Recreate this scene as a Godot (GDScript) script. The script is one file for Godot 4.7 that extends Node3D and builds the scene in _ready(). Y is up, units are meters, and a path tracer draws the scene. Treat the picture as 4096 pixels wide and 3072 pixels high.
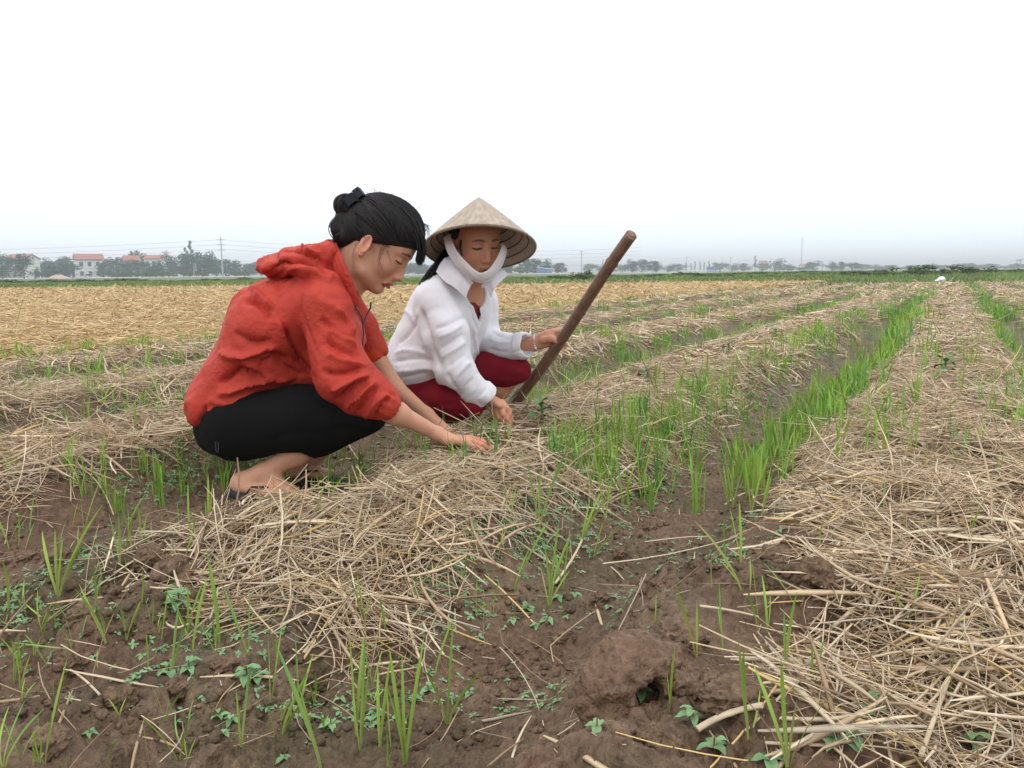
extends Node3D
# Two women squatting beside straw-mulched potato ridges on an overcast morning.
# Camera at the origin (0.60 m above the furrow), looking along -z.

const FOC := 805.0            # focal length in pixels of a 1024 x 768 picture
const CAM_H := 0.60
const ROW_TAN := 0.545        # the rows run away from the camera and to its side
const ROW_COS := 0.8781
const ROW_SIN := 0.4785
const SPACING := 1.077        # between ridge crests
const CREST_A := -1.089       # ridge the women work on
const RIDGE_H := 0.122

var cam_basis := Basis(Vector3.RIGHT, -atan(111.5 / 805.0)) * Basis(Vector3.BACK, -deg_to_rad(0.5))
var cam_pos := Vector3(0, CAM_H, 0)
var noise_a := FastNoiseLite.new()
var noise_b := FastNoiseLite.new()
var noise_c := FastNoiseLite.new()
var noise_r := FastNoiseLite.new()
var noise_w := FastNoiseLite.new()
var noise_cell := FastNoiseLite.new()
var M := {}
var used := {}


func _ready() -> void:
	setup_view()
	setup_noise()
	setup_materials()
	var jobs := start_people()
	build_ground()
	build_straw()
	build_grass()
	build_seedlings()
	build_foreground()
	build_background()
	finish_people(jobs)
	build_props()


func setup_view() -> void:
	var cam := Camera3D.new()
	cam.name = "camera"
	cam.fov = rad_to_deg(2.0 * atan(384.0 / FOC))
	cam.near = 0.05
	cam.far = 6000.0
	cam.transform = Transform3D(cam_basis, cam_pos)
	add_child(cam)
	var env := Environment.new()
	env.background_mode = Environment.BG_SKY
	var sm := ProceduralSkyMaterial.new()
	sm.sky_top_color = Color(0.985, 0.99, 1.0)
	sm.sky_horizon_color = Color(0.818, 0.852, 0.876)
	sm.sky_curve = 0.23
	sm.sky_energy_multiplier = 1.17
	sm.ground_bottom_color = Color(0.45, 0.43, 0.40)
	sm.ground_horizon_color = Color(0.818, 0.852, 0.876)
	sm.ground_energy_multiplier = 1.17
	sm.ground_curve = 0.02
	sm.sun_angle_max = 0.1
	var sky := Sky.new()
	sky.sky_material = sm
	env.sky = sky
	env.tonemap_mode = Environment.TONE_MAPPER_LINEAR
	env.tonemap_exposure = 1.2
	env.fog_enabled = true
	env.fog_density = 0.0013
	env.fog_light_color = Color(0.93, 0.955, 0.97)
	env.sdfgi_enabled = true
	env.ssao_enabled = true
	env.ssil_enabled = true
	var we := WorldEnvironment.new()
	we.name = "world_environment"
	we.environment = env
	add_child(we)
	var sun := DirectionalLight3D.new()
	sun.name = "sun"
	sun.light_energy = 0.3
	sun.light_angular_distance = 25.0
	sun.light_color = Color(1.0, 0.985, 0.96)
	sun.shadow_enabled = true
	sun.basis = Basis.looking_at(Vector3(0.25, -1.0, -0.35).normalized(), Vector3.FORWARD)
	add_child(sun)


func setup_noise() -> void:
	var k := 0
	for n in [noise_a, noise_b, noise_c, noise_w]:
		n.seed = 11 + k * 7
		n.noise_type = FastNoiseLite.TYPE_SIMPLEX_SMOOTH
		n.frequency = 1.0
		n.fractal_type = FastNoiseLite.FRACTAL_NONE
		k += 1
	noise_b.fractal_type = FastNoiseLite.FRACTAL_FBM
	noise_b.fractal_octaves = 4
	noise_b.fractal_gain = 0.55
	noise_r.seed = 91
	noise_r.noise_type = FastNoiseLite.TYPE_SIMPLEX_SMOOTH
	noise_r.frequency = 1.0
	noise_r.fractal_type = FastNoiseLite.FRACTAL_RIDGED
	noise_r.fractal_octaves = 3
	noise_cell.seed = 5
	noise_cell.noise_type = FastNoiseLite.TYPE_CELLULAR
	noise_cell.frequency = 1.0
	noise_cell.cellular_return_type = FastNoiseLite.RETURN_DISTANCE
	noise_cell.fractal_type = FastNoiseLite.FRACTAL_NONE


# ---------------------------------------------------------------- naming
func numbered(called: String) -> String:
	var k: int = used.get(called, 0)
	used[called] = k + 1
	return called if k == 0 else "%s_%03d" % [called, k]


func tag(o: Node, label: String, category: String, group := "", kind := "") -> Node:
	if label:
		o.set_meta("label", label)
	if category:
		o.set_meta("category", category)
	if group:
		o.set_meta("group", group)
	if kind:
		o.set_meta("kind", kind)
	return o


func base(called: String, at: Vector3, label: String, category: String, group := "") -> Node3D:
	var o := Node3D.new()
	o.name = numbered(called)
	o.position = at
	add_child(o)
	tag(o, label, category, group)
	return o


func part(called: String, mesh: Mesh, parent: Node, mat: Material = null) -> MeshInstance3D:
	var o := MeshInstance3D.new()
	o.name = called if parent != self else numbered(called)
	o.mesh = mesh
	if mat:
		o.material_override = mat
	parent.add_child(o, true)
	return o


# ---------------------------------------------------------------- pixels to places
func ray(px: float, py: float) -> Vector3:
	return cam_basis * Vector3((px - 512.0) / FOC, -(py - 384.0) / FOC, -1.0)


func P(px: float, py: float, depth: float) -> Vector3:
	var d := ray(px, py)
	return cam_pos + d * (depth / -d.z)


func to_px(p: Vector3) -> Vector2:
	var q := (p - cam_pos) * cam_basis
	return Vector2(512.0 + FOC * q.x / -q.z, 384.0 - FOC * q.y / -q.z)


func on_ground(px: float, py: float) -> Vector3:
	# where the view ray meets the terrain
	var d := ray(px, py)
	if d.y > -0.002:
		d.y = -0.002
	var t := 0.6
	var step := 0.03
	var last := t
	for i in 900:
		var p := cam_pos + d * t
		if p.y < height(p.x, p.z):
			var lo := last
			var hi := t
			for j in 12:
				var mid := (lo + hi) * 0.5
				var q := cam_pos + d * mid
				if q.y < height(q.x, q.z):
					hi = mid
				else:
					lo = mid
			return cam_pos + d * hi
		last = t
		t += step
		step = maxf(0.03, t * 0.012)
	return cam_pos + d * t


# ---------------------------------------------------------------- mesh builder
class MB:
	var v := PackedVector3Array()
	var n := PackedVector3Array()
	var c := PackedColorArray()
	var uv := PackedVector2Array()
	var i := PackedInt32Array()

	func add(p: Vector3, nn: Vector3, cc: Color, t := Vector2.ZERO) -> int:
		v.append(p)
		n.append(nn)
		c.append(cc)
		uv.append(t)
		return v.size() - 1

	func tri(a: Vector3, b: Vector3, d: Vector3, cc: Color) -> void:
		var nn := (d - a).cross(b - a).normalized()
		var s := add(a, nn, cc)
		add(b, nn, cc)
		add(d, nn, cc)
		i.append_array([s, s + 1, s + 2])

	func quad(a: Vector3, b: Vector3, d: Vector3, e: Vector3, cc: Color) -> void:
		# a, b, d, e clockwise seen from outside
		var nn := (d - a).cross(b - a).normalized()
		var s := add(a, nn, cc, Vector2(0, 0))
		add(b, nn, cc, Vector2(1, 0))
		add(d, nn, cc, Vector2(1, 1))
		add(e, nn, cc, Vector2(0, 1))
		i.append_array([s, s + 1, s + 2, s, s + 2, s + 3])

	func box(lo: Vector3, hi: Vector3, cc: Color) -> void:
		var p := []
		for k in 8:
			p.append(Vector3(hi.x if k & 1 else lo.x, hi.y if k & 2 else lo.y, hi.z if k & 4 else lo.z))
		quad(p[4], p[6], p[7], p[5], cc)
		quad(p[1], p[3], p[2], p[0], cc)
		quad(p[5], p[7], p[3], p[1], cc)
		quad(p[0], p[2], p[6], p[4], cc)
		quad(p[6], p[2], p[3], p[7], cc)
		quad(p[0], p[4], p[5], p[1], cc)

	func tube(pts: PackedVector3Array, rad: PackedFloat32Array, sides: int, cc: Color, flat := 1.0, side := Vector3.ZERO, capped := true, cend := Color(-1, 0, 0)) -> void:
		var m := pts.size()
		var s0 := v.size()
		var prev := side
		var c1 := cc if cend.r < 0.0 else cend
		for k in m:
			var t := (pts[mini(k + 1, m - 1)] - pts[maxi(k - 1, 0)]).normalized()
			if prev == Vector3.ZERO:
				prev = t.cross(Vector3.UP if absf(t.y) < 0.9 else Vector3.RIGHT)
			var a := (prev - t * prev.dot(t)).normalized()
			prev = a
			var b := t.cross(a)
			for q in sides:
				var g := TAU * q / sides
				var nn := a * cos(g) + b * sin(g) / flat
				add(pts[k] + (a * cos(g) + b * sin(g) * flat) * rad[k], nn.normalized(), cc.lerp(c1, float(k) / (m - 1)), Vector2(float(q) / sides, float(k) / (m - 1)))
		for k in m - 1:
			for q in sides:
				var p0 := s0 + k * sides + q
				var p1 := s0 + k * sides + (q + 1) % sides
				i.append_array([p0, p1 + sides, p1, p0, p0 + sides, p1 + sides])
		if capped:
			for e in 2:
				var k: int = 0 if e == 0 else m - 1
				var t := (pts[1] - pts[0]).normalized() * -1.0 if e == 0 else (pts[m - 1] - pts[m - 2]).normalized()
				var s := add(pts[k], t, cc if e == 0 else c1)
				for q in sides:
					add(v[s0 + k * sides + q], t, cc if e == 0 else c1)
				for q in sides:
					if e == 0:
						i.append_array([s, s + 1 + q, s + 1 + (q + 1) % sides])
					else:
						i.append_array([s, s + 1 + (q + 1) % sides, s + 1 + q])

	func blade(pts: PackedVector3Array, wid: PackedFloat32Array, side: Vector3, c0: Color, c1: Color, keel := 0.25) -> void:
		# a leaf folded along its midrib
		var m := pts.size()
		var s0 := v.size()
		for k in m:
			var t := (pts[mini(k + 1, m - 1)] - pts[maxi(k - 1, 0)]).normalized()
			var a := (side - t * side.dot(t)).normalized()
			var b := a.cross(t).normalized()
			var cc := c0.lerp(c1, float(k) / (m - 1))
			var w := wid[k] * 0.5
			add(pts[k] - a * w, (b - a * 0.4).normalized(), cc)
			add(pts[k] - b * w * keel, b, cc)
			add(pts[k] + a * w, (b + a * 0.4).normalized(), cc)
		for k in m - 1:
			var p := s0 + k * 3
			i.append_array([p, p + 4, p + 1, p, p + 3, p + 4, p + 1, p + 5, p + 2, p + 1, p + 4, p + 5])

	func append(o: MB, tr: Transform3D, tint := Color(1, 1, 1)) -> void:
		var s := v.size()
		for k in o.v.size():
			v.append(tr * o.v[k])
			n.append((tr.basis * o.n[k]).normalized())
			c.append(o.c[k] * tint)
			uv.append(o.uv[k])
		for k in o.i:
			i.append(s + k)

	func mesh(mat: Material = null) -> ArrayMesh:
		var am := ArrayMesh.new()
		if v.is_empty():
			return am
		var arr := []
		arr.resize(Mesh.ARRAY_MAX)
		arr[Mesh.ARRAY_VERTEX] = v
		arr[Mesh.ARRAY_NORMAL] = n
		arr[Mesh.ARRAY_COLOR] = c
		arr[Mesh.ARRAY_TEX_UV] = uv
		arr[Mesh.ARRAY_INDEX] = i
		am.add_surface_from_arrays(Mesh.PRIMITIVE_TRIANGLES, arr)
		if mat:
			am.surface_set_material(0, mat)
		return am


func smooth_mesh(b: MB) -> void:
	# normals from the faces, averaged over shared vertices
	var acc := PackedVector3Array()
	acc.resize(b.v.size())
	for t in range(0, b.i.size(), 3):
		var p := b.v[b.i[t]]
		var nn := (b.v[b.i[t + 2]] - p).cross(b.v[b.i[t + 1]] - p)
		acc[b.i[t]] += nn
		acc[b.i[t + 1]] += nn
		acc[b.i[t + 2]] += nn
	for k in acc.size():
		b.n[k] = acc[k].normalized()


# ---------------------------------------------------------------- materials
func srgb(r: float, g: float, b: float) -> Color:
	return Color(r, g, b).linear_to_srgb()


func noise_tex(freq: float, lo: Color, hi: Color, size := 512, oct := 5, seed_value := 1, normal := 0.0, type := FastNoiseLite.TYPE_SIMPLEX_SMOOTH, ridged := false) -> NoiseTexture2D:
	var nz := FastNoiseLite.new()
	nz.seed = seed_value
	nz.noise_type = type
	nz.frequency = freq
	nz.fractal_octaves = oct
	nz.fractal_gain = 0.6
	if ridged:
		nz.fractal_type = FastNoiseLite.FRACTAL_RIDGED
		nz.fractal_gain = 0.45
		nz.domain_warp_enabled = true
		nz.domain_warp_amplitude = 25.0
		nz.domain_warp_frequency = 0.01
	var t := NoiseTexture2D.new()
	t.width = size
	t.height = size
	t.seamless = true
	t.seamless_blend_skirt = 0.2
	t.noise = nz
	if normal > 0.0:
		t.as_normal_map = true
		t.bump_strength = normal
	else:
		var g := Gradient.new()
		g.set_color(0, lo)
		g.set_color(1, hi)
		t.color_ramp = g
	return t


func flat_mat(called: String, rough := 0.8, spec := 0.35) -> StandardMaterial3D:
	var m := StandardMaterial3D.new()
	m.resource_name = called
	m.vertex_color_use_as_albedo = true
	m.roughness = rough
	m.metallic_specular = spec
	m.cull_mode = BaseMaterial3D.CULL_DISABLED
	M[called] = m
	return m


func setup_materials() -> void:
	var m := flat_mat("soil", 0.62, 0.42)
	m.albedo_texture = noise_tex(0.03, Color(0.52, 0.50, 0.48), Color(1.0, 1.0, 1.0), 1024, 7, 3)
	m.uv1_triplanar = true
	m.uv1_world_triplanar = true
	m.uv1_scale = Vector3.ONE * 1.7
	m.roughness_texture = noise_tex(0.012, Color(0.6, 0.6, 0.6), Color(1, 1, 1), 512, 4, 9)
	m.roughness_texture_channel = BaseMaterial3D.TEXTURE_CHANNEL_RED
	m.roughness = 0.85
	m.heightmap_enabled = true
	m.heightmap_texture = noise_tex(0.03, Color(0, 0, 0), Color(1, 1, 1), 1024, 6, 21)
	m.heightmap_scale = 1.0
	m = flat_mat("straw", 0.75, 0.3)
	m = flat_mat("leaf", 0.55, 0.35)
	m.backlight_enabled = true
	m.backlight = Color(0.30, 0.38, 0.12)
	m = flat_mat("far_leaf", 0.8, 0.2)
	m = flat_mat("paint", 0.7, 0.35)
	m = flat_mat("skin", 0.52, 0.4)
	m.subsurf_scatter_enabled = true
	m.subsurf_scatter_strength = 0.03
	m.heightmap_enabled = true
	m.heightmap_texture = noise_tex(0.05, Color(0, 0, 0), Color(1, 1, 1), 512, 4, 33)
	m.uv1_triplanar = true
	m.uv1_scale = Vector3.ONE * 6.0
	m.heightmap_scale = 0.03
	m = flat_mat("hair", 0.5, 0.36)
	m = flat_mat("nylon", 0.6, 0.33)
	m.heightmap_enabled = true
	m.heightmap_texture = noise_tex(0.012, Color(0, 0, 0), Color(1, 1, 1), 1024, 2, 77, 0.0, FastNoiseLite.TYPE_SIMPLEX_SMOOTH, true)
	m.uv1_triplanar = true
	m.uv1_scale = Vector3.ONE * 2.6
	m.heightmap_scale = 0.22
	m = flat_mat("shirt_cloth", 0.85, 0.3)
	m.heightmap_enabled = true
	m.heightmap_texture = M.nylon.heightmap_texture
	m.uv1_triplanar = true
	m.uv1_scale = Vector3.ONE * 2.1
	m.heightmap_scale = 0.07
	m = flat_mat("cotton", 0.85, 0.3)
	m.rim_enabled = true
	m.rim = 0.15
	m.heightmap_enabled = true
	m.heightmap_texture = noise_tex(0.12, Color(0, 0, 0), Color(1, 1, 1), 512, 3, 41)
	m.uv1_triplanar = true
	m.uv1_scale = Vector3.ONE * 8.0
	m.heightmap_scale = 0.04
	m = flat_mat("dark_cotton", 0.95, 0.22)
	m = flat_mat("rubber", 0.7, 0.35)
	m = flat_mat("bamboo", 0.5, 0.4)
	m.albedo_texture = noise_tex(0.02, Color(0.62, 0.6, 0.58), Color(1, 1, 1), 512, 5, 51)
	m.uv1_triplanar = true
	m.uv1_scale = Vector3(14, 1.5, 14)
	m = flat_mat("palm_leaf", 0.6, 0.4)
	m = flat_mat("steel", 0.45, 0.5)
	m = flat_mat("bead", 0.12, 0.6)


# ---------------------------------------------------------------- the ground
func sstep(a: float, b: float, x: float) -> float:
	var t := clampf((x - a) / (b - a), 0.0, 1.0)
	return t * t * (3.0 - 2.0 * t)


func row_v(x: float, z: float) -> float:
	return (x + ROW_TAN * z) * ROW_COS + 0.05 * noise_a.get_noise_2d(x * 0.35, z * 0.35)


func ridge_index(v: float) -> int:
	return roundi((v - CREST_A) / SPACING)


# how much of a ridge stands here: 0 in a furrow, 1 on a crest
func ridge_amount(x: float, z: float) -> float:
	var v := row_v(x, z)
	var k := ridge_index(v)
	var zz := -z
	if k < -3:
		return 0.75 * sstep(-3.5, -3.66, (v - CREST_A) / SPACING)
	var t := absf(v - CREST_A - k * SPACING) / (SPACING * 0.5)
	var wob := 0.10 * noise_a.get_noise_2d(x * 1.7 + 9.0, z * 1.7)
	var a := 1.0 - sstep(0.34 + wob, 0.86 + wob * 0.5, t)
	a *= 1.0 - sstep(17.0, 21.0, zz + noise_a.get_noise_2d(x * 0.2, 3.0) * 2.0) * 0.8
	if k == 0:
		# the near end of the ridge the women work on
		var e := zz + 0.10 * noise_a.get_noise_2d(x * 2.3, z * 2.3 + 40.0) + x * 0.42
		a *= 0.12 + 0.88 * sstep(0.98, 1.38, e)
	elif k < 0:
		a *= 0.15 + 0.85 * sstep(1.25, 1.6, zz + 0.1 * noise_a.get_noise_2d(x * 2.0, z * 2.0))
	return a


func height(x: float, z: float) -> float:
	var zz := -z
	var a := ridge_amount(x, z)
	var h := RIDGE_H * a
	if zz < 30.0:
		h += 0.016 * noise_b.get_noise_2d(x * 2.2, z * 2.2) + 0.012 * a * noise_a.get_noise_2d(x * 6.0, z * 6.0)
	if zz < 9.0:
		var bare := 1.0 - a
		var near := 1.0 - sstep(5.0, 9.0, zz)
		# clods: rounded lumps with sharp gaps, fewer on the trodden furrow floor
		var v := row_v(x, z)
		var t := (v - CREST_A) / SPACING
		var floor_f := 1.0 - sstep(0.07, 0.22, absf(t - floorf(t) - 0.5))
		if t < 0.35 and t > -0.9:
			floor_f *= sstep(1.2, 1.7, zz)
		var rough := near * (1.0 - 0.75 * floor_f)
		var cell := noise_cell.get_noise_2d(x * 9.0 + 0.15 * noise_a.get_noise_2d(x * 20.0, z * 20.0) * 9.0, z * 9.0)
		h += rough * 0.034 * (-cell - 0.45) * (0.4 + 0.6 * noise_a.get_noise_2d(x * 3.1, z * 3.1 + 7.0))
		h += rough * (0.4 + 0.6 * bare) * 0.016 * noise_r.get_noise_2d(x * 4.5, z * 4.5)
		h += near * 0.013 * noise_b.get_noise_2d(x * 13.0, z * 13.0)
		h -= rough * (0.3 + 0.7 * bare) * 0.014 * sstep(0.35, 0.75, noise_r.get_noise_2d(x * 7.0 + 30.0, z * 7.0))
		h += near * (0.25 + 0.75 * bare) * 0.0065 * noise_b.get_noise_2d(x * 45.0, z * 45.0)
		# foreground: the headland in front of the ridge is lumpy
		h += 0.035 * (1.0 - sstep(1.3, 1.9, zz)) * (noise_a.get_noise_2d(x * 3.4 + 20.0, z * 3.4) + 0.3) * (1.0 - floor_f)
		h += lump(x, z, -0.50, -1.62, 0.17, 0.045) + lump(x, z, 0.26, -1.22, 0.11, 0.045) + lump(x, z, 0.38, -1.10, 0.10, 0.04)
		h += lump(x, z, 0.50, -1.62, 0.13, 0.05) + lump(x, z, -0.62, -1.22, 0.14, 0.05) + lump(x, z, -0.27, -1.20, 0.13, 0.03)
		# trodden flat where the women squat
		h = lerpf(h, minf(h, 0.004 + 0.25 * (h - 0.02)), foot_mask(x, z))
	elif zz > 36.0:
		h += lerpf(0.06, 0.26, sstep(2.0, 24.0, x)) * sstep(38.0, 47.0, zz + 2.0 * noise_a.get_noise_2d(x * 0.08, 1.0)) * sstep(-25.0, 5.0, x) * (1.0 - sstep(70.0, 110.0, zz))
	return h


func lump(x: float, z: float, cx: float, cz: float, r: float, amp: float) -> float:
	var d := Vector2(x - cx, z - cz).length() / r
	return amp * (1.0 - sstep(0.25, 1.0, d)) if d < 1.0 else 0.0


func foot_mask(x: float, z: float) -> float:
	return maxf(1.0 - sstep(0.19, 0.33, Vector2(x + 0.60, (z + 1.90) * 0.8).length()), 1.0 - sstep(0.12, 0.26, Vector2(x + 0.44, z + 2.26).length()))


func hand_mask(x: float, z: float) -> float:
	return maxf(1.0 - sstep(0.07, 0.15, Vector2((x + 0.10) * 0.7, z + 2.04).length()), 1.0 - sstep(0.04, 0.11, Vector2(x + 0.01, z + 2.38).length()))


func straw_cover(x: float, z: float) -> float:
	# 0 bare, 1 thick
	var zz := -z
	var v := row_v(x, z)
	var t := (v - CREST_A) / SPACING
	var k := roundi(t)
	var patch := noise_b.get_noise_2d(x * 1.3 + 31.0, z * 1.3)
	if t < -3.55:
		return (1.0 - sstep(33.0, 38.0, zz + 3.0 * noise_a.get_noise_2d(x * 0.1, 5.0))) * (1.0 if patch > -0.42 or zz > 14.0 else 0.35)
	var w := 0.27 + 0.07 * noise_a.get_noise_2d(x * 2.1, z * 2.1 + 13.0)
	if k == 0:
		w = 0.33 + 0.06 * noise_a.get_noise_2d(x * 2.1, z * 2.1 + 13.0)
		if t < 0.0 and zz < 3.0:
			# swept back from the women's feet
			w = lerpf(0.20 + 0.04 * noise_a.get_noise_2d(x * 4.0, z * 4.0), w, sstep(2.4, 3.0, zz))
	elif k >= 1:
		w += 0.05
	var f := t - k
	if k == 1 and f < 0.0:
		# the flank beside the wet furrow stays bare near the camera
		w = lerpf(0.08, w, sstep(0.9, 2.3, zz))
	var s := 1.0 - sstep(w - 0.05, w + 0.06, absf(f))
	if zz > 17.0:
		s = maxf(s, 0.75 * sstep(17.0, 20.0, zz)) * (1.0 - sstep(30.0, 36.0, zz))
	if k == 0:
		s *= sstep(0.98, 1.12, zz + x * 0.45 + 0.09 * noise_a.get_noise_2d(x * 3.1, z * 3.1 + 70.0))
	elif k < 0:
		s *= sstep(1.35, 1.65, zz + 0.1 * noise_a.get_noise_2d(x * 2.0, z * 2.0))
	elif k == 1:
		s *= sstep(0.66, 0.76, zz + 0.06 * noise_a.get_noise_2d(x * 3.0, z * 3.0))
		if x > 0.5 and zz > 1.4 and zz < 2.6 and t > 1.1 and patch > 0.05:
			s *= 0.25
	if patch < -0.36:
		s *= 0.3
	if k == 0 and zz < 3.0:
		s *= (1.0 - foot_mask(x, z))
	return s


func green_amount(x: float, z: float) -> float:
	# how grassy: furrow sides, the far headland
	var zz := -z
	var v := row_v(x, z)
	var t := (v - CREST_A) / SPACING
	if t < -3.55:
		return sstep(32.0, 37.0, zz + 3.0 * noise_a.get_noise_2d(x * 0.1, 5.0))
	var f := absf(t - floorf(t) - 0.5)
	var g := 1.0 - sstep(0.10, 0.26, f)
	return maxf(g, sstep(30.0, 36.0, zz))


func ground_color(x: float, z: float, h: float) -> Color:
	var zz := -z
	var wet := Color(0.180, 0.118, 0.072)
	var dry := Color(0.325, 0.220, 0.140)
	var red := Color(0.255, 0.152, 0.096)
	var nb := noise_b.get_noise_2d(x * 3.0 + 50.0, z * 3.0)
	var c := wet.lerp(dry, clampf(0.45 + 0.9 * nb, 0.0, 1.0))
	c = c.lerp(red, clampf(0.25 + 1.2 * noise_a.get_noise_2d(x * 1.6, z * 1.6 + 90.0), 0.0, 0.7))
	# thin algae film on the damp sides
	var moss := clampf(noise_b.get_noise_2d(x * 2.1, z * 2.1 + 33.0) * 1.6, 0.0, 0.5)
	c = c.lerp(Color(0.135, 0.112, 0.055), moss)
	if zz > 5.0:
		var far := sstep(5.0, 14.0, zz)
		var s := straw_cover(x, z)
		var t := (row_v(x, z) - CREST_A) / SPACING
		var straw := Color(0.46, 0.32, 0.155) if t < -3.55 else Color(0.42, 0.31, 0.20)
		c = c.lerp(straw * (0.85 + 0.35 * noise_b.get_noise_2d(x * 1.1, z * 1.1)), s * far * 0.9)
		var gr := green_amount(x, z) * (1.0 - s * 0.6)
		c = c.lerp(Color(0.150, 0.215, 0.060) * (1.0 + 0.4 * noise_b.get_noise_2d(x * 0.5, z * 0.5)), gr * far * 0.85)
	if zz > 60.0:
		c = c.lerp(Color(0.15, 0.215, 0.07), sstep(60.0, 90.0, zz))
	c.a = 1.0
	return c


func build_ground() -> void:
	# one sheet: fine where the camera is close, coarse toward the horizon
	var ang := PackedFloat32Array()
	var a := -PI
	while a < PI - 0.001:
		ang.append(a)
		var off := absf(a)
		a += 0.0024 if off < 0.74 else (0.02 if off < 1.1 else 0.12)
	var rad := PackedFloat32Array()
	var r := 0.3
	while r < 4500.0:
		rad.append(r)
		if r < 0.64:
			r += 0.04
		elif r < 5.0:
			r *= 1.0046
		elif r < 20.0:
			r *= 1.012
		elif r < 120.0:
			r *= 1.03
		else:
			r *= 1.25
	var b := MB.new()
	var na := ang.size()
	var nr := rad.size()
	b.add(Vector3(0, height(0, 0), 0), Vector3.UP, ground_color(0, 0, 0))
	for j in nr:
		for k in na:
			var x := sin(ang[k]) * rad[j]
			var z := -cos(ang[k]) * rad[j]
			var h := height(x, z)
			b.v.append(Vector3(x, h, z))
			b.n.append(Vector3.UP)
			b.c.append(ground_color(x, z, h))
			b.uv.append(Vector2.ZERO)
	for k in na:
		b.i.append_array([0, 1 + k, 1 + (k + 1) % na])
	var idx := PackedInt32Array()
	idx.resize((nr - 1) * na * 6)
	var w := 0
	for j in nr - 1:
		for k in na:
			var p0 := 1 + j * na + k
			var p1 := 1 + j * na + (k + 1) % na
			idx[w] = p0
			idx[w + 1] = p0 + na
			idx[w + 2] = p1 + na
			idx[w + 3] = p0
			idx[w + 4] = p1 + na
			idx[w + 5] = p1
			w += 6
	b.i.append_array(idx)
	smooth_mesh(b)
	var o := part("ground", b.mesh(M.soil), self)
	tag(o, "ridged field of damp brown soil reaching the horizon", "", "", "structure")


# ---------------------------------------------------------------- straw mulch and grasses
func straw_mesh(r: RandomNumberGenerator, kind: int, fat: float) -> ArrayMesh:
	# kind 0: round stalk, 1: flat leaf ribbon, 2: kinked stalk, 3: thin rachis
	var b := MB.new()
	var pts := PackedVector3Array()
	var rad := PackedFloat32Array()
	var dir := 0.0
	var lift := 0.0
	var p := Vector3(-0.5, 0, 0)
	var m := 6
	var bend := r.randfn(0.0, 0.05 if kind == 0 else 0.13)
	var hump := r.randf_range(-0.07, 0.12)
	var kink := r.randi_range(2, 4)
	for k in m:
		pts.append(p)
		var w := 0.5
		if kind == 1:
			w = 0.5 * pow(sin(PI * (0.06 + 0.88 * k / (m - 1))), 0.7)
		elif kind == 3:
			w = 0.5 * (1.0 - 0.5 * float(k) / m)
		elif k == 0 or k == m - 1:
			w = 0.36
		rad.append(w)
		dir += bend + r.randf_range(-0.06, 0.06)
		lift = hump * cos(PI * k / (m - 1)) + r.randf_range(-0.04, 0.04)
		if kind == 2 and k == kink:
			dir += r.randf_range(0.5, 1.2) * (1.0 if r.randf() < 0.5 else -1.0)
		p += Vector3(cos(dir), lift, sin(dir)) * (1.0 / (m - 1))
	var out := PackedVector3Array()
	for k in m:
		out.append(pts[k])
	var sides := 4 if kind == 1 else 3
	strip(b, out, rad, sides, 0.16 if kind == 1 else 0.8, fat * [0.0150, 0.042, 0.017, 0.009][kind] * r.randf_range(0.6, 1.4), r)
	return b.mesh(M.straw)


func strip(b: MB, pts: PackedVector3Array, rad: PackedFloat32Array, sides: int, flat: float, aspect: float, r: RandomNumberGenerator) -> void:
	# aspect: width over length
	var rr := PackedFloat32Array()
	for x in rad:
		rr.append(x * aspect)
	var tw := r.randf_range(-0.9, 0.9)
	b.tube(pts, rr, sides, Color(1, 1, 1), flat, Vector3(0, sin(tw), cos(tw)), false)


func straw_tint(r: RandomNumberGenerator, golden: float) -> Color:
	var q := r.randf()
	var c := Color(0.56, 0.43, 0.285)
	if q < 0.22:
		c = Color(0.70, 0.58, 0.415)
	elif q < 0.42:
		c = Color(0.40, 0.29, 0.185)
	elif q < 0.55:
		c = Color(0.52, 0.44, 0.335)
	elif q < 0.62:
		c = Color(0.26, 0.175, 0.11)
	elif q < 0.66:
		c = Color(0.62, 0.45, 0.20)
	if golden > 0.0:
		c = c.lerp(Color(0.66, 0.46, 0.20), golden)
	return c * r.randf_range(0.88, 1.2)


class Scatter:
	# several mesh variants, each one MultiMesh; instances collected first
	var meshes: Array = []
	var tr: Array = []
	var col: Array = []

	func _init(ms: Array) -> void:
		meshes = ms
		for m in ms:
			tr.append([])
			col.append([])

	func put(k: int, t: Transform3D, c: Color) -> void:
		tr[k].append(t)
		col[k].append(c)


func commit(s: Scatter, called: String, label: String, category: String, mat: Material) -> void:
	# one stuff object: the first variant carries the label, the others are parts of it
	var root: Node3D = Node3D.new()
	root.name = numbered(called)
	add_child(root)
	tag(root, label, category, "", "stuff")
	for k in s.meshes.size():
		var m := MultiMesh.new()
		m.transform_format = MultiMesh.TRANSFORM_3D
		m.use_colors = true
		m.mesh = s.meshes[k]
		m.instance_count = s.tr[k].size()
		if m.instance_count == 0:
			continue
		var where: Array = s.tr[k]
		var tint: Array = s.col[k]
		for j in where.size():
			m.set_instance_transform(j, where[j])
			m.set_instance_color(j, tint[j])
		var o := MultiMeshInstance3D.new()
		o.name = called + "_layer"
		o.multimesh = m
		o.material_override = mat
		tag(o, "", "", "", "stuff")
		root.add_child(o, true)


func slope_basis(x: float, z: float, e: float) -> Basis:
	var dx := (height(x + e, z) - height(x - e, z)) / (2.0 * e)
	var dz := (height(x, z + e) - height(x, z - e)) / (2.0 * e)
	var up := Vector3(-dx, 1, -dz).normalized()
	var xx := Vector3(1, dx, 0).normalized()
	return Basis(xx, up, xx.cross(up))


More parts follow.
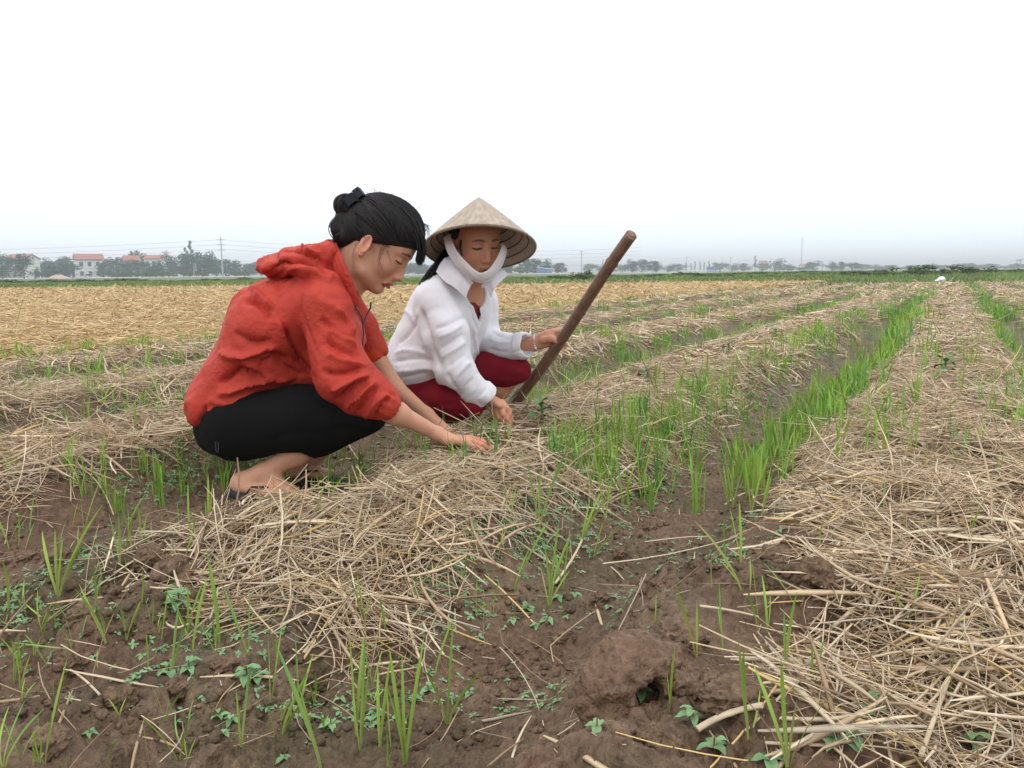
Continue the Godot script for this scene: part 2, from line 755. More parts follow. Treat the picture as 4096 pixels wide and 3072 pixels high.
func build_straw() -> void:
	var r := RandomNumberGenerator.new()
	r.seed = 7001
	var ms := []
	var kinds := [0, 0, 1, 1, 1, 1, 1, 2, 2, 3, 3, 3]
	var sets := [1.0, 1.7, 3.4]
	for fat: float in sets:
		for k in kinds:
			ms.append(straw_mesh(r, k, fat))
	var near := Scatter.new(ms)
	var gold := Scatter.new(ms)
	# rings: from, to, pieces per square metre, mesh set, length
	var rings := [[0.55, 1.5, 9000.0, 0, 1.0], [1.5, 2.4, 7200.0, 0, 1.0], [2.4, 4.0, 4600.0, 0, 1.0], [4.0, 7.5, 2100.0, 1, 1.0], [7.5, 13.0, 700.0, 1, 1.35], [13.0, 22.0, 330.0, 2, 1.2], [22.0, 38.0, 110.0, 2, 1.9]]
	for ring in rings:
		var z0: float = ring[0]
		var z1: float = ring[1]
		var half := 0.74 if z1 > 3.0 else 0.82
		var area := half * (z1 * z1 - z0 * z0)
		var n := int(area * float(ring[2]))
		for q in n:
			var zz := sqrt(r.randf() * (z1 * z1 - z0 * z0) + z0 * z0)
			var x := r.randf_range(-half, half) * zz
			var z := -zz
			var cover := straw_cover(x, z)
			if r.randf() > cover:
				# a few loose pieces lie on the bare mud
				if zz > 6.0 or r.randf() > 0.022:
					continue
			var t := (row_v(x, z) - CREST_A) / SPACING
			var golden := t < -3.55
			var h := height(x, z)
			var k := r.randi_range(0, kinds.size() - 1)
			var kind: int = kinds[k]
			var length := r.randf_range(0.05, 0.17) * float(ring[4])
			if kind == 1:
				length = r.randf_range(0.05, 0.18) * float(ring[4])
			elif r.randf() < 0.2:
				length *= 1.6
			var flow := noise_a.get_noise_2d(x * 1.5 + 3.0, z * 1.5) * 5.0
			var yaw := flow + r.randfn(0.0, 0.8) if r.randf() < 0.7 else r.randf_range(-PI, PI)
			var thick := 0.024 * sstep(0.2, 0.9, cover) * (1.0 + 0.7 * noise_b.get_noise_2d(x * 4.0, z * 4.0 + 50.0))
			var lift := thick * pow(r.randf(), 0.8) * (1.0 - 0.75 * hand_mask(x, z)) + 0.002
			var pitch := r.randfn(0.0, 0.12)
			if zz > 7.5:
				pitch *= 0.5
			elif r.randf() < 0.05:
				pitch = r.randf_range(-0.55, 0.55)
			var bs := slope_basis(x, z, 0.06) if zz < 7.5 else Basis()
			bs = bs * Basis(Vector3.UP, yaw) * Basis(Vector3.BACK, pitch) * Basis(Vector3.RIGHT, r.randfn(0.0, 0.5) + (PI if r.randf() < 0.5 else 0.0))
			var s: Scatter = gold if golden else near
			s.put(k + kinds.size() * int(ring[3]), Transform3D(bs * Basis.from_scale(Vector3.ONE * length), Vector3(x, h + lift, z)), straw_tint(r, 0.55 if golden else 0.0))
	commit(near, "straw_mulch", "dry beige rice straw spread over the soil ridges", "straw", M.straw)
	commit(gold, "golden_straw", "yellow straw covering the flat field beyond the ridges", "straw", M.straw)


# -- grasses
func grass_tuft(r: RandomNumberGenerator, blades: int, spread: float, droop: float) -> ArrayMesh:
	# unit height tuft
	var b := MB.new()
	for k in blades:
		b_blade(b, r, Vector3(r.randfn(0.0, spread), 0, r.randfn(0.0, spread)), r.randf_range(0.55, 1.0), r.randf_range(0.02, 0.32) + (0.3 if r.randf() < droop else 0.0), r.randf_range(0.022, 0.040), r.randf_range(-PI, PI))
	return b.mesh(M.leaf)


func b_blade(b: MB, r: RandomNumberGenerator, at: Vector3, tall: float, lean: float, width: float, yaw: float) -> void:
	var pts := PackedVector3Array()
	var wid := PackedFloat32Array()
	var d := Vector3(cos(yaw), 0, sin(yaw))
	var m := 5
	for k in m:
		var t := float(k) / (m - 1)
		pts.append(at + Vector3.UP * tall * (t - 0.35 * lean * t * t * t) + d * tall * lean * t * t)
		wid.append(width * (0.55 + 0.9 * t) * (1.0 - t * t * t) + 0.001)
	var base_c := Color(0.95, 1.05, 0.8)
	b.blade(pts, wid, Vector3(-sin(yaw + r.randfn(0, 0.5)), 0, cos(yaw)), base_c * r.randf_range(0.9, 1.1), Color(1, 1, 1) * r.randf_range(0.9, 1.15))


func grass_tint(r: RandomNumberGenerator) -> Color:
	var c := Color(0.205, 0.400, 0.055).lerp(Color(0.295, 0.455, 0.068), r.randf())
	if r.randf() < 0.25:
		c = Color(0.140, 0.320, 0.085)
	if r.randf() < 0.05:
		c = Color(0.33, 0.30, 0.09)
	return c * r.randf_range(0.85, 1.12)


func rosette(r: RandomNumberGenerator, leaves: int) -> ArrayMesh:
	# a small broad-leaved weed of unit radius
	var b := MB.new()
	for k in leaves:
		var g := TAU * k / leaves + r.randfn(0.0, 0.35)
		leaf(b, Vector3(0, r.randf_range(0.05, 0.5), 0), g, r.randf_range(0.55, 1.0), r.randf_range(0.40, 0.55), r.randf_range(0.0, 0.45), Color(1, 1, 1) * r.randf_range(0.85, 1.1))
	return b.mesh(M.leaf)


func leaf(b: MB, at: Vector3, yaw: float, length: float, width: float, rise: float, c: Color) -> void:
	var d := Vector3(cos(yaw), 0, sin(yaw))
	var pts := PackedVector3Array()
	var wid := PackedFloat32Array()
	var prof := [0.06, 0.75, 1.0, 0.72, 0.04]
	for k in 5:
		var t := float(k) / 4.0
		pts.append(at + d * length * t + Vector3.UP * length * (rise * t - 0.35 * t * t))
		wid.append(length * width * float(prof[k]))
	b.blade(pts, wid, Vector3(-sin(yaw), 0, cos(yaw)), c, c, 0.18)


func build_grass() -> void:
	var r := RandomNumberGenerator.new()
	r.seed = 515
	var tufts := []
	for k in 6:
		tufts.append(grass_tuft(r, 3 + k % 3, 0.05, 0.25))
	for k in 4:
		tufts.append(grass_tuft(r, 14, 0.22, 0.3))
	var s := Scatter.new(tufts)
	# volunteer rice along the furrow sides
	for q in 70000:
		var zz := 1.9 * pow(24.0, r.randf())
		var x := r.randf_range(-0.74, 0.74) * zz
		if zz > 3.2 and r.randf() > 3.2 / zz * 1.6:
			continue
		var z := -zz
		var t := (row_v(x, z) - CREST_A) / SPACING
		if t < -3.75:
			continue
		var f := t - floorf(t) - 0.5         # -0.5 .. 0.5, 0 in the furrow
		var clump := noise_b.get_noise_2d(x * 1.6 + 5.0, z * 1.6)
		var want := exp(-pow((absf(f) - 0.17) / 0.08, 2.0)) * (0.42 + 1.1 * clump) * 0.75
		if floori(t) == 0:
			# the wide furrow between the women's ridge and the next is the grassiest
			want = maxf(0.0, exp(-pow((f - 0.17) / 0.08, 2.0)) * (0.55 + 0.9 * clump) * sstep(2.3, 2.9, zz))
			want = maxf(want, exp(-pow((f + 0.25) / 0.09, 2.0)) * (0.34 + 0.8 * clump) * sstep(1.5, 2.0, zz))
		if zz > 9.0:
			want = maxf(want, (1.0 - sstep(0.12, 0.24, absf(f))) * 0.9)
		want = maxf(want, 0.03)
		if floori(t) <= -1 and zz < 3.2:
			want *= 0.3
		if r.randf() > want:
			continue
		var hgt := r.randf_range(0.07, 0.17) * (1.25 if floori(t) == 0 and f > 0.0 else 0.95)
		if zz > 9.0:
			hgt = r.randf_range(0.10, 0.18)
		var k := r.randi_range(0, 5) if zz < 5.0 else r.randi_range(3, 9)
		var wide := 1.0 if zz < 5.0 else 1.0 + (zz - 5.0) * 0.06
		s.put(k, Transform3D(Basis(Vector3.UP, r.randf_range(-PI, PI)) * Basis.from_scale(Vector3(hgt * wide, hgt, hgt * wide)), Vector3(x, height(x, z) - 0.004, z)), grass_tint(r))
	# the far headland and field margin
	for q in 34000:
		var zz := sqrt(r.randf()) * 46.0 + 19.0
		var x := r.randf_range(-0.74, 0.74) * zz
		var z := -zz
		var g := green_amount(x, z)
		if zz < 34.0 and noise_b.get_noise_2d(x * 0.25, z * 0.5) < 0.12:
			g *= 0.1
		if r.randf() > g or (absf(x / zz - 0.53) < 0.013 and zz < 37.5):
			continue
		var hgt := r.randf_range(0.08, 0.24)
		s.put(r.randi_range(6, 9), Transform3D(Basis(Vector3.UP, r.randf_range(-PI, PI)) * Basis.from_scale(Vector3(hgt * 2.6, hgt, hgt * 2.6)), Vector3(x, height(x, z) - 0.01, z)), grass_tint(r).lerp(Color(0.27, 0.26, 0.11), r.randf() * 0.75) * (0.72 + 0.5 * noise_b.get_noise_2d(x * 0.25, z * 0.12)))
	commit(s, "furrow_grass", "bright green young rice and grass lining the furrows", "grass", M.leaf)
	# tiny weeds
	var ros := []
	for k in 5:
		ros.append(rosette(r, 3 + k % 3))
	var w := Scatter.new(ros)
	for q in 150000:
		var zz := 1.0 * pow(9.0, r.randf())
		var x := r.randf_range(-0.78, 0.78) * zz
		var z := -zz
		var t := (row_v(x, z) - CREST_A) / SPACING
		if t < -3.6:
			continue
		var f := t - floorf(t) - 0.5
		var clump := noise_b.get_noise_2d(x * 2.6 + 60.0, z * 2.6)
		var want := exp(-pow((absf(f) - 0.20) / 0.10, 2.0)) * (0.35 + 1.6 * clump) * 0.8
		if floori(t) == 0 and f < 0.0 and zz > 1.5:
			want = maxf(want, exp(-pow((f + 0.22) / 0.10, 2.0)) * (0.85 + 0.8 * clump))
		if zz < 1.6 and t < 0.33:
			want = maxf(want, 0.08 + 0.5 * clump)
		if r.randf() > want * (0.55 if zz < 1.6 else 0.9):
			continue
		var size := r.randf_range(0.005, 0.0125) * (1.0 if zz < 3.0 else 1.5)
		var c := Color(0.15, 0.29, 0.12).lerp(Color(0.26, 0.40, 0.21), r.randf()) * r.randf_range(0.8, 1.1)
		w.put(r.randi_range(0, 4), Transform3D(slope_basis(x, z, 0.02) * Basis(Vector3.UP, r.randf_range(-PI, PI)) * Basis.from_scale(Vector3.ONE * size), Vector3(x, height(x, z), z)), c)
	commit(w, "weed_ground_cover", "tiny pale green weeds carpeting the damp furrow sides", "weeds", M.leaf)


# ---------------------------------------------------------------- seedlings one can count, each a plant of its own
func build_seedlings() -> void:
	var r := RandomNumberGenerator.new()
	r.seed = 2024
	var mud := "young rice seedling sprouting from the bare mud before the straw mound"
	var furrow := "young rice seedling on the muddy bank of the wide furrow"
	var mound := "young rice seedling growing out of the straw mound under the women's hands"
	var ridge := "young rice seedling growing through the pale straw of the wide ridge"
	var trench := "young rice seedling in the trodden furrow behind the red-jacketed woman"
	# base pixel, then tip pixels: what the photograph shows plant by plant
	var list := [
		[mud, 44, 764, 67, 659, 38, 706, 52, 712], [mud, 72, 649, 64, 616, 51, 620, 9, 642, 2, 651, 90, 655], [mud, 107, 645, 79, 584, 96, 604, 74, 588],
		[mud, 161, 640, 168, 586], [mud, 172, 670, 179, 602, 188, 616], [mud, 192, 650, 207, 577], [mud, 220, 645, 210, 562, 214, 580], [mud, 148, 669, 146, 633],
		[mud, 241, 749, 249, 668, 236, 690], [mud, 249, 656, 223, 585, 250, 588], [mud, 3, 767, 9, 706, 25, 700, 44, 709], [mud, 150, 766, 142, 720],
		[mud, 270, 714, 284, 613, 268, 638], [mud, 299, 714, 295, 633, 313, 654], [mud, 322, 767, 276, 644, 300, 690], [mud, 281, 734, 310, 670, 333, 678],
		[mud, 356, 737, 349, 631, 364, 634], [mud, 360, 750, 365, 636, 369, 666, 353, 687], [mud, 380, 748, 378, 668, 390, 659], [mud, 405, 765, 389, 646, 402, 655, 424, 637, 386, 684],
		[mud, 391, 747, 387, 684], [mud, 447, 724, 424, 669, 453, 618, 485, 668], [mud, 434, 676, 453, 618], [mound, 365, 627, 357, 575, 349, 575, 369, 597],
		[mud, 386, 638, 379, 598], [mound, 413, 611, 416, 577, 428, 575], [mound, 476, 613, 477, 578, 494, 602], [mud, 276, 739, 263, 695, 250, 719],
		[mud, 387, 767, 387, 732, 396, 745], [mound, 493, 611, 498, 582], [furrow, 549, 606, 550, 562, 541, 568, 570, 570, 558, 560], [furrow, 513, 592, 550, 518, 530, 548],
		[furrow, 550, 592, 559, 520, 571, 534, 545, 545], [furrow, 563, 590, 569, 534, 552, 543], [furrow, 581, 542, 602, 490, 616, 486, 590, 500], [furrow, 593, 559, 623, 526, 604, 520],
		[mound, 539, 528, 540, 469, 527, 459, 569, 446], [mound, 509, 523, 504, 481, 516, 488], [mound, 561, 486, 567, 454, 556, 460], [furrow, 655, 623, 656, 594, 650, 610],
		[furrow, 697, 659, 697, 602, 675, 582], [furrow, 723, 651, 719, 581, 717, 605], [furrow, 670, 710, 667, 674, 675, 646], [furrow, 749, 738, 738, 638, 744, 650, 760, 690],
		[ridge, 788, 767, 781, 658, 839, 685, 752, 661, 797, 700], [ridge, 786, 674, 797, 592, 784, 610], [ridge, 814, 690, 813, 637, 824, 638], [ridge, 906, 626, 920, 573, 894, 587],
		[ridge, 951, 693, 954, 654, 943, 669], [ridge, 979, 654, 983, 620, 995, 630], [ridge, 999, 623, 995, 591, 1003, 598], [furrow, 767, 633, 762, 575, 770, 590],
		[furrow, 759, 630, 752, 560, 748, 590], [furrow, 796, 608, 763, 562], [ridge, 1011, 605, 1004, 582], [furrow, 741, 563, 739, 500, 730, 508], [furrow, 726, 555, 724, 516],
		[furrow, 743, 591, 694, 520, 720, 560], [furrow, 750, 590, 750, 558], [furrow, 712, 588, 712, 555], [trench, 120, 565, 109, 514, 118, 512], [trench, 132, 551, 128, 508, 119, 503],
		[trench, 140, 543, 137, 504, 146, 520], [mud, 58, 596, 42, 531, 55, 529, 63, 538, 103, 504, 84, 541], [trench, 191, 545, 188, 481, 196, 510], [trench, 209, 533, 208, 473, 213, 480, 205, 500],
		[mud, 218, 624, 206, 543, 223, 537], [trench, 30, 536, 34, 496], [trench, 125, 485, 105, 456], [trench, 83, 537, 102, 476, 80, 499], [trench, 179, 525, 177, 501, 183, 508],
		[trench, 74, 480, 74, 450, 79, 455], [trench, 148, 480, 147, 452], [trench, 160, 492, 163, 455, 155, 462], [trench, 244, 512, 241, 486], [mound, 300, 545, 297, 513],
		[mound, 318, 520, 322, 488], [mound, 352, 512, 349, 470], [mound, 385, 480, 388, 446], [mound, 362, 452, 360, 428, 366, 432], [mound, 342, 470, 347, 440], [mound, 462, 585, 468, 552],
		[mound, 470, 548, 465, 512, 476, 520], [mound, 498, 560, 505, 520], [mound, 420, 560, 417, 530], [trench, 300, 440, 303, 420], [mud, 20, 690, 12, 640, 30, 655], [mud, 8, 610, 2, 560, 20, 580],
		[mud, 95, 610, 101, 575, 90, 560], [trench, 12.7, 344, 25, 295, 9, 325], [trench, 65, 341, 63, 318], [furrow, 605, 520, 598, 470, 612, 478], [furrow, 622, 505, 640, 450, 618, 460],
		[furrow, 640, 492, 655, 440, 637, 430, 648, 455], [furrow, 660, 488, 668, 438, 652, 445], [furrow, 672, 478, 690, 432, 676, 425], [furrow, 690, 462, 700, 410, 684, 420], [ridge, 820, 560, 822, 520],
		[ridge, 880, 520, 884, 478], [ridge, 965, 545, 985, 500, 972, 508], [ridge, 925, 470, 928, 440], [ridge, 1000, 480, 1004, 450, 996, 456]]
	for e in list:
		seedling(e, r)
	# denser stand in the wet furrow, behind those
	for k in 130:
		var t := r.randf()
		var px := lerpf(742, 858, pow(t, 1.25)) + r.randfn(0, 9.0)
		var py := lerpf(508, 378, t) + r.randfn(0, 9.0)
		var tall := lerpf(58, 22, t) * r.randf_range(0.6, 1.15)
		var e := ["young rice seedling in the dense bright row along the wet furrow", px, py]
		for q in 2 + k % 3:
			e.append_array([px + r.randfn(0, 0.16) * tall, py - tall * r.randf_range(0.7, 1.0)])
		seedling(e, r)
	# beside the black-trousered knee
	for k in 26:
		var px := r.randf_range(325, 432)
		var py := 474.0 - (px - 325.0) * 0.26 + r.randfn(0, 4.0)
		var tall := r.randf_range(14, 34)
		var e := ["young rice seedling beside the black-trousered knee in the furrow", px, py]
		for q in 1 + k % 3:
			e.append_array([px + r.randfn(0, 0.22) * tall, py - tall * r.randf_range(0.6, 1.0)])
		seedling(e, r)
	# thin ones between the plants above
	for k in 60:
		var px := r.randf_range(5, 470)
		var py := r.randf_range(620, 765) if k % 3 else r.randf_range(520, 620)
		if py < 640 and px > 190:
			px = r.randf_range(5, 190)
		var tall := r.randf_range(18, 52)
		var e := [mud, px, py]
		for q in 1 + k % 3:
			e.append_array([px + r.randfn(0, 0.3) * tall, py - tall * r.randf_range(0.6, 1.0)])
		seedling(e, r)
	build_weeds(r)


func seedling(e: Array, r: RandomNumberGenerator) -> void:
	var n := (e.size() - 3) / 2
	var leafy: String = ["single-bladed", "two-bladed", "three-bladed", "many-bladed"][clampi(n - 1, 0, 3)]
	e[0] = leafy + " " + (e[0] as String)
	var at := on_ground(e[1], e[2])
	var depth := -at.z
	var o := base("rice_seedling", at, e[0], "seedling", "rice seedlings")
	var young := r.randf()
	for k in range(3, e.size(), 2):
		var tip := P(e[k], e[k + 1], depth + r.randfn(0.0, 0.02)) - at
		var len := tip.length()
		var pts := PackedVector3Array()
		var wid := PackedFloat32Array()
		var over := (tip.x / len) * 0.35
		var w := clampf(len * 0.042, 0.0020, 0.0052) * r.randf_range(0.75, 1.2)
		for q in 8:
			var t := q / 7.0
			# the stem rises first, the leaf bends toward its tip
			var p := Vector3(tip.x * (t * (1.0 - absf(over)) + absf(over) * t * t), tip.y * (t + 0.28 * absf(over) * sin(t * PI)), tip.z * t * t)
			pts.append(p)
			wid.append(w * (0.42 + 1.1 * t * (1.0 - 0.3 * t)) * (1.0 - pow(t, 3.5)) + 0.0004)
		var c0 := Color(0.26, 0.38, 0.085).lerp(Color(0.38, 0.40, 0.12), young)
		var c1 := grass_tint(r) * 1.1
		var b := MB.new()
		pts[0].y -= 0.008
		b.blade(pts, wid, Vector3(cos(r.randfn(0, 0.6)), 0, sin(r.randfn(0, 0.6))), c0, c1, 0.22)
		part("leaf_blade", b.mesh(M.leaf), o)


func build_weeds(r: RandomNumberGenerator) -> void:
	# broad-leaved weeds large enough to tell apart
	var near := "small broad-leaved weed with pale green leaves on the bare mud"
	var spots := [[179, 606, 0.030, 9], [169, 675, 0.022, 5], [189, 671, 0.022, 6], [247, 679, 0.026, 6], [143, 658, 0.014, 4], [331, 728, 0.020, 4], [257, 679, 0.024, 6], [428, 692, 0.016, 6],
		[377, 716, 0.017, 6], [372, 727, 0.014, 5], [641, 697, 0.024, 4], [693, 721, 0.020, 6], [597, 731, 0.018, 3], [714, 751, 0.020, 5], [622, 613, 0.013, 4], [609, 608, 0.011, 4],
		[869, 711, 0.022, 6], [852, 741, 0.020, 6], [836, 744, 0.022, 4], [877, 728, 0.020, 5], [528, 611, 0.020, 6], [548, 622, 0.018, 5], [536, 628, 0.016, 5], [513, 622, 0.015, 4],
		[558, 600, 0.017, 5], [575, 596, 0.016, 4], [218, 716, 0.016, 5], [232, 722, 0.017, 6], [225, 735, 0.013, 5], [205, 700, 0.013, 4], [90, 735, 0.013, 5], [68, 700, 0.012, 4],
		[455, 700, 0.014, 5], [470, 696, 0.013, 5], [415, 700, 0.015, 5], [340, 700, 0.012, 4], [310, 745, 0.013, 5], [285, 760, 0.014, 4], [985, 655, 0.016, 6], [975, 745, 0.020, 6], [770, 765, 0.022, 4]]
	for s in spots:
		var at := on_ground(s[0], s[1])
		var label := near
		if s[0] > 800:
			label = "small broad-leaved weed showing between pale straws of the wide ridge"
		elif s[0] > 500:
			label = "small broad-leaved weed with reddish centre beside the muddy furrow"
		var o := base("weed_seedling", at, label, "weed", "broad-leaved weeds")
		var size: float = s[2]
		var n: int = s[3]
		var g0 := r.randf() * TAU
		for k in n:
			var b := MB.new()
			var ring := k / 4
			crinkled_leaf(b, Vector3(0, size * (0.25 + 0.35 * ring), 0), g0 + TAU * k / 4.0 + 0.6 * ring + r.randfn(0, 0.2), size * r.randf_range(0.75, 1.1) * (1.0 - 0.15 * ring), 0.58, 0.35 + 0.3 * ring, Color(0.19, 0.33, 0.155) * r.randf_range(0.85, 1.2), r)
			part("leaf", b.mesh(M.leaf), o)
		var st := MB.new()
		st.tube(PackedVector3Array([Vector3(0, -0.006, 0), Vector3(0, size * 0.75, 0)]), PackedFloat32Array([size * 0.06, size * 0.04]), 5, Color(0.22, 0.09, 0.06))
		part("stem", st.mesh(M.leaf), o)


# ---------------------------------------------------------------- clods, loose stalks
func build_foreground() -> void:
	var r := RandomNumberGenerator.new()
	r.seed = 333
	# the hollow clod beside the furrow
	var at := on_ground(640, 700)
	var o := base("soil_clod", at + Vector3(0, 0.012, -0.02), "large wet clod of soil hollowed by a dark burrow hole", "clod", "clods of soil")
	var b := clod_mesh(r, Vector3(0.062, 0.056, 0.060), true)
	part("clod_body", b.mesh(M.soil), o)
	var kinds := []
	for k in 5:
		kinds.append(clod_mesh(r, Vector3(1.0, r.randf_range(0.55, 0.8), r.randf_range(0.7, 1.0)) * 0.05, false).mesh(M.soil))
	var spots := [[682, 640, 0.9], [700, 690, 0.7], [655, 745, 0.6], [735, 700, 0.8], [610, 742, 0.55], [775, 560, 0.9], [800, 545, 0.7], [815, 575, 0.6], [90, 615, 0.8], [45, 745, 0.7], [75, 665, 0.6],
		[180, 690, 0.55], [225, 665, 0.6], [120, 700, 0.5], [455, 608, 0.45], [500, 470, 0.55], [425, 535, 0.45], [555, 440, 0.5], [640, 490, 0.6], [960, 385, 0.8], [935, 455, 0.9], [985, 450, 0.9], [1010, 440, 0.8],
		[990, 610, 0.8], [1015, 625, 0.9], [960, 560, 0.6], [700, 352, 0.9], [690, 293, 1.5], [705, 296, 1.2], [912, 296, 1.1], [150, 560, 0.7], [175, 575, 0.9], [60, 560, 0.6], [25, 560, 0.6], [190, 600, 0.6],
		[330, 555, 0.35], [600, 600, 0.4], [565, 640, 0.45], [575, 670, 0.4], [620, 555, 0.45], [650, 530, 0.45], [655, 440, 0.7], [830, 400, 0.6], [985, 350, 0.7]]
	for s in spots:
		var p := on_ground(s[0], s[1])
		var label := "crumbly brown clod lying on the wet bank beside the wide furrow"
		if float(s[0]) < 480.0 and float(s[1]) > 590.0:
			label = "crumbly brown clod among seedlings on the bare mud before the mound"
		elif float(s[0]) < 300.0:
			label = "crumbly brown clod in the trodden furrow behind the red-jacketed woman"
		if p.z < -1.9 and straw_cover(p.x, p.z) > 0.3:
			label = "crumbly brown clod showing between the straw of a ridge"
		elif straw_cover(p.x, p.z) > 0.3:
			label = "reddish clod half buried under the pale foreground straw"
		var c := part("soil_clod", kinds[r.randi_range(0, 4)], self)
		tag(c, label, "clod", "clods of soil")
		c.position = p + Vector3(0, 0.002, 0)
		c.basis = Basis(Vector3.UP, r.randf() * TAU) * Basis.from_scale(Vector3.ONE * float(s[2]) * 0.8)
	# crumbs
	var crumb := []
	for k in 3:
		var cm := clod_mesh(r, Vector3(1, 0.7, 0.9) * 0.5, false, 7)
		cm.c.fill(Color(1, 1, 1))
		crumb.append(cm.mesh(M.soil))
	var sc := Scatter.new(crumb)
	for q in 26000:
		var zz := 0.95 * pow(4.0, r.randf())
		var x := r.randf_range(-0.75, 0.75) * zz
		if straw_cover(x, -zz) > 0.3 or noise_b.get_noise_2d(x * 4.0, zz * 4.0 + 17.0) < 0.0:
			continue
		var size := 0.003 + 0.016 * pow(r.randf(), 4.0)
		var col := ground_color(x, -zz, 0.0) * r.randf_range(0.75, 1.1)
		sc.put(r.randi_range(0, 2), Transform3D(Basis(Vector3.UP, r.randf() * TAU) * Basis.from_scale(Vector3.ONE * size), Vector3(x, height(x, -zz), -zz)), col)
	commit(sc, "soil_crumbs", "small crumbs of soil scattered over the mud", "soil", M.soil)
	# thick single stalks lying on top
	var stalks := [[[765, 752, 0.02], [850, 755, 0.012], [938, 751, 0.012], 0.0065], [[745, 740, 0.02], [790, 704, 0.05], [851, 640, 0.06], 0.0060], [[697, 736, 0.012], [725, 722, 0.03], [762, 717, 0.03], 0.014],
		[[700, 612, 0.015], [728, 616, 0.02], [758, 622, 0.012], 0.0075], [[205, 640, 0.02], [240, 600, 0.03], [281, 560, 0.05], 0.0045], [[272, 585, 0.03], [281, 560, 0.05], [291, 540, 0.05], 0.0075],
		[[291, 605, 0.01], [286, 580, 0.04], [293, 552, 0.06], 0.0085], [[238, 600, 0.03], [300, 606, 0.03], [365, 624, 0.02], 0.0050], [[345, 446, 0.09], [352, 457, 0.05], [362, 468, 0.03], 0.0085],
		[[447, 512, 0.05], [470, 530, 0.05], [497, 547, 0.04], 0.0080], [[900, 695, 0.05], [935, 678, 0.06], [975, 690, 0.05], 0.0060], [[920, 768, 0.03], [942, 712, 0.06], [950, 690, 0.06], 0.0070],
		[[930, 605, 0.07], [955, 595, 0.08], [976, 596, 0.07], 0.0050], [[890, 640, 0.06], [905, 625, 0.09], [935, 610, 0.08], 0.0055], [[555, 590, 0.03], [575, 565, 0.04], [582, 548, 0.05], 0.0075],
		[[820, 600, 0.05], [860, 585, 0.06], [905, 590, 0.06], 0.0050], [[500, 655, 0.03], [535, 690, 0.03], [545, 735, 0.004], 0.0022], [[30, 470, 0.05], [90, 478, 0.05], [140, 476, 0.05], 0.0035],
		[[72, 470, 0.03], [100, 480, 0.06], [114, 520, 0.03], 0.0050], [[70, 462, 0.08], [72, 490, 0.05], [71, 505, 0.02], 0.0055], [[830, 470, 0.05], [880, 500, 0.06], [915, 530, 0.06], 0.0055],
		[[100, 700, 0.012], [72, 668, 0.012], [48, 668, 0.012], 0.0045], [[1000, 500, 0.05], [960, 520, 0.06], [930, 515, 0.05], 0.0060]]
	for s in stalks:
		var pts := PackedVector3Array()
		for k in 3:
			var g := on_ground(s[k][0], s[k][1])
			pts.append(Vector3(g.x, maxf(height(g.x, g.z), g.y) + 0.004 + float(s[k][2]) * 0.30, g.z))
		var mid := pts[1]
		var cv := PackedVector3Array()
		var rad := PackedFloat32Array()
		for k in 17:
			var t := k / 16.0
			cv.append((pts[0].lerp(mid, t)).lerp(mid.lerp(pts[2], t), t) - pts[0])
			var node := 0.12 * exp(-pow((t - 0.55) / 0.03, 2.0))
			rad.append(float(s[3]) * 0.36 * (1.0 + node - 0.15 * t))
		var m := MB.new()
		m.tube(cv, rad, 9, Color(0.52, 0.42, 0.29), 0.55, Vector3(0, 0, 1))
		for k in m.v.size():
			var p := m.v[k]
			m.c[k] = Color(0.54, 0.44, 0.31) * (1.0 + 0.28 * noise_b.get_noise_3d(p.x * 25.0 + pts[0].x * 9.0, p.y * 60.0, p.z * 60.0))
		var lab := "thick pale straw stalk lying across the wide straw ridge"
		if float(s[0][0]) < 600.0:
			lab = "thick pale straw stalk lying on the straw mound before the women"
		elif float(s[0][0]) < 705.0:
			lab = "stout dry stalk lying on the wet clods by the furrow"
		var e := part("straw_stalk", m.mesh(M.straw), self)
		e.position = pts[0]
		tag(e, lab, "straw", "thick straw stalks")


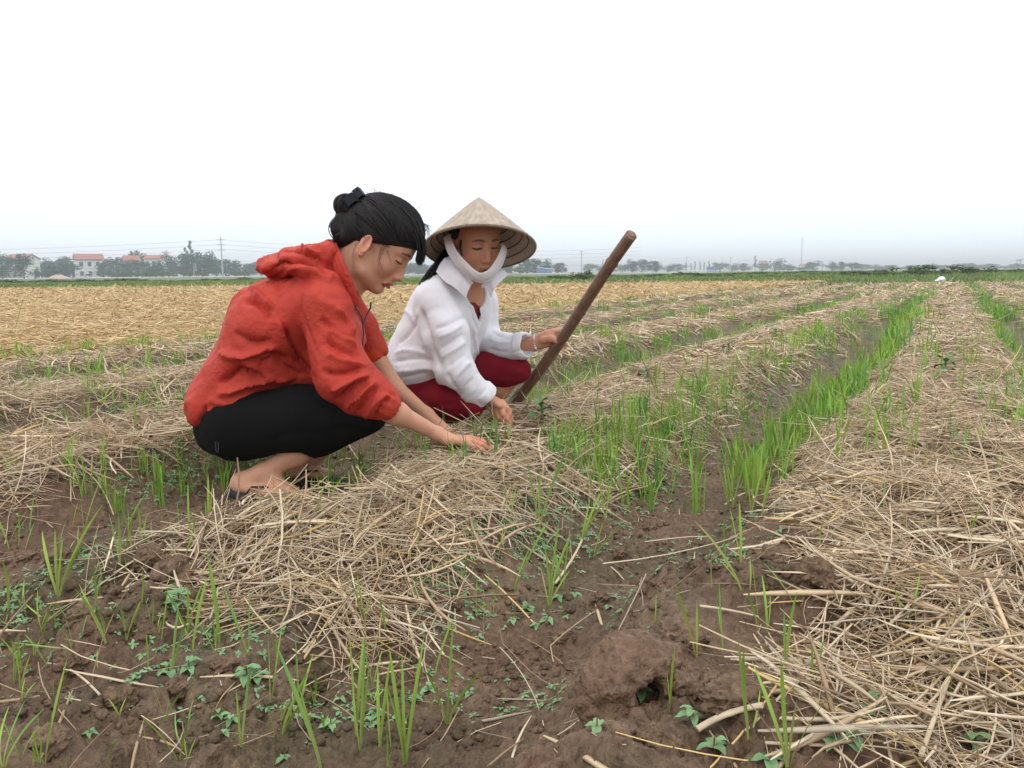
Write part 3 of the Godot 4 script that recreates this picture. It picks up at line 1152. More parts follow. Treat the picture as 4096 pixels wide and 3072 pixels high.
func clod_mesh(r: RandomNumberGenerator, radii: Vector3, hollow: bool, res := 26) -> MB:
	var b := MB.new()
	var sd := r.randf() * 50.0
	if hollow:
		var f := Field.new(-radii * 1.8, radii * 1.8, 0.0055)
		f.ell(Vector3.ZERO, radii, 0.02)
		f.ell(Vector3(radii.x * 0.7, -0.015, -0.02), radii * 0.8, 0.03)
		f.ell(Vector3(-radii.x * 0.5, -0.02, 0.02), radii * 0.7, 0.03)
		# the burrow opens toward the low side
		f.cone(Vector3(0.010, 0.000, radii.z * 1.4), Vector3(0.0, 0.004, -0.03), 0.019, 0.018, 0.006, true)
		f.cone(Vector3(0.012, 0.020, radii.z * 1.4), Vector3(0.008, 0.016, 0.0), 0.012, 0.010, 0.006, true)
		f.net(b)
		smooth_mesh(b)
		for k in b.v.size():
			var p := b.v[k]
			b.v[k] = p + b.n[k] * (0.014 * noise_b.get_noise_3d(p.x * 28.0, p.y * 28.0, p.z * 28.0) + 0.005 * noise_r.get_noise_3d(p.x * 60.0, p.y * 60.0, p.z * 60.0))
			b.c[k] = Color(0.28, 0.172, 0.108) * (1.0 + 0.25 * noise_b.get_noise_3d(p.x * 14.0, p.y * 14.0, p.z * 14.0))
		smooth_mesh(b)
		return b
	for j in res + 1:
		for k in res * 2:
			var th := PI * j / res
			var ph := PI * k / res
			var d := Vector3(sin(th) * cos(ph), cos(th), sin(th) * sin(ph))
			var e := 1.0 + 0.45 * noise_b.get_noise_3d(d.x * 1.3 + sd, d.y * 1.3, d.z * 1.3) + 0.20 * noise_r.get_noise_3d(d.x * 2.6 + sd, d.y * 2.6, d.z * 2.6) + 0.16 * noise_b.get_noise_3d(d.x * 6.0 + sd, d.y * 6.0, d.z * 6.0)
			b.add(d * radii * e, d, Color(0.29, 0.188, 0.118) * (1.0 + 0.25 * noise_b.get_noise_3d(d.x * 2.0, d.y * 2.0 + sd, d.z * 2.0)))
	for j in res:
		for k in res * 2:
			var p0 := j * res * 2 + k
			var p1 := j * res * 2 + (k + 1) % (res * 2)
			b.i.append_array([p0, p1 + res * 2, p0 + res * 2, p0, p1, p1 + res * 2])
	fix_winding(b, Vector3.ZERO)
	return b


# ---------------------------------------------------------------- far side of the field
func far_at(px: float, py: float, depth: float) -> Vector3:
	var p := P(px, py, depth)
	return Vector3(p.x, height(p.x, p.z), p.z)


func crown_mesh(r: RandomNumberGenerator, lobes: Array, leaves: int, leaf_size: float, c0: Color) -> ArrayMesh:
	# many leaf-sized faces spread through the crown's lobes (unit: the tree is about 1 tall)
	var b := MB.new()
	for q in leaves:
		var l: Array = lobes[r.randi_range(0, lobes.size() - 1)]
		var d := Vector3(r.randfn(0, 1), r.randfn(0, 1), r.randfn(0, 1)).normalized()
		var at: Vector3 = (l[0] as Vector3) + d * (l[1] as Vector3) * pow(r.randf(), 0.4)
		var s := leaf_size * r.randf_range(0.6, 1.5)
		var nn := (d + Vector3(r.randfn(0, 0.5), r.randfn(0, 0.5) + 0.3, r.randfn(0, 0.5))).normalized()
		var a := nn.cross(Vector3(r.randfn(0, 1), r.randfn(0, 1), r.randfn(0, 1))).normalized()
		var e := nn.cross(a)
		var c := c0 * r.randf_range(0.75, 1.25)
		var p0 := b.add(at - a * s, nn, c)
		b.add(at + e * s * 0.6, nn, c)
		b.add(at + a * s, nn, c)
		b.add(at - e * s * 0.6, nn, c)
		b.i.append_array([p0, p0 + 1, p0 + 2, p0, p0 + 2, p0 + 3])
	return b.mesh(M.far_leaf)


func trunk_mesh(r: RandomNumberGenerator, tall: float, thick: float, limbs: int) -> ArrayMesh:
	var b := MB.new()
	var c := Color(0.13, 0.10, 0.075)
	b.tube(PackedVector3Array([Vector3(0, -0.03, 0), Vector3(0.01, tall * 0.5, 0), Vector3(0.0, tall, 0.01)]), PackedFloat32Array([thick, thick * 0.75, thick * 0.4]), 7, c)
	for k in limbs:
		var g := TAU * k / limbs + r.randf()
		var y := tall * r.randf_range(0.45, 0.8)
		b.tube(PackedVector3Array([Vector3(0, y, 0), Vector3(cos(g) * 0.12, y + 0.12, sin(g) * 0.12), Vector3(cos(g) * 0.24, y + 0.28, sin(g) * 0.24)]), PackedFloat32Array([thick * 0.5, thick * 0.35, thick * 0.15]), 5, c)
	return b.mesh(M.paint)


func tree_kinds(r: RandomNumberGenerator) -> Array:
	var out := []
	var g0 := Color(0.036, 0.100, 0.066)
	# broad round crown
	for k in 3:
		var lobes := []
		for q in 9:
			lobes.append([Vector3(r.randfn(0, 0.20), r.randf_range(0.18, 0.82), r.randfn(0, 0.20)), Vector3.ONE * r.randf_range(0.14, 0.24)])
		lobes.append([Vector3(0, 0.55, 0), Vector3(0.36, 0.30, 0.36)])
		lobes.append([Vector3(0, 0.25, 0), Vector3(0.40, 0.24, 0.40)])
		out.append([crown_mesh(r, lobes, 1300, 0.032, g0 * r.randf_range(0.85, 1.15)), trunk_mesh(r, 0.6, 0.035, 4)])
	# tall narrow
	for k in 2:
		var lobes := []
		for q in 7:
			lobes.append([Vector3(r.randfn(0, 0.06), 0.25 + 0.1 * q, r.randfn(0, 0.06)), Vector3(0.13, 0.10, 0.13) * (1.15 - 0.09 * q)])
		out.append([crown_mesh(r, lobes, 500, 0.026, g0), trunk_mesh(r, 0.8, 0.022, 3)])
	# thin and open
	var thin := []
	for q in 6:
		thin.append([Vector3(r.randfn(0, 0.16), r.randf_range(0.5, 0.95), r.randfn(0, 0.16)), Vector3(0.10, 0.06, 0.10)])
	out.append([crown_mesh(r, thin, 220, 0.026, g0 * 1.1), trunk_mesh(r, 0.75, 0.018, 5)])
	# low dense shrub
	for k in 2:
		var sh := []
		for q in 8:
			sh.append([Vector3(r.randfn(0, 0.30), r.randf_range(0.22, 0.62), r.randfn(0, 0.30)), Vector3(0.26, 0.24, 0.26) * r.randf_range(0.7, 1.1)])
		out.append([crown_mesh(r, sh, 620, 0.050, Color(0.070, 0.115, 0.035) * (1.0 + 0.25 * k)), trunk_mesh(r, 0.3, 0.03, 5)])
	return out


func plant_tree(kinds: Array, kind: int, called: String, at: Vector3, tall: float, wide: float, label: String, category: String, group: String, r: RandomNumberGenerator, tint := 1.0) -> void:
	var o := base(called, at, label, category, group)
	var k: Array = kinds[kind]
	part("trunk" if called.contains("tree") else "stem", k[1], o)
	part("crown" if called.contains("tree") else "foliage", k[0], o)
	o.basis = Basis(Vector3.UP, r.randf() * TAU) * Basis.from_scale(Vector3(wide, tall, wide))


func build_background() -> void:
	var r := RandomNumberGenerator.new()
	r.seed = 9090
	var kinds := tree_kinds(r)
	var m_px := func(z: float) -> float: return z / FOC
	# --- the road with its embankment on the far side
	var road := MB.new()
	var left := [Vector3(-260, 0, -205), Vector3(-40, 0, -225), Vector3(60, 0, -250)]
	for k in 2:
		var a: Vector3 = left[k]
		var e: Vector3 = left[k + 1]
		road.quad(a + Vector3(0, 0.28, -7), e + Vector3(0, 0.28, -7), e + Vector3(0, 0.28, 0), a + Vector3(0, 0.28, 0), Color(0.42, 0.41, 0.39))
		road.quad(a + Vector3(0, 0.28, 0), e + Vector3(0, 0.28, 0), e + Vector3(0, -0.1, 1.2), a + Vector3(0, -0.1, 1.2), Color(0.42, 0.41, 0.39))
	var ro := part("road", road.mesh(M.paint), self)
	tag(ro, "pale raised road running past the village trees", "", "", "structure")
	# --- the treeline: pixel of the foot, height and width in pixels, depth, kind
	var village := "hazy leafy tree in the village treeline around the red-roofed houses"
	var hazy := "hazy blue-green tree in the low treeline beyond the field"
	var list := [
		[4, 280, 24, 26, 235, 0, village], [-14, 280, 26, 30, 240, 1, village], [-40, 280, 25, 30, 240, 2, village], [3, 281, 15, 14, 205, 1, village],
		[42, 280, 19, 24, 262, 1, village], [54, 280, 19, 24, 265, 2, village], [66, 280, 21, 22, 262, 0, village], [74, 280, 18, 20, 258, 1, village], [57, 281, 14, 24, 215, 2, village], [68, 281, 15, 22, 218, 0, village],
		[50, 281, 12, 14, 214, 1, village], [104, 280, 17, 22, 235, 2, village], [114, 280, 20, 24, 246, 0, village], [124, 280, 17, 22, 236, 1, village], [131, 280, 27, 14, 275, 3, village], [138, 280, 26, 16, 275, 0, village],
		[145, 280, 24, 20, 272, 2, village], [138, 280, 17, 28, 232, 0, village], [152, 280, 16, 28, 228, 1, village], [162, 280, 14, 24, 226, 2, village], [174, 280, 24, 22, 246, 1, village],
		[184, 280, 26, 24, 250, 2, village], [193, 280, 37, 16, 268, 4, village], [189, 280, 30, 14, 266, 3, village], [199, 280, 24, 26, 244, 0, village], [208, 280, 24, 26, 246, 1, village], [217, 280, 20, 24, 248, 2, village],
		[226, 279, 17, 24, 262, 0, village], [237, 279, 15, 24, 268, 1, village], [249, 279, 14, 26, 280, 2, village], [262, 279, 14, 26, 290, 0, village], [276, 279, 13, 28, 300, 1, village],
		[392, 275, 11, 26, 330, 1, hazy], [404, 275, 10, 26, 335, 2, hazy], [418, 275, 11, 28, 330, 0, hazy], [433, 275, 9, 28, 340, 1, hazy],
		[447, 275, 9, 26, 340, 2, hazy], [500, 275, 12, 20, 262, 0, hazy], [511, 275, 12, 20, 258, 1, hazy], [527, 275, 17, 22, 256, 2, hazy], [536, 275, 15, 18, 258, 0, hazy], [548, 275, 14, 20, 262, 1, hazy], [558, 275, 12, 18, 266, 2, hazy],
		[565, 275, 9, 12, 280, 5, hazy], [520, 275.5, 7, 20, 232, 6, hazy], [590, 274, 9, 16, 380, 0, hazy], [600, 274, 8, 14, 385, 1, hazy], [612, 274, 7, 18, 400, 2, hazy], [622, 274, 8, 16, 400, 0, hazy],
		[632, 274, 13, 16, 300, 1, hazy], [642, 274, 13, 18, 296, 0, hazy], [656, 274, 13, 18, 298, 2, hazy], [668, 273.5, 8, 18, 380, 1, hazy], [678, 273.5, 8, 16, 420, 0, hazy],
		[686, 273, 10, 5, 430, 3, hazy], [691, 273, 9, 5, 440, 4, hazy], [695, 273, 11, 5, 430, 3, hazy], [700, 273, 11, 5, 440, 4, hazy], [704, 273, 10, 5, 430, 3, hazy], [709, 273, 11, 6, 430, 4, hazy],
		[720, 272.5, 9, 20, 420, 0, hazy], [732, 272.5, 8, 18, 430, 1, hazy], [744, 272.5, 9, 18, 420, 2, hazy], [755, 272, 16, 8, 430, 4, hazy], [762, 272, 8, 16, 420, 0, hazy], [775, 272, 12, 24, 400, 1, hazy], [788, 272, 7, 18, 400, 2, hazy],
		[800, 271.5, 6, 16, 360, 6, hazy], [812, 271.5, 9, 16, 350, 0, hazy], [822, 271.5, 10, 16, 345, 5, hazy], [832, 271.5, 9, 16, 345, 1, hazy], [841, 271.5, 10, 14, 340, 2, hazy], [852, 271, 8, 18, 345, 0, hazy], [1017, 268.5, 10, 12, 330, 5, hazy]]
	for k in 14:
		list.append([862 + k * 13, 270.6 - k * 0.12, r.randf_range(4.5, 6.5), 22, 420, [0, 1, 2, 6][k % 4], hazy])
	for k in 12:
		list.append([300 + k * 17, 277.5, r.randf_range(9.0, 13.0), 30, 330, k % 3, village])
	for e in list:
		var z: float = e[4]
		var at := far_at(e[0], e[1], z)
		var q := z / FOC
		plant_tree(kinds, e[5], "village_tree" if e[6] == village else "distant_tree", at, float(e[2]) * q * 1.06, float(e[3]) * q * 1.15, tree_label(e[0], e[5]), "tree", "trees of the far treeline", r)
	# the greener single tree in front of the tall house
	plant_tree(kinds, 0, "village_tree", far_at(24.5, 281, 196), 26.0 * 196 / FOC, 20.0 * 196 / FOC, "greener round-crowned tree with a bare trunk before the columned house", "tree", "trees of the far treeline", r)
	plant_tree(kinds, 1, "village_tree", far_at(36, 281, 197), 12.0 * 197 / FOC, 13.0 * 197 / FOC, "small dark round tree beside the pink sand heap", "tree", "trees of the far treeline", r)
	# bananas and bushes along the road
	for k in 16:
		var x := [112, 118, 124, 130, 137, 143, 150, 157, 163, 169, 184, 190, 197, 203, 236, 245][k] as float
		plant_tree(kinds, 6 + k % 2, "roadside_shrub", far_at(x, 280.3, 200), r.randf_range(6.0, 9.5) * 200 / FOC, 11.0 * 200 / FOC, "pale green shrub along the road below the village trees", "shrub", "roadside shrubs", r)
	# shrubs on the bank between the field and the land behind it
	for k in 30:
		var px := 520.0 + k * 17.2 + r.randfn(0, 4.0)
		var z := r.randf_range(43.0, 54.0)
		var py := 276.5 - (px - 512.0) * 0.009
		plant_tree(kinds, 6 + k % 2, "bank_shrub", far_at(px, py, z), r.randf_range(0.22, 0.45), r.randf_range(0.8, 1.8), ["low dark shrub on the grassy bank between the shed and the hoe handle", "low dark shrub on the grassy bank before the slender tree row", "low dark shrub on the grassy bank before the tall thin mast", "low dark shrub on the grassy bank near the white sack"][clampi(int((px - 500.0) / 130.0), 0, 3)], "shrub", "shrubs on the far bank", r)
	for k in 16:
		var px := -20.0 + k * 18.0 + r.randfn(0, 6.0)
		var z := r.randf_range(52.0, 66.0)
		plant_tree(kinds, 6 + k % 2, "bank_shrub", far_at(px, 284, z), r.randf_range(0.25, 0.50), r.randf_range(0.9, 2.2), "low bushy weed clump in the green strip before the road", "shrub", "shrubs of the green strip", r)
	plant_tree(kinds, 6, "bank_shrub", far_at(582, 277, 40), 0.75, 0.9, "tallest dark shrub on the bank behind the bamboo handle", "shrub", "shrubs on the far bank", r)
	plant_tree(kinds, 7, "bank_shrub", far_at(913, 275.5, 44), 0.80, 1.5, "big dark bush on the bank beside the white sack", "shrub", "shrubs on the far bank", r)
	plant_tree(kinds, 6, "bank_shrub", far_at(966, 275, 46), 0.75, 1.6, "big dark bush on the bank behind the white sack", "shrub", "shrubs on the far bank", r)
	build_houses()
	build_poles()
	build_roadside()


func gable_house(called: String, px: float, py_base: float, wide: float, tall: float, roof: float, depth: float, label: String, turn: float, floors: int, deep := 0.8) -> Node3D:
	# wide, tall, roof in pixels
	var q := depth / FOC
	var o := base(called, far_at(px, py_base, depth), label, "house", "village houses")
	var w := wide * q
	var h := tall * q
	var rf := roof * q
	var dp := w * deep
	var b := MB.new()
	b.box(Vector3(-w / 2, 0, -dp / 2), Vector3(w / 2, h, dp / 2), Color(0.70, 0.71, 0.70))
	for s: float in [-1.0, 1.0]:
		b.tri(Vector3(s * w / 2, h, -dp / 2), Vector3(s * w / 2, h + rf, 0), Vector3(s * w / 2, h, dp / 2), Color(0.70, 0.71, 0.70))
	part("wall", b.mesh(M.paint), o)
	b = MB.new()
	var ov := 0.05 * w
	for s: float in [-1.0, 1.0]:
		var e := Vector3(0, -rf * 0.12, s * (dp / 2 + ov))
		var pts := [Vector3(-w / 2 - ov, h, 0) + e, Vector3(w / 2 + ov, h, 0) + e, Vector3(w / 2 + ov, h + rf * 1.04, 0), Vector3(-w / 2 - ov, h + rf * 1.04, 0)]
		b.quad(pts[0], pts[1], pts[2], pts[3], Color(0.38, 0.150, 0.125))
		b.quad(pts[3] + Vector3(0, 0.15, 0), pts[2] + Vector3(0, 0.15, 0), pts[1] + Vector3(0, 0.15, 0), pts[0] + Vector3(0, 0.15, 0), Color(0.38, 0.150, 0.125))
	part("roof", b.mesh(M.paint), o)
	for fl in floors:
		for k in 3:
			var wb := MB.new()
			var cx := (-0.30 + 0.30 * k) * w
			var y := h * (fl + 0.25) / floors
			wb.box(Vector3(cx - 0.07 * w, y, dp / 2), Vector3(cx + 0.07 * w, y + h * 0.48 / floors, dp / 2 + 0.06), Color(0.10, 0.12, 0.14))
			part("window", wb.mesh(M.paint), o)
	o.rotation.y = turn
	return o


func tree_label(px: float, kind: int) -> String:
	var marks := [[12, "hazy leafy tree beside the columned villa on the open side"], [76, "hazy leafy tree between the columned villa and the white two-storey house"],
		[125, "hazy leafy tree between the white two-storey house and the bright red roof"], [150, "hazy leafy tree crowding round the bright red roof"], [172, "dark leafy tree below the long low red roof"],
		[222, "dark leafy tree in the tall clump beside the concrete power pole"], [300, "hazy leafy tree trailing from the concrete pole behind the red-jacketed woman"], [384, "low hazy tree hidden behind the woman in the red jacket"],
		[460, "low hazy tree showing in the gap between the two women"], [570, "leafy green-grey tree around the blue shed"], [625, "faint low tree by the grey church tower"], [665, "round-crowned tree in the clump beyond the hoe handle"],
		[683, "faint low tree between the round clump and the slender row"], [712, "slender upright tree in the row by the dark blue container"], [795, "faint hazy tree around the small faded red-roofed house"],
		[860, "hazy tree near the foot of the very tall thin mast"], [1010, "low hazy tree in the even treeline beyond the white sack"], [9999, "open-crowned tree standing alone above the even treeline"]]
	if kind == 4 and px > 185 and px < 200:
		return "slender tree rising highest above the clump beside the concrete pole"
	if kind == 4 and px > 750 and px < 760:
		return "tall wispy tree standing above the small faded red-roofed house"
	for m in marks:
		if px < float(m[0]):
			return m[1]
	return ""


func build_houses() -> void:
	var h1 := gable_house("villa", 23.5, 280, 24, 19, 4.2, 250, "tall pale house with columns and red roof behind the round tree", -0.25, 3)
	for s in [-1.0, -0.3, 0.45, 1.0]:
		var b := MB.new()
		var q := 250 / FOC
		b.tube(PackedVector3Array([Vector3(s * 12 * q, 0, 12 * q), Vector3(s * 12 * q, 19 * q, 12 * q)]), PackedFloat32Array([0.22, 0.22]), 10, Color(0.62, 0.56, 0.50))
		part("column", b.mesh(M.paint), h1)
	var bal := MB.new()
	bal.box(Vector3(-12, 9.5, 9.8) * (250 / FOC), Vector3(12, 10.3, 12.6) * (250 / FOC), Color(0.60, 0.52, 0.47))
	part("balcony", bal.mesh(M.paint), h1)
	gable_house("villa", 90, 280, 24, 18, 5.0, 240, "white two-storey house with red roof standing clear of the trees", 0.55, 2)
	gable_house("villa", 133, 279, 15, 16, 5.0, 262, "house of which a bright red roof shows above dark trees", 0.2, 2)
	gable_house("villa", 159, 279, 20, 18, 3.2, 270, "long low red roof showing between two tree crowns", -0.1, 2)
	gable_house("villa", 763, 272, 8, 7.0, 3.0, 440, "small faded red-roofed house among distant hazy trees", 0.4, 1)
	gable_house("villa", 805, 271.5, 9, 5.0, 1.6, 420, "faint grey low house below the tall thin mast", 0.1, 1)
	# blue shed
	var q := 250 / FOC
	var o := base("shed", far_at(545.5, 276.6, 250), "small blue sheet-metal shed with white roof beside the trees", "shed")
	var b := MB.new()
	b.box(Vector3(-7.5 * q, 0, -1.5), Vector3(6.0 * q, 4.6 * q, 1.5), Color(0.12, 0.25, 0.48))
	part("wall", b.mesh(M.paint), o)
	b = MB.new()
	var rl := Vector3(-6.5 * q, 6.2 * q, -1.8)
	b.quad(Vector3(-5.5 * q, 6.0 * q, 1.9), Vector3(-6.0 * q, 6.4 * q, -1.9), Vector3(9.5 * q, 4.9 * q, -1.9), Vector3(9.5 * q, 4.6 * q, 1.9), Color(0.72, 0.76, 0.80))
	b.quad(Vector3(-5.5 * q, 6.0 * q, 1.9), Vector3(9.5 * q, 4.6 * q, 1.9), Vector3(9.5 * q, 4.3 * q, 1.9), Vector3(-5.5 * q, 5.7 * q, 1.9), Color(0.62, 0.66, 0.70))
	b.box(Vector3(-5.5 * q, 4.6 * q, -1.4), Vector3(4.0 * q, 5.2 * q, 1.4), Color(0.12, 0.25, 0.48))
	part("roof", b.mesh(M.paint), o)
	b = MB.new()
	b.box(Vector3(2.0 * q, 0, 1.5), Vector3(4.4 * q, 3.8 * q, 1.56), Color(0.20, 0.33, 0.55))
	part("door", b.mesh(M.paint), o)
	# blue container among the distant trees
	q = 400 / FOC
	o = base("container", far_at(711.8, 272.4, 400), "dark blue metal container among the distant trees", "container")
	b = MB.new()
	b.box(Vector3(-4.7 * q, 2.0 * q, -1.2), Vector3(4.7 * q, 5.0 * q, 1.2), Color(0.06, 0.12, 0.33))
	part("container_body", b.mesh(M.paint), o)
	for k in 4:
		b = MB.new()
		var x := (-4.0 + 2.6 * k) * q
		b.box(Vector3(x - 0.2, 0, -0.3), Vector3(x + 0.2, 2.0 * q, 0.3), Color(0.2, 0.2, 0.2))
		part("leg", b.mesh(M.paint), o)
	# church spire, very faint
	q = 620 / FOC
	o = base("church", far_at(603, 273, 620), "faint grey church tower with a pointed spire", "church")
	b = MB.new()
	b.box(Vector3(-1.6 * q, 0, -1.2), Vector3(1.6 * q, 7.0 * q, 1.2), Color(0.42, 0.42, 0.44))
	part("tower", b.mesh(M.paint), o)
	b = MB.new()
	for k in 4:
		var c := [Vector3(-1.6, 7, -1.6), Vector3(1.6, 7, -1.6), Vector3(1.6, 7, 1.6), Vector3(-1.6, 7, 1.6)]
		b.tri((c[k] as Vector3) * q, (c[(k + 1) % 4] as Vector3) * q, Vector3(0, 14.0, 0) * q, Color(0.36, 0.37, 0.40))
	part("spire", b.mesh(M.paint), o)


func utility_pole(px: float, py: float, top: float, depth: float, thick: float, label: String, arms: int, called := "utility_pole") -> Vector3:
	var at := far_at(px, py, depth)
	var o := base(called, at, label, "pole", "poles and masts")
	var h := (py - top) * depth / FOC
	var b := MB.new()
	b.tube(PackedVector3Array([Vector3(0, -0.3, 0), Vector3(0, h, 0)]), PackedFloat32Array([thick, thick * 0.6]), 8, Color(0.46, 0.46, 0.45))
	part("mast", b.mesh(M.paint), o)
	for k in arms:
		b = MB.new()
		var y := h * (0.93 - 0.13 * k)
		b.box(Vector3(-0.9, y, -0.08), Vector3(0.9, y + 0.14, 0.08), Color(0.40, 0.40, 0.40))
		part("crossarm", b.mesh(M.paint), o)
	return at + Vector3(0, h, 0)


func wire(a: Vector3, e: Vector3, sag: float, label: String) -> void:
	var b := MB.new()
	var pts := PackedVector3Array()
	var rad := PackedFloat32Array()
	for k in 25:
		var t := k / 24.0
		pts.append(a.lerp(e, t) - Vector3(0, sag * 4.0 * t * (1.0 - t), 0) - a)
		rad.append(0.022)
	b.tube(pts, rad, 4, Color(0.25, 0.26, 0.27))
	var o := part("power_line", b.mesh(M.paint), self)
	o.position = a
	tag(o, label, "power line", "overhead power lines")


func build_poles() -> void:
	var t := utility_pole(223, 279, 240, 195, 0.20, "tall concrete power pole with crossarms behind the red-jacketed woman's back", 3)
	var t2 := utility_pole(581.5, 274, 251.5, 330, 0.22, "thin hazy power pole between the blue shed and the hoe handle", 2)
	utility_pole(686.5, 272.5, 257, 420, 0.22, "faint pole among slender distant trees", 1)
	utility_pole(730, 272.5, 258, 420, 0.22, "faint lone pole beyond the dark blue container", 1)
	utility_pole(770, 272, 259, 420, 0.22, "faint pole beside the small faded house", 1)
	utility_pole(801, 271, 238.5, 470, 0.26, "very tall thin mast above the distant trees", 0, "radio_mast")
	utility_pole(194.5, 279.5, 268, 196, 0.13, "short dark post before the tallest village trees", 0, "post")
	for k in 3:
		wire(t + Vector3(0, -0.6 - 1.1 * k, 0), t + Vector3(-150, -1.0 - 1.1 * k, 20), 2.2, "thin power line sagging from the tall concrete pole toward the villas")
		wire(t + Vector3(0, -0.6 - 1.1 * k, 0), t + Vector3(110, -1.5 - 1.1 * k, -60), 2.0, "thin power line running from the tall concrete pole behind the women")
	wire(t + Vector3(0, -6.2, 0), t + Vector3(110, -6.6, -40), 0.8, "low dark cable running from the tall concrete pole behind the women")
	wire(t + Vector3(0, -6.2, 0), t + Vector3(-120, -5.6, 6), 1.5, "low dark cable running from the tall concrete pole before the village trees")
	wire(t2 + Vector3(0, -1, 0), t2 + Vector3(160, -3, -120), 2.0, "faint power line from the thin hazy pole")


func build_roadside() -> void:
	# heap of sand
	var q := 192 / FOC
	var o := base("sand_heap", far_at(60, 281.3, 192), "pinkish heap of sand beside the road", "sand heap")
	var b := MB.new()
	var n := 40
	for j in 13:
		for k in n:
			var g := TAU * k / n
			var t := j / 12.0
			var x := cos(g) * t * 12.8 * q
			var z := sin(g) * t * 6.0 * q
			var h := 4.1 * q * (pow(1.0 - t, 0.9)) * (1.0 + 0.25 * noise_a.get_noise_2d(x * 0.9, z * 0.9)) + 0.35 * exp(-pow((x + 2.0) / 1.2, 2.0)) * (1.0 - t)
			b.add(Vector3(x, h, z), Vector3.UP, Color(0.50, 0.36, 0.29) * (1.0 + 0.15 * noise_b.get_noise_2d(x, z)))
	for j in 12:
		for k in n:
			var p0 := j * n + k
			var p1 := j * n + (k + 1) % n
			b.i.append_array([p0, p1, p1 + n, p0, p1 + n, p0 + n])
	smooth_mesh(b)
	if b.n[n * 6].y < 0.0:
		for t in range(0, b.i.size(), 3):
			var k := b.i[t + 1]
			b.i[t + 1] = b.i[t + 2]
			b.i[t + 2] = k
		smooth_mesh(b)
	part("sand", b.mesh(M.paint), o)
	# a rider passing on a motorbike
	var at := far_at(88.5, 280.6, 212) + Vector3(0, 0.28, 0)
	var bike := base("motorbike", at, "small dark motorbike passing along the road", "motorbike")
	for s: float in [-0.62, 0.62]:
		var w := MB.new()
		var pts := PackedVector3Array()
		var rad := PackedFloat32Array()
		for k in 17:
			var g := TAU * k / 16.0
			pts.append(Vector3(s + cos(g) * 0.26, 0.30 + sin(g) * 0.26, 0))
			rad.append(0.05)
		w.tube(pts, rad, 6, Color(0.02, 0.02, 0.02), 1.0, Vector3.ZERO, false)
		part("wheel", w.mesh(M.rubber), bike)
	var f := Field.new(Vector3(-0.9, 0.1, -0.3), Vector3(0.9, 1.2, 0.3), 0.05)
	f.cone(Vector3(-0.6, 0.62, 0), Vector3(0.1, 0.55, 0), 0.12, 0.12, 0.06)
	f.cone(Vector3(0.1, 0.5, 0), Vector3(0.5, 0.85, 0), 0.11, 0.09, 0.06)
	f.cone(Vector3(0.5, 0.9, -0.22), Vector3(0.5, 0.9, 0.22), 0.05, 0.05, 0.03)
	f.cone(Vector3(0.5, 0.85, 0), Vector3(0.62, 0.35, 0), 0.05, 0.05, 0.03)
	var fb := MB.new()
	f.net(fb)
	tint_from(fb, 0, Color(0.06, 0.05, 0.05))
	smooth_mesh(fb)
	part("frame", fb.mesh(M.rubber), bike)
	var rider := base("person", at, "rider in a white shirt on the distant motorbike", "person")
	f = Field.new(Vector3(-0.7, 0.2, -0.4), Vector3(0.7, 1.8, 0.4), 0.05)
	f.oval(Vector3(-0.2, 0.72, 0), Vector3(-0.05, 1.22, 0), Vector2(0.18, 0.13), Vector2(0.22, 0.13), Vector3.BACK, 0.06)
	f.ell(Vector3(0.02, 1.52, 0), Vector3(0.11, 0.14, 0.10), 0.04)
	f.cone(Vector3(-0.02, 1.25, 0), Vector3(0.0, 1.42, 0), 0.07, 0.06, 0.04)
	for s: float in [-1.0, 1.0]:
		f.cone(Vector3(-0.03, 1.2, 0.2 * s), Vector3(0.2, 0.95, 0.24 * s), 0.06, 0.05, 0.03)
		f.cone(Vector3(0.2, 0.95, 0.24 * s), Vector3(0.48, 0.92, 0.2 * s), 0.05, 0.04, 0.03)
		f.cone(Vector3(-0.2, 0.72, 0.1 * s), Vector3(0.25, 0.68, 0.16 * s), 0.10, 0.08, 0.04)
		f.cone(Vector3(0.25, 0.68, 0.16 * s), Vector3(0.12, 0.28, 0.16 * s), 0.07, 0.05, 0.04)
	fb = MB.new()
	f.net(fb)
	for k in fb.v.size():
		var p := fb.v[k]
		fb.c[k] = Color(0.78, 0.79, 0.80) if p.y > 0.78 and p.y < 1.34 else (Color(0.04, 0.04, 0.05) if p.y < 0.78 else Color(0.35, 0.2, 0.13))
	smooth_mesh(fb)
	part("body", fb.mesh(M.cotton), rider)


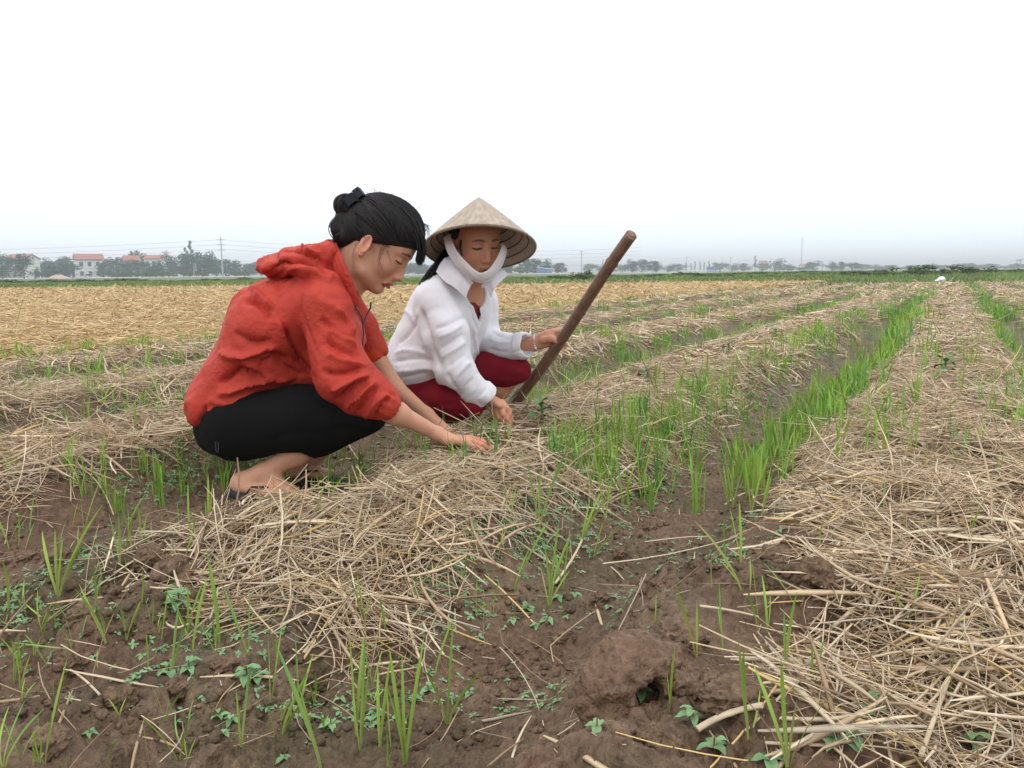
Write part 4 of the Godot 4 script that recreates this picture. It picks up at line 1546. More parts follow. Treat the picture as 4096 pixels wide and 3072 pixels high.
# ---------------------------------------------------------------- smooth bodies: distance fields meshed as surface nets
class Field:
	var o: Vector3
	var h: float
	var nx: int
	var ny: int
	var nz: int
	var d: PackedFloat32Array

	func _init(lo: Vector3, hi: Vector3, cell: float) -> void:
		o = lo
		h = cell
		nx = int(ceil((hi.x - lo.x) / cell)) + 1
		ny = int(ceil((hi.y - lo.y) / cell)) + 1
		nz = int(ceil((hi.z - lo.z) / cell)) + 1
		d.resize(nx * ny * nz)
		d.fill(10.0)

	func span(lo: Vector3, hi: Vector3) -> PackedInt32Array:
		return PackedInt32Array([
			clampi(floori((lo.x - o.x) / h), 0, nx - 1), clampi(ceili((hi.x - o.x) / h), 0, nx - 1),
			clampi(floori((lo.y - o.y) / h), 0, ny - 1), clampi(ceili((hi.y - o.y) / h), 0, ny - 1),
			clampi(floori((lo.z - o.z) / h), 0, nz - 1), clampi(ceili((hi.z - o.z) / h), 0, nz - 1)])

	func blend(at: int, e: float, k: float, cut: bool) -> void:
		var a := d[at]
		if cut:
			e = -e
			var q := maxf(k - absf(a - e), 0.0)
			d[at] = maxf(a, e) + q * q * 0.25 / k
		else:
			var q := maxf(k - absf(a - e), 0.0)
			d[at] = minf(a, e) - q * q * 0.25 / k

	# tapered capsule
	func cone(a: Vector3, b: Vector3, ra: float, rb: float, k := 0.02, cut := false) -> void:
		var rm := maxf(ra, rb) + k + h * 2.0
		var m := Vector3(rm, rm, rm)
		var s := span(a.min(b) - m, a.max(b) + m)
		var ab := b - a
		var il := 1.0 / maxf(ab.length_squared(), 1e-9)
		for z in range(s[4], s[5] + 1):
			for y in range(s[2], s[3] + 1):
				var row := (z * ny + y) * nx
				var p := Vector3(o.x + s[0] * h, o.y + y * h, o.z + z * h) - a
				for x in range(s[0], s[1] + 1):
					var t := clampf(p.dot(ab) * il, 0.0, 1.0)
					var e := (p - ab * t).length() - lerpf(ra, rb, t)
					blend(row + x, e, k, cut)
					p.x += h

	# ellipsoid with its own axes (columns of bs) and radii r
	func ell(c: Vector3, r: Vector3, k := 0.02, bs := Basis(), cut := false) -> void:
		var rm := maxf(r.x, maxf(r.y, r.z)) + k + h * 2.0
		var m := Vector3(rm, rm, rm)
		var s := span(c - m, c + m)
		var inv := bs.transposed()
		var ir := Vector3(1.0 / r.x, 1.0 / r.y, 1.0 / r.z)
		for z in range(s[4], s[5] + 1):
			for y in range(s[2], s[3] + 1):
				var row := (z * ny + y) * nx
				for x in range(s[0], s[1] + 1):
					var p := inv * (Vector3(o.x + x * h, o.y + y * h, o.z + z * h) - c)
					var q := p * ir
					var k0 := q.length()
					var k1 := (q * ir).length()
					blend(row + x, k0 * (k0 - 1.0) / maxf(k1, 1e-6), k, cut)

	# tapered capsule with an oval section: half widths along side and across it
	func oval(a: Vector3, b: Vector3, ra: Vector2, rb: Vector2, side: Vector3, k := 0.02, cut := false) -> void:
		var rm := maxf(maxf(ra.x, ra.y), maxf(rb.x, rb.y)) + k + h * 2.0
		var m := Vector3(rm, rm, rm)
		var s := span(a.min(b) - m, a.max(b) + m)
		var ab := b - a
		var len := ab.length()
		var t0 := ab / len
		var sx := (side - t0 * side.dot(t0)).normalized()
		var sy := t0.cross(sx)
		for z in range(s[4], s[5] + 1):
			for y in range(s[2], s[3] + 1):
				var row := (z * ny + y) * nx
				for x in range(s[0], s[1] + 1):
					var p := Vector3(o.x + x * h, o.y + y * h, o.z + z * h) - a
					var u := p.dot(t0)
					var t := clampf(u / len, 0.0, 1.0)
					var r := ra.lerp(rb, t)
					var e := u - t * len
					var rmin := minf(r.x, r.y)
					var q := Vector3(p.dot(sx) / r.x, p.dot(sy) / r.y, e / rmin)
					var g := Vector3(q.x / r.x, q.y / r.y, q.z / rmin)
					var k0 := q.length()
					blend(row + x, k0 * (k0 - 1.0) / maxf(g.length(), 1e-6) if k0 > 1e-5 else -rmin, k, cut)

	# hollow the solid into a shell of the given thickness
	func inflate(by: float) -> void:
		for k in d.size():
			d[k] -= by

	func half_space(point: Vector3, nrm: Vector3, k := 0.01) -> void:
		# keeps what lies behind the plane
		for z in nz:
			for y in ny:
				var row := (z * ny + y) * nx
				for x in nx:
					var e := (Vector3(o.x + x * h, o.y + y * h, o.z + z * h) - point).dot(nrm)
					if e > -k - h:
						blend(row + x, -e, k, true)

	func net(b: MB) -> int:
		# appends the surface to b; returns the first vertex
		var first := b.v.size()
		var map := PackedInt32Array()
		map.resize(nx * ny * nz)
		map.fill(-1)
		var sy := nx
		var sz := nx * ny
		var offs := PackedInt32Array([0, 1, sy, sy + 1, sz, sz + 1, sz + sy, sz + sy + 1])
		for z in nz - 1:
			for y in ny - 1:
				var row := (z * ny + y) * nx
				for x in nx - 1:
					var at := row + x
					var c0 := d[at]
					if c0 > 3.0 * h:
						continue
					var v0 := c0
					var v1 := d[at + 1]
					var v2 := d[at + sy]
					var v3 := d[at + sy + 1]
					var v4 := d[at + sz]
					var v5 := d[at + sz + 1]
					var v6 := d[at + sz + sy]
					var v7 := d[at + sz + sy + 1]
					var neg := int(v0 < 0.0) + int(v1 < 0.0) + int(v2 < 0.0) + int(v3 < 0.0) + int(v4 < 0.0) + int(v5 < 0.0) + int(v6 < 0.0) + int(v7 < 0.0)
					if neg == 0 or neg == 8:
						continue
					var sum := Vector3.ZERO
					var cnt := 0
					# edges along x
					if (v0 < 0.0) != (v1 < 0.0):
						sum += Vector3(v0 / (v0 - v1), 0, 0); cnt += 1
					if (v2 < 0.0) != (v3 < 0.0):
						sum += Vector3(v2 / (v2 - v3), 1, 0); cnt += 1
					if (v4 < 0.0) != (v5 < 0.0):
						sum += Vector3(v4 / (v4 - v5), 0, 1); cnt += 1
					if (v6 < 0.0) != (v7 < 0.0):
						sum += Vector3(v6 / (v6 - v7), 1, 1); cnt += 1
					# along y
					if (v0 < 0.0) != (v2 < 0.0):
						sum += Vector3(0, v0 / (v0 - v2), 0); cnt += 1
					if (v1 < 0.0) != (v3 < 0.0):
						sum += Vector3(1, v1 / (v1 - v3), 0); cnt += 1
					if (v4 < 0.0) != (v6 < 0.0):
						sum += Vector3(0, v4 / (v4 - v6), 1); cnt += 1
					if (v5 < 0.0) != (v7 < 0.0):
						sum += Vector3(1, v5 / (v5 - v7), 1); cnt += 1
					# along z
					if (v0 < 0.0) != (v4 < 0.0):
						sum += Vector3(0, 0, v0 / (v0 - v4)); cnt += 1
					if (v1 < 0.0) != (v5 < 0.0):
						sum += Vector3(1, 0, v1 / (v1 - v5)); cnt += 1
					if (v2 < 0.0) != (v6 < 0.0):
						sum += Vector3(0, 1, v2 / (v2 - v6)); cnt += 1
					if (v3 < 0.0) != (v7 < 0.0):
						sum += Vector3(1, 1, v3 / (v3 - v7)); cnt += 1
					map[at] = b.v.size()
					b.v.append(o + (Vector3(x, y, z) + sum / cnt) * h)
					b.n.append(Vector3.UP)
					b.c.append(Color(1, 1, 1))
					b.uv.append(Vector2.ZERO)
		for z in range(1, nz - 1):
			for y in range(1, ny - 1):
				var row := (z * ny + y) * nx
				for x in range(1, nx - 1):
					var at := row + x
					if map[at] < 0:
						continue
					var v0 := d[at]
					var s0 := v0 < 0.0
					if s0 != (d[at + 1] < 0.0):
						face(b, map, at, at - sy, at - sy - sz, at - sz, s0)
					if s0 != (d[at + sy] < 0.0):
						face(b, map, at, at - sz, at - sz - 1, at - 1, s0)
					if s0 != (d[at + sz] < 0.0):
						face(b, map, at, at - 1, at - 1 - sy, at - sy, s0)
		return first

	func face(b: MB, map: PackedInt32Array, a: int, c: int, e: int, g: int, flip: bool) -> void:
		var p := map[a]
		var q := map[c]
		var r := map[e]
		var t := map[g]
		if p < 0 or q < 0 or r < 0 or t < 0:
			return
		if flip:
			b.i.append_array([p, r, q, p, t, r])
		else:
			b.i.append_array([p, q, r, p, r, t])


func relax(b: MB, first: int, rounds: int, amount := 0.5) -> void:
	# Laplacian smoothing of vertices from «first» on
	for q in rounds:
		var acc := PackedVector3Array()
		acc.resize(b.v.size())
		var cnt := PackedInt32Array()
		cnt.resize(b.v.size())
		for t in range(0, b.i.size(), 3):
			var i0 := b.i[t]
			var i1 := b.i[t + 1]
			var i2 := b.i[t + 2]
			if i0 < first:
				continue
			acc[i0] += b.v[i1] + b.v[i2]
			acc[i1] += b.v[i0] + b.v[i2]
			acc[i2] += b.v[i0] + b.v[i1]
			cnt[i0] += 2
			cnt[i1] += 2
			cnt[i2] += 2
		for k in range(first, b.v.size()):
			if cnt[k] > 0:
				b.v[k] = b.v[k].lerp(acc[k] / cnt[k], amount)


class Fold:
	# a crease in cloth: a line over the surface, its half width and height in metres
	var pts := PackedVector2Array()
	var w: float
	var amp: float
	var lo: Vector2
	var hi: Vector2

	func _init(list: Array, width: float, height: float) -> void:
		for k in range(0, list.size(), 2):
			pts.append(Vector2(list[k], list[k + 1]))
		w = width
		amp = height
		lo = pts[0]
		hi = pts[0]
		for q in pts:
			lo = lo.min(q)
			hi = hi.max(q)
		lo -= Vector2(w, w) * 2.6
		hi += Vector2(w, w) * 2.6

	func at(p: Vector2) -> float:
		if p.x < lo.x or p.y < lo.y or p.x > hi.x or p.y > hi.y:
			return 0.0
		var best := 1e9
		var along := 0.0
		var m := pts.size() - 1
		for k in m:
			var a := pts[k]
			var ab := pts[k + 1] - a
			var t := clampf((p - a).dot(ab) / ab.length_squared(), 0.0, 1.0)
			var e := (p - a - ab * t).length()
			if e < best:
				best = e
				along = (k + t) / m
		var g := best / w
		# a sharp crest with softer flanks, fading out at both ends
		return amp * exp(-g * 2.4) * (1.0 + g * 0.4) * smoothstep(0.0, 0.18, along) * (1.0 - smoothstep(0.75, 1.0, along))


func crease(b: MB, first: int, folds: Array, wrinkle: float, scale: Vector3, run := Vector3.ZERO) -> void:
	# pushes the cloth in and out along its normals: named creases on the side that the picture shows, finer crumples everywhere
	smooth_mesh(b)
	for k in range(first, b.v.size()):
		var p := b.v[k]
		var nn := b.n[k]
		var e := 0.0
		if nn.dot(cam_pos - p) > 0.0:
			var q := to_px(p)
			for f: Fold in folds:
				e += f.at(q)
		var s := p * scale
		if run != Vector3.ZERO:
			# longer along the pull of the cloth than across it
			s -= run * s.dot(run) * 0.62
		var rr := noise_r.get_noise_3d(s.x + 0.6 * noise_w.get_noise_3d(p.x * 7.0, p.y * 7.0, p.z * 7.0), s.y, s.z)
		e += wrinkle * (rr - 0.2)
		b.v[k] = p + nn * e
	relax(b, first, 1, 0.45)


# ---------------------------------------------------------------- heads
# Head space: x to her left, y up, z out of the face; origin between the ears, metres.
func head_field(open_mouth: bool, neck: Vector3) -> Field:
	var f := Field.new(Vector3(-0.098, -0.125, -0.122), Vector3(0.098, 0.142, 0.132), 0.0029)
	f.ell(Vector3(0, 0.040, -0.014), Vector3(0.071, 0.080, 0.091), 0.02)
	f.ell(Vector3(0, 0.050, 0.030), Vector3(0.060, 0.056, 0.055), 0.03)
	f.ell(Vector3(0, -0.018, 0.036), Vector3(0.055, 0.060, 0.044), 0.03)
	f.ell(Vector3(0, -0.052, 0.036), Vector3(0.043, 0.036, 0.042), 0.02)
	for s: float in [-1.0, 1.0]:
		f.ell(Vector3(0.033 * s, -0.014, 0.052), Vector3(0.025, 0.026, 0.026), 0.02)
		f.cone(Vector3(0.057 * s, -0.030, -0.004), Vector3(0.046 * s, -0.062, 0.020), 0.013, 0.013, 0.022)
		f.cone(Vector3(0.046 * s, -0.062, 0.020), Vector3(0.012 * s, -0.079, 0.066), 0.013, 0.012, 0.022)
		# brow
		f.cone(Vector3(0.012 * s, 0.036, 0.082), Vector3(0.046 * s, 0.036, 0.062), 0.006, 0.006, 0.014)
	f.ell(Vector3(0, -0.078, 0.070), Vector3(0.015, 0.012, 0.015), 0.016)
	if neck != Vector3.ZERO:
		f.cone(Vector3(0, -0.030, -0.026), neck, 0.050, 0.052, 0.03)
	for s: float in [-1.0, 1.0]:
		f.ell(Vector3(0.032 * s, 0.020, 0.094), Vector3(0.019, 0.0115, 0.020), 0.012, Basis(), true)
		f.ell(Vector3(0.0315 * s, 0.0175, 0.0675), Vector3(0.0155, 0.0125, 0.0145), 0.004)
		# lower lid line
		f.cone(Vector3(0.018 * s, 0.010, 0.0795), Vector3(0.046 * s, 0.012, 0.068), 0.0022, 0.0018, 0.004)
	# nose
	f.cone(Vector3(0, 0.022, 0.074), Vector3(0, -0.020, 0.082), 0.010, 0.015, 0.012)
	f.cone(Vector3(0, 0.020, 0.0815), Vector3(0, -0.016, 0.0985), 0.0060, 0.0088, 0.012)
	f.ell(Vector3(0, -0.0205, 0.1000), Vector3(0.0105, 0.0090, 0.0098), 0.006)
	for s: float in [-1.0, 1.0]:
		f.ell(Vector3(0.0125 * s, -0.0245, 0.0915), Vector3(0.0075, 0.0072, 0.0095), 0.005)
		f.ell(Vector3(0.0062 * s, -0.0312, 0.0965), Vector3(0.0034, 0.0030, 0.0048), 0.002, Basis(), true)
	# philtrum and lips
	f.ell(Vector3(0, -0.042, 0.080), Vector3(0.022, 0.014, 0.014), 0.012)
	var gap := 0.0045 if open_mouth else 0.0
	for s: float in [-1.0, 1.0]:
		f.cone(Vector3(0.004 * s, -0.0460, 0.0935), Vector3(0.023 * s, -0.0515 - gap * 0.3, 0.0805), 0.0052, 0.0026, 0.004)
		f.cone(Vector3(0.0, -0.0570 - gap, 0.0915), Vector3(0.021 * s, -0.0535 - gap * 0.4, 0.0810), 0.0060, 0.0026, 0.004)
	if open_mouth:
		f.ell(Vector3(0, -0.0535, 0.0940), Vector3(0.017, 0.0042, 0.012), 0.003, Basis(), true)
		f.ell(Vector3(0, -0.0505, 0.0850), Vector3(0.015, 0.0028, 0.0040), 0.001)
	else:
		f.cone(Vector3(-0.021, -0.0528, 0.0872), Vector3(0.021, -0.0528, 0.0872), 0.0016, 0.0016, 0.002, true)
		f.ell(Vector3(0, -0.0523, 0.0975), Vector3(0.016, 0.0018, 0.006), 0.002, Basis(), true)
	# dent under the lower lip
	f.ell(Vector3(0, -0.0668, 0.0930), Vector3(0.016, 0.0045, 0.0075), 0.006, Basis(), true)
	# ears
	for s: float in [-1.0, 1.0]:
		var tilt := Basis(Vector3.RIGHT, -0.22) * Basis(Vector3.UP, 0.42 * s)
		f.ell(Vector3(0.0735 * s, -0.002, -0.012), Vector3(0.0075, 0.030, 0.0175), 0.004, tilt)
		f.ell(Vector3(0.0800 * s, 0.001, -0.008), Vector3(0.0055, 0.0195, 0.0095), 0.003, tilt, true)
		f.ell(Vector3(0.0745 * s, -0.006, -0.001), Vector3(0.0060, 0.0070, 0.0050), 0.003, tilt)
		f.ell(Vector3(0.0725 * s, -0.029, -0.004), Vector3(0.0060, 0.0085, 0.0080), 0.003)
	return f


func head_color(p: Vector3, skin: Color, open_mouth: bool) -> Color:
	var c := skin
	var ax := absf(p.x)
	var nb := noise_b.get_noise_3d(p.x * 30.0, p.y * 30.0, p.z * 30.0)
	c = c * (1.0 + 0.10 * nb)
	# blood under thin skin: cheeks, nose tip, ears
	var warm := exp(-pow(Vector3(ax - 0.036, p.y + 0.012, p.z - 0.07).length() / 0.024, 2.0)) * 0.5
	warm += exp(-pow(Vector3(ax, p.y + 0.02, p.z - 0.108).length() / 0.014, 2.0)) * 0.5
	if ax > 0.068:
		warm += 0.55
	c = c.lerp(c * Color(1.10, 0.84, 0.78), clampf(warm, 0.0, 1.0))
	# lips
	var lip_y := p.y + 0.0525 + (0.0018 if open_mouth else 0.0)
	var lipw := 1.0 - smoothstep(0.018, 0.0245, ax)
	if p.z > 0.076 and lipw > 0.0:
		var lim_up := 0.0098 - 0.0035 * ax / 0.02
		var lim_dn := 0.0118 + (0.0035 if open_mouth else 0.0)
		if lip_y < lim_up and lip_y > -lim_dn:
			c = c.lerp(Color(0.36, 0.095, 0.085), 0.9 * lipw)
	if open_mouth and p.z > 0.070 and p.z < 0.0905 and ax < 0.016 and absf(p.y + 0.0515) < 0.0052:
		c = Color(0.22, 0.06, 0.05)
		if p.y > -0.0535 and p.z > 0.082:
			c = Color(0.70, 0.66, 0.58)
	# eyebrows
	var bx := (ax - 0.031) / 0.021
	if absf(bx) < 1.0 and p.z > 0.05:
		var by := 0.0375 + 0.0045 * (1.0 - bx * bx) - 0.002 * bx
		var e := absf(p.y - by) / (0.0042 * (1.0 - 0.55 * maxf(bx, 0.0)))
		c = c.lerp(Color(0.035, 0.022, 0.017), 0.85 * (1.0 - smoothstep(0.5, 1.1, e)) * (1.0 - smoothstep(0.75, 1.0, absf(bx))))
	# lashes along the lowered lids
	var ex := (ax - 0.0315) / 0.0165
	if absf(ex) < 1.0 and p.z > 0.058:
		var ey := 0.0118 + 0.0018 * ex * ex
		var e := absf(p.y - ey - (0.0018 if open_mouth else 0.0)) / (0.0046 * (1.0 - 0.5 * ex * ex) if open_mouth else 0.0026)
		c = c.lerp(Color(0.012, 0.009, 0.008), 0.92 * (1.0 - smoothstep(0.5, 1.15, e)))
	c.a = 1.0
	return c


func head_frame(px: float, py: float, depth: float, forward: Vector3, up: Vector3, size: float) -> Transform3D:
	var zz := forward.normalized()
	var xx := up.cross(zz).normalized()
	var yy := zz.cross(xx)
	return Transform3D(Basis(xx * size, yy * size, zz * size), P(px, py, depth))


func add_head(b: MB, tr: Transform3D, neck_world: Vector3, skin: Color, open_mouth: bool) -> void:
	var f := head_field(open_mouth, tr.affine_inverse() * neck_world)
	var first := f.net(b)
	relax(b, first, 1, 0.35)
	for k in range(first, b.v.size()):
		b.c[k] = head_color(b.v[k], skin, open_mouth)
		b.v[k] = tr * b.v[k]


# distance from the middle of the skull to the surface of the hair, in one direction
func hair_reach(f: Field, c: Vector3, dir: Vector3) -> float:
	var lo := 0.055
	var hi := 0.135
	for q in 9:
		var mid := (lo + hi) * 0.5
		var p := (c + dir * mid - f.o) / f.h
		var x := clampi(roundi(p.x), 0, f.nx - 1)
		var y := clampi(roundi(p.y), 0, f.ny - 1)
		var z := clampi(roundi(p.z), 0, f.nz - 1)
		if f.d[(z * f.ny + y) * f.nx + x] < 0.0:
			lo = mid
		else:
			hi = mid
	return lo


# a hank of hair combed over the skull from one direction to another (head space), as thin strands
func strands(b: MB, tr: Transform3D, f: Field, from: Vector3, to: Vector3, spread: float, count: int, lift: float, r: RandomNumberGenerator) -> void:
	var c := Vector3(0, 0.04, -0.014)
	for q in count:
		var a := (from + Vector3(r.randfn(0, spread), r.randfn(0, spread), r.randfn(0, spread))).normalized()
		var e := (to + Vector3(r.randfn(0, 0.07), r.randfn(0, 0.07), r.randfn(0, 0.07))).normalized()
		var pts := PackedVector3Array()
		var rad := PackedFloat32Array()
		var up := lift * r.randf()
		var reach := PackedFloat32Array()
		for k in 9:
			reach.append(hair_reach(f, c, a.slerp(e, k / 8.0)))
		for k in 9:
			var t := k / 8.0
			var rc := (reach[maxi(k - 1, 0)] + 2.0 * reach[k] + reach[mini(k + 1, 8)]) * 0.25
			pts.append(tr * (c + a.slerp(e, t) * (rc + up)))
			rad.append(0.0012 * (0.45 + sin(PI * (0.1 + 0.8 * t))))
		var g := r.randf_range(0.55, 1.45)
		b.tube(pts, rad, 3, Color(0.0135, 0.0120, 0.0125) * g, 1.0, Vector3.ZERO, false)


func wisp(b: MB, pts: PackedVector3Array, r0: float, c: Color) -> void:
	# one lock through the given points, smoothed
	var cv := PackedVector3Array()
	var rad := PackedFloat32Array()
	var m := pts.size()
	for s in 4 * (m - 1) + 1:
		var t := s / 4.0
		var k := mini(int(t), m - 2)
		var u := t - k
		var p0 := pts[maxi(k - 1, 0)]
		var p3 := pts[mini(k + 2, m - 1)]
		cv.append(pts[k].cubic_interpolate(pts[k + 1], p0, p3, u))
		var g := t / (m - 1)
		rad.append(r0 * (1.0 - 0.8 * g * g))
	b.tube(cv, rad, 3, c, 1.0, Vector3.ZERO, false)


# ---------------------------------------------------------------- the woman in the red jacket
const RZ := 2.12


func rr(px: float, depth := RZ) -> float:
	return px * depth / FOC


func red_head_frame() -> Transform3D:
	return head_frame(375.5, 248.0, RZ, Vector3(0.761, -0.649, 0.06), Vector3(0.649, 0.761, 0.0), 0.98)


func tint_from(b: MB, first: int, c: Color, vary := 0.06, freq := 14.0) -> void:
	for k in range(first, b.v.size()):
		var p := b.v[k] * freq
		b.c[k] = c * (1.0 + vary * noise_b.get_noise_3d(p.x, p.y, p.z))


func red_body() -> MB:
	var b := MB.new()
	var skin := Color(0.56, 0.295, 0.195)
	add_head(b, red_head_frame(), P(338, 300, RZ), skin, false)
	# trunk and limbs under the clothes, joined into the same figure
	var f := Field.new(Vector3(-0.95, 0.05, -2.42), Vector3(-0.24, 0.66, -1.84), 0.012)
	f.oval(P(240, 395, RZ), P(285, 325, RZ), Vector2(0.12, rr(30)), Vector2(0.13, rr(30)), Vector3.BACK, 0.04)
	f.oval(P(285, 325, RZ), P(330, 298, RZ), Vector2(0.13, rr(28)), Vector2(0.10, rr(20)), Vector3.BACK, 0.04)
	f.cone(P(332, 300, RZ), P(350, 268, RZ), 0.050, 0.045, 0.04)
	for s: float in [-1.0, 1.0]:
		var zz := RZ + 0.13 * s
		f.cone(P(238, 420, zz), P(360, 415, zz), rr(24), rr(14), 0.04)
		f.cone(P(328, 302, zz), P(345, 385, zz + 0.02 * s), rr(14), rr(12), 0.03)
	var first := f.net(b)
	tint_from(b, first, skin)
	# near forearm and hand
	f = Field.new(P(335, 470, 2.20), P(512, 380, 1.86), 0.0036) if false else Field.new(Vector3(-0.47, 0.06, -2.24), Vector3(-0.02, 0.34, -1.84), 0.0038)
	f.cone(P(350, 394, 1.955), P(396, 413, 1.98), rr(13), rr(11.2, 1.98), 0.03)
	f.cone(P(396, 413, 1.98), P(438, 434, 2.05), rr(11.0, 1.98), rr(6.6, 2.05), 0.02)
	f.oval(P(437, 433.5, 2.05), P(445, 437.5, 2.06), Vector2(0.026, 0.017), Vector2(0.029, 0.017), Vector3.BACK, 0.012)
	hand_flat(f)
	first = f.net(b)
	relax(b, first, 1, 0.3)
	tint_from(b, first, skin * Color(1.06, 1.05, 1.05), 0.07, 25.0)
	for k in range(first, b.v.size()):
		var q := to_px(b.v[k])
		if q.x > 462.0:
			b.c[k] = b.c[k].lerp(b.c[k] * Color(1.05, 0.86, 0.82), clampf((q.x - 462.0) / 20.0, 0.0, 1.0))
	# far forearm
	f = Field.new(Vector3(-0.44, 0.07, -2.46), Vector3(-0.08, 0.42, -2.10), 0.0042)
	f.cone(P(372, 350, 2.31), P(392, 386, 2.31), rr(10.5, 2.31), rr(9.6, 2.31), 0.03)
	f.cone(P(392, 386, 2.31), P(427, 415, 2.28), rr(9.6, 2.31), rr(6.6, 2.28), 0.02)
	f.cone(P(427, 415, 2.28), P(446, 433, 2.25), rr(6.8, 2.28), rr(7.5, 2.25), 0.015)
	f.oval(P(446, 433, 2.25), P(462, 443, 2.22), Vector2(0.036, 0.014), Vector2(0.036, 0.012), Vector3.BACK, 0.012)
	for k in 4:
		var dz := 0.03 - 0.02 * k
		f.cone(P(462, 443, 2.22 + dz), P(480, 449, 2.22 + dz), 0.0085, 0.0068, 0.006)
	first = f.net(b)
	tint_from(b, first, skin * Color(1.0, 0.98, 0.96), 0.07, 25.0)
	# calves and feet
	f = Field.new(Vector3(-0.80, -0.02, -2.36), Vector3(-0.40, 0.22, -1.86), 0.0055)
	f.cone(P(326, 437, 2.005), P(295, 454, 2.0), rr(11.5, 2.0), rr(12.5, 2.0), 0.03)
	f.cone(P(295, 454, 2.0), P(262, 473.5, 1.97), rr(12.5, 2.0), rr(8.6, 1.97), 0.02)
	f.cone(P(262, 473.5, 1.97), P(241, 481.5, 1.97), rr(8.6, 1.97), rr(10.5, 1.97), 0.02)
	f.oval(P(243, 486, 1.97), P(290, 492.5, 1.95), Vector2(0.030, 0.018), Vector2(0.042, 0.014), Vector3.BACK, 0.02)
	f.cone(P(264, 475, 1.97), P(286, 489, 1.96), rr(8.0, 1.97), rr(6.5, 1.96), 0.02)
	f.cone(P(331, 441, 2.24), P(310, 461, 2.24), rr(10, 2.24), rr(8.0, 2.24), 0.02)
	f.cone(P(310, 461, 2.24), P(293, 469, 2.24), rr(8, 2.24), rr(8.0, 2.24), 0.02)
	f.oval(P(293, 471.5, 2.24), P(328, 474, 2.22), Vector2(0.030, 0.016), Vector2(0.040, 0.012), Vector3.BACK, 0.02)
	first = f.net(b)
	tint_from(b, first, skin * Color(0.95, 0.92, 0.90), 0.09, 25.0)
	smooth_mesh(b)
	return b


func hand_flat(f: Field) -> void:
	# palm down on the straw, fingers reaching out; thumb on the far side
	f.oval(P(447, 438.5, 2.065), P(466, 441.5, 2.08), Vector2(0.034, 0.0150), Vector2(0.041, 0.0120), Vector3(0.1, 0.15, 1), 0.012)
	var fingers := [
		[[469, 438.5, 2.115], [480.5, 440.5, 2.125], [486.5, 445.5, 2.13], [490.5, 448.6, 2.135], 0.0092],
		[[471.5, 439.3, 2.092], [483.0, 442.6, 2.100], [490.0, 447.3, 2.105], [494.0, 450.2, 2.11], 0.0094],
		[[470.5, 441.4, 2.068], [481.0, 444.8, 2.073], [488.2, 448.6, 2.076], [492.2, 451.2, 2.08], 0.0090],
		[[466.5, 444.0, 2.045], [475.0, 446.6, 2.046], [480.0, 449.2, 2.047], [484.0, 451.2, 2.048], 0.0080]]
	for g in fingers:
		var r0: float = g[4]
		f.cone(P(lerpf(448, g[0][0], 0.35), lerpf(438.5, g[0][1], 0.35), g[0][2]), P(g[0][0], g[0][1], g[0][2]), 0.010, r0 + 0.001, 0.008)
		for k in 3:
			f.cone(P(g[k][0], g[k][1], g[k][2]), P(g[k + 1][0], g[k + 1][1], g[k + 1][2]), r0 * (1.0 - 0.08 * k), r0 * (0.92 - 0.08 * k), 0.004)
	f.cone(P(449, 439, 2.105), P(460, 443.5, 2.135), 0.012, 0.0105, 0.008)
	f.cone(P(460, 443.5, 2.135), P(470, 447.5, 2.15), 0.0100, 0.0085, 0.005)


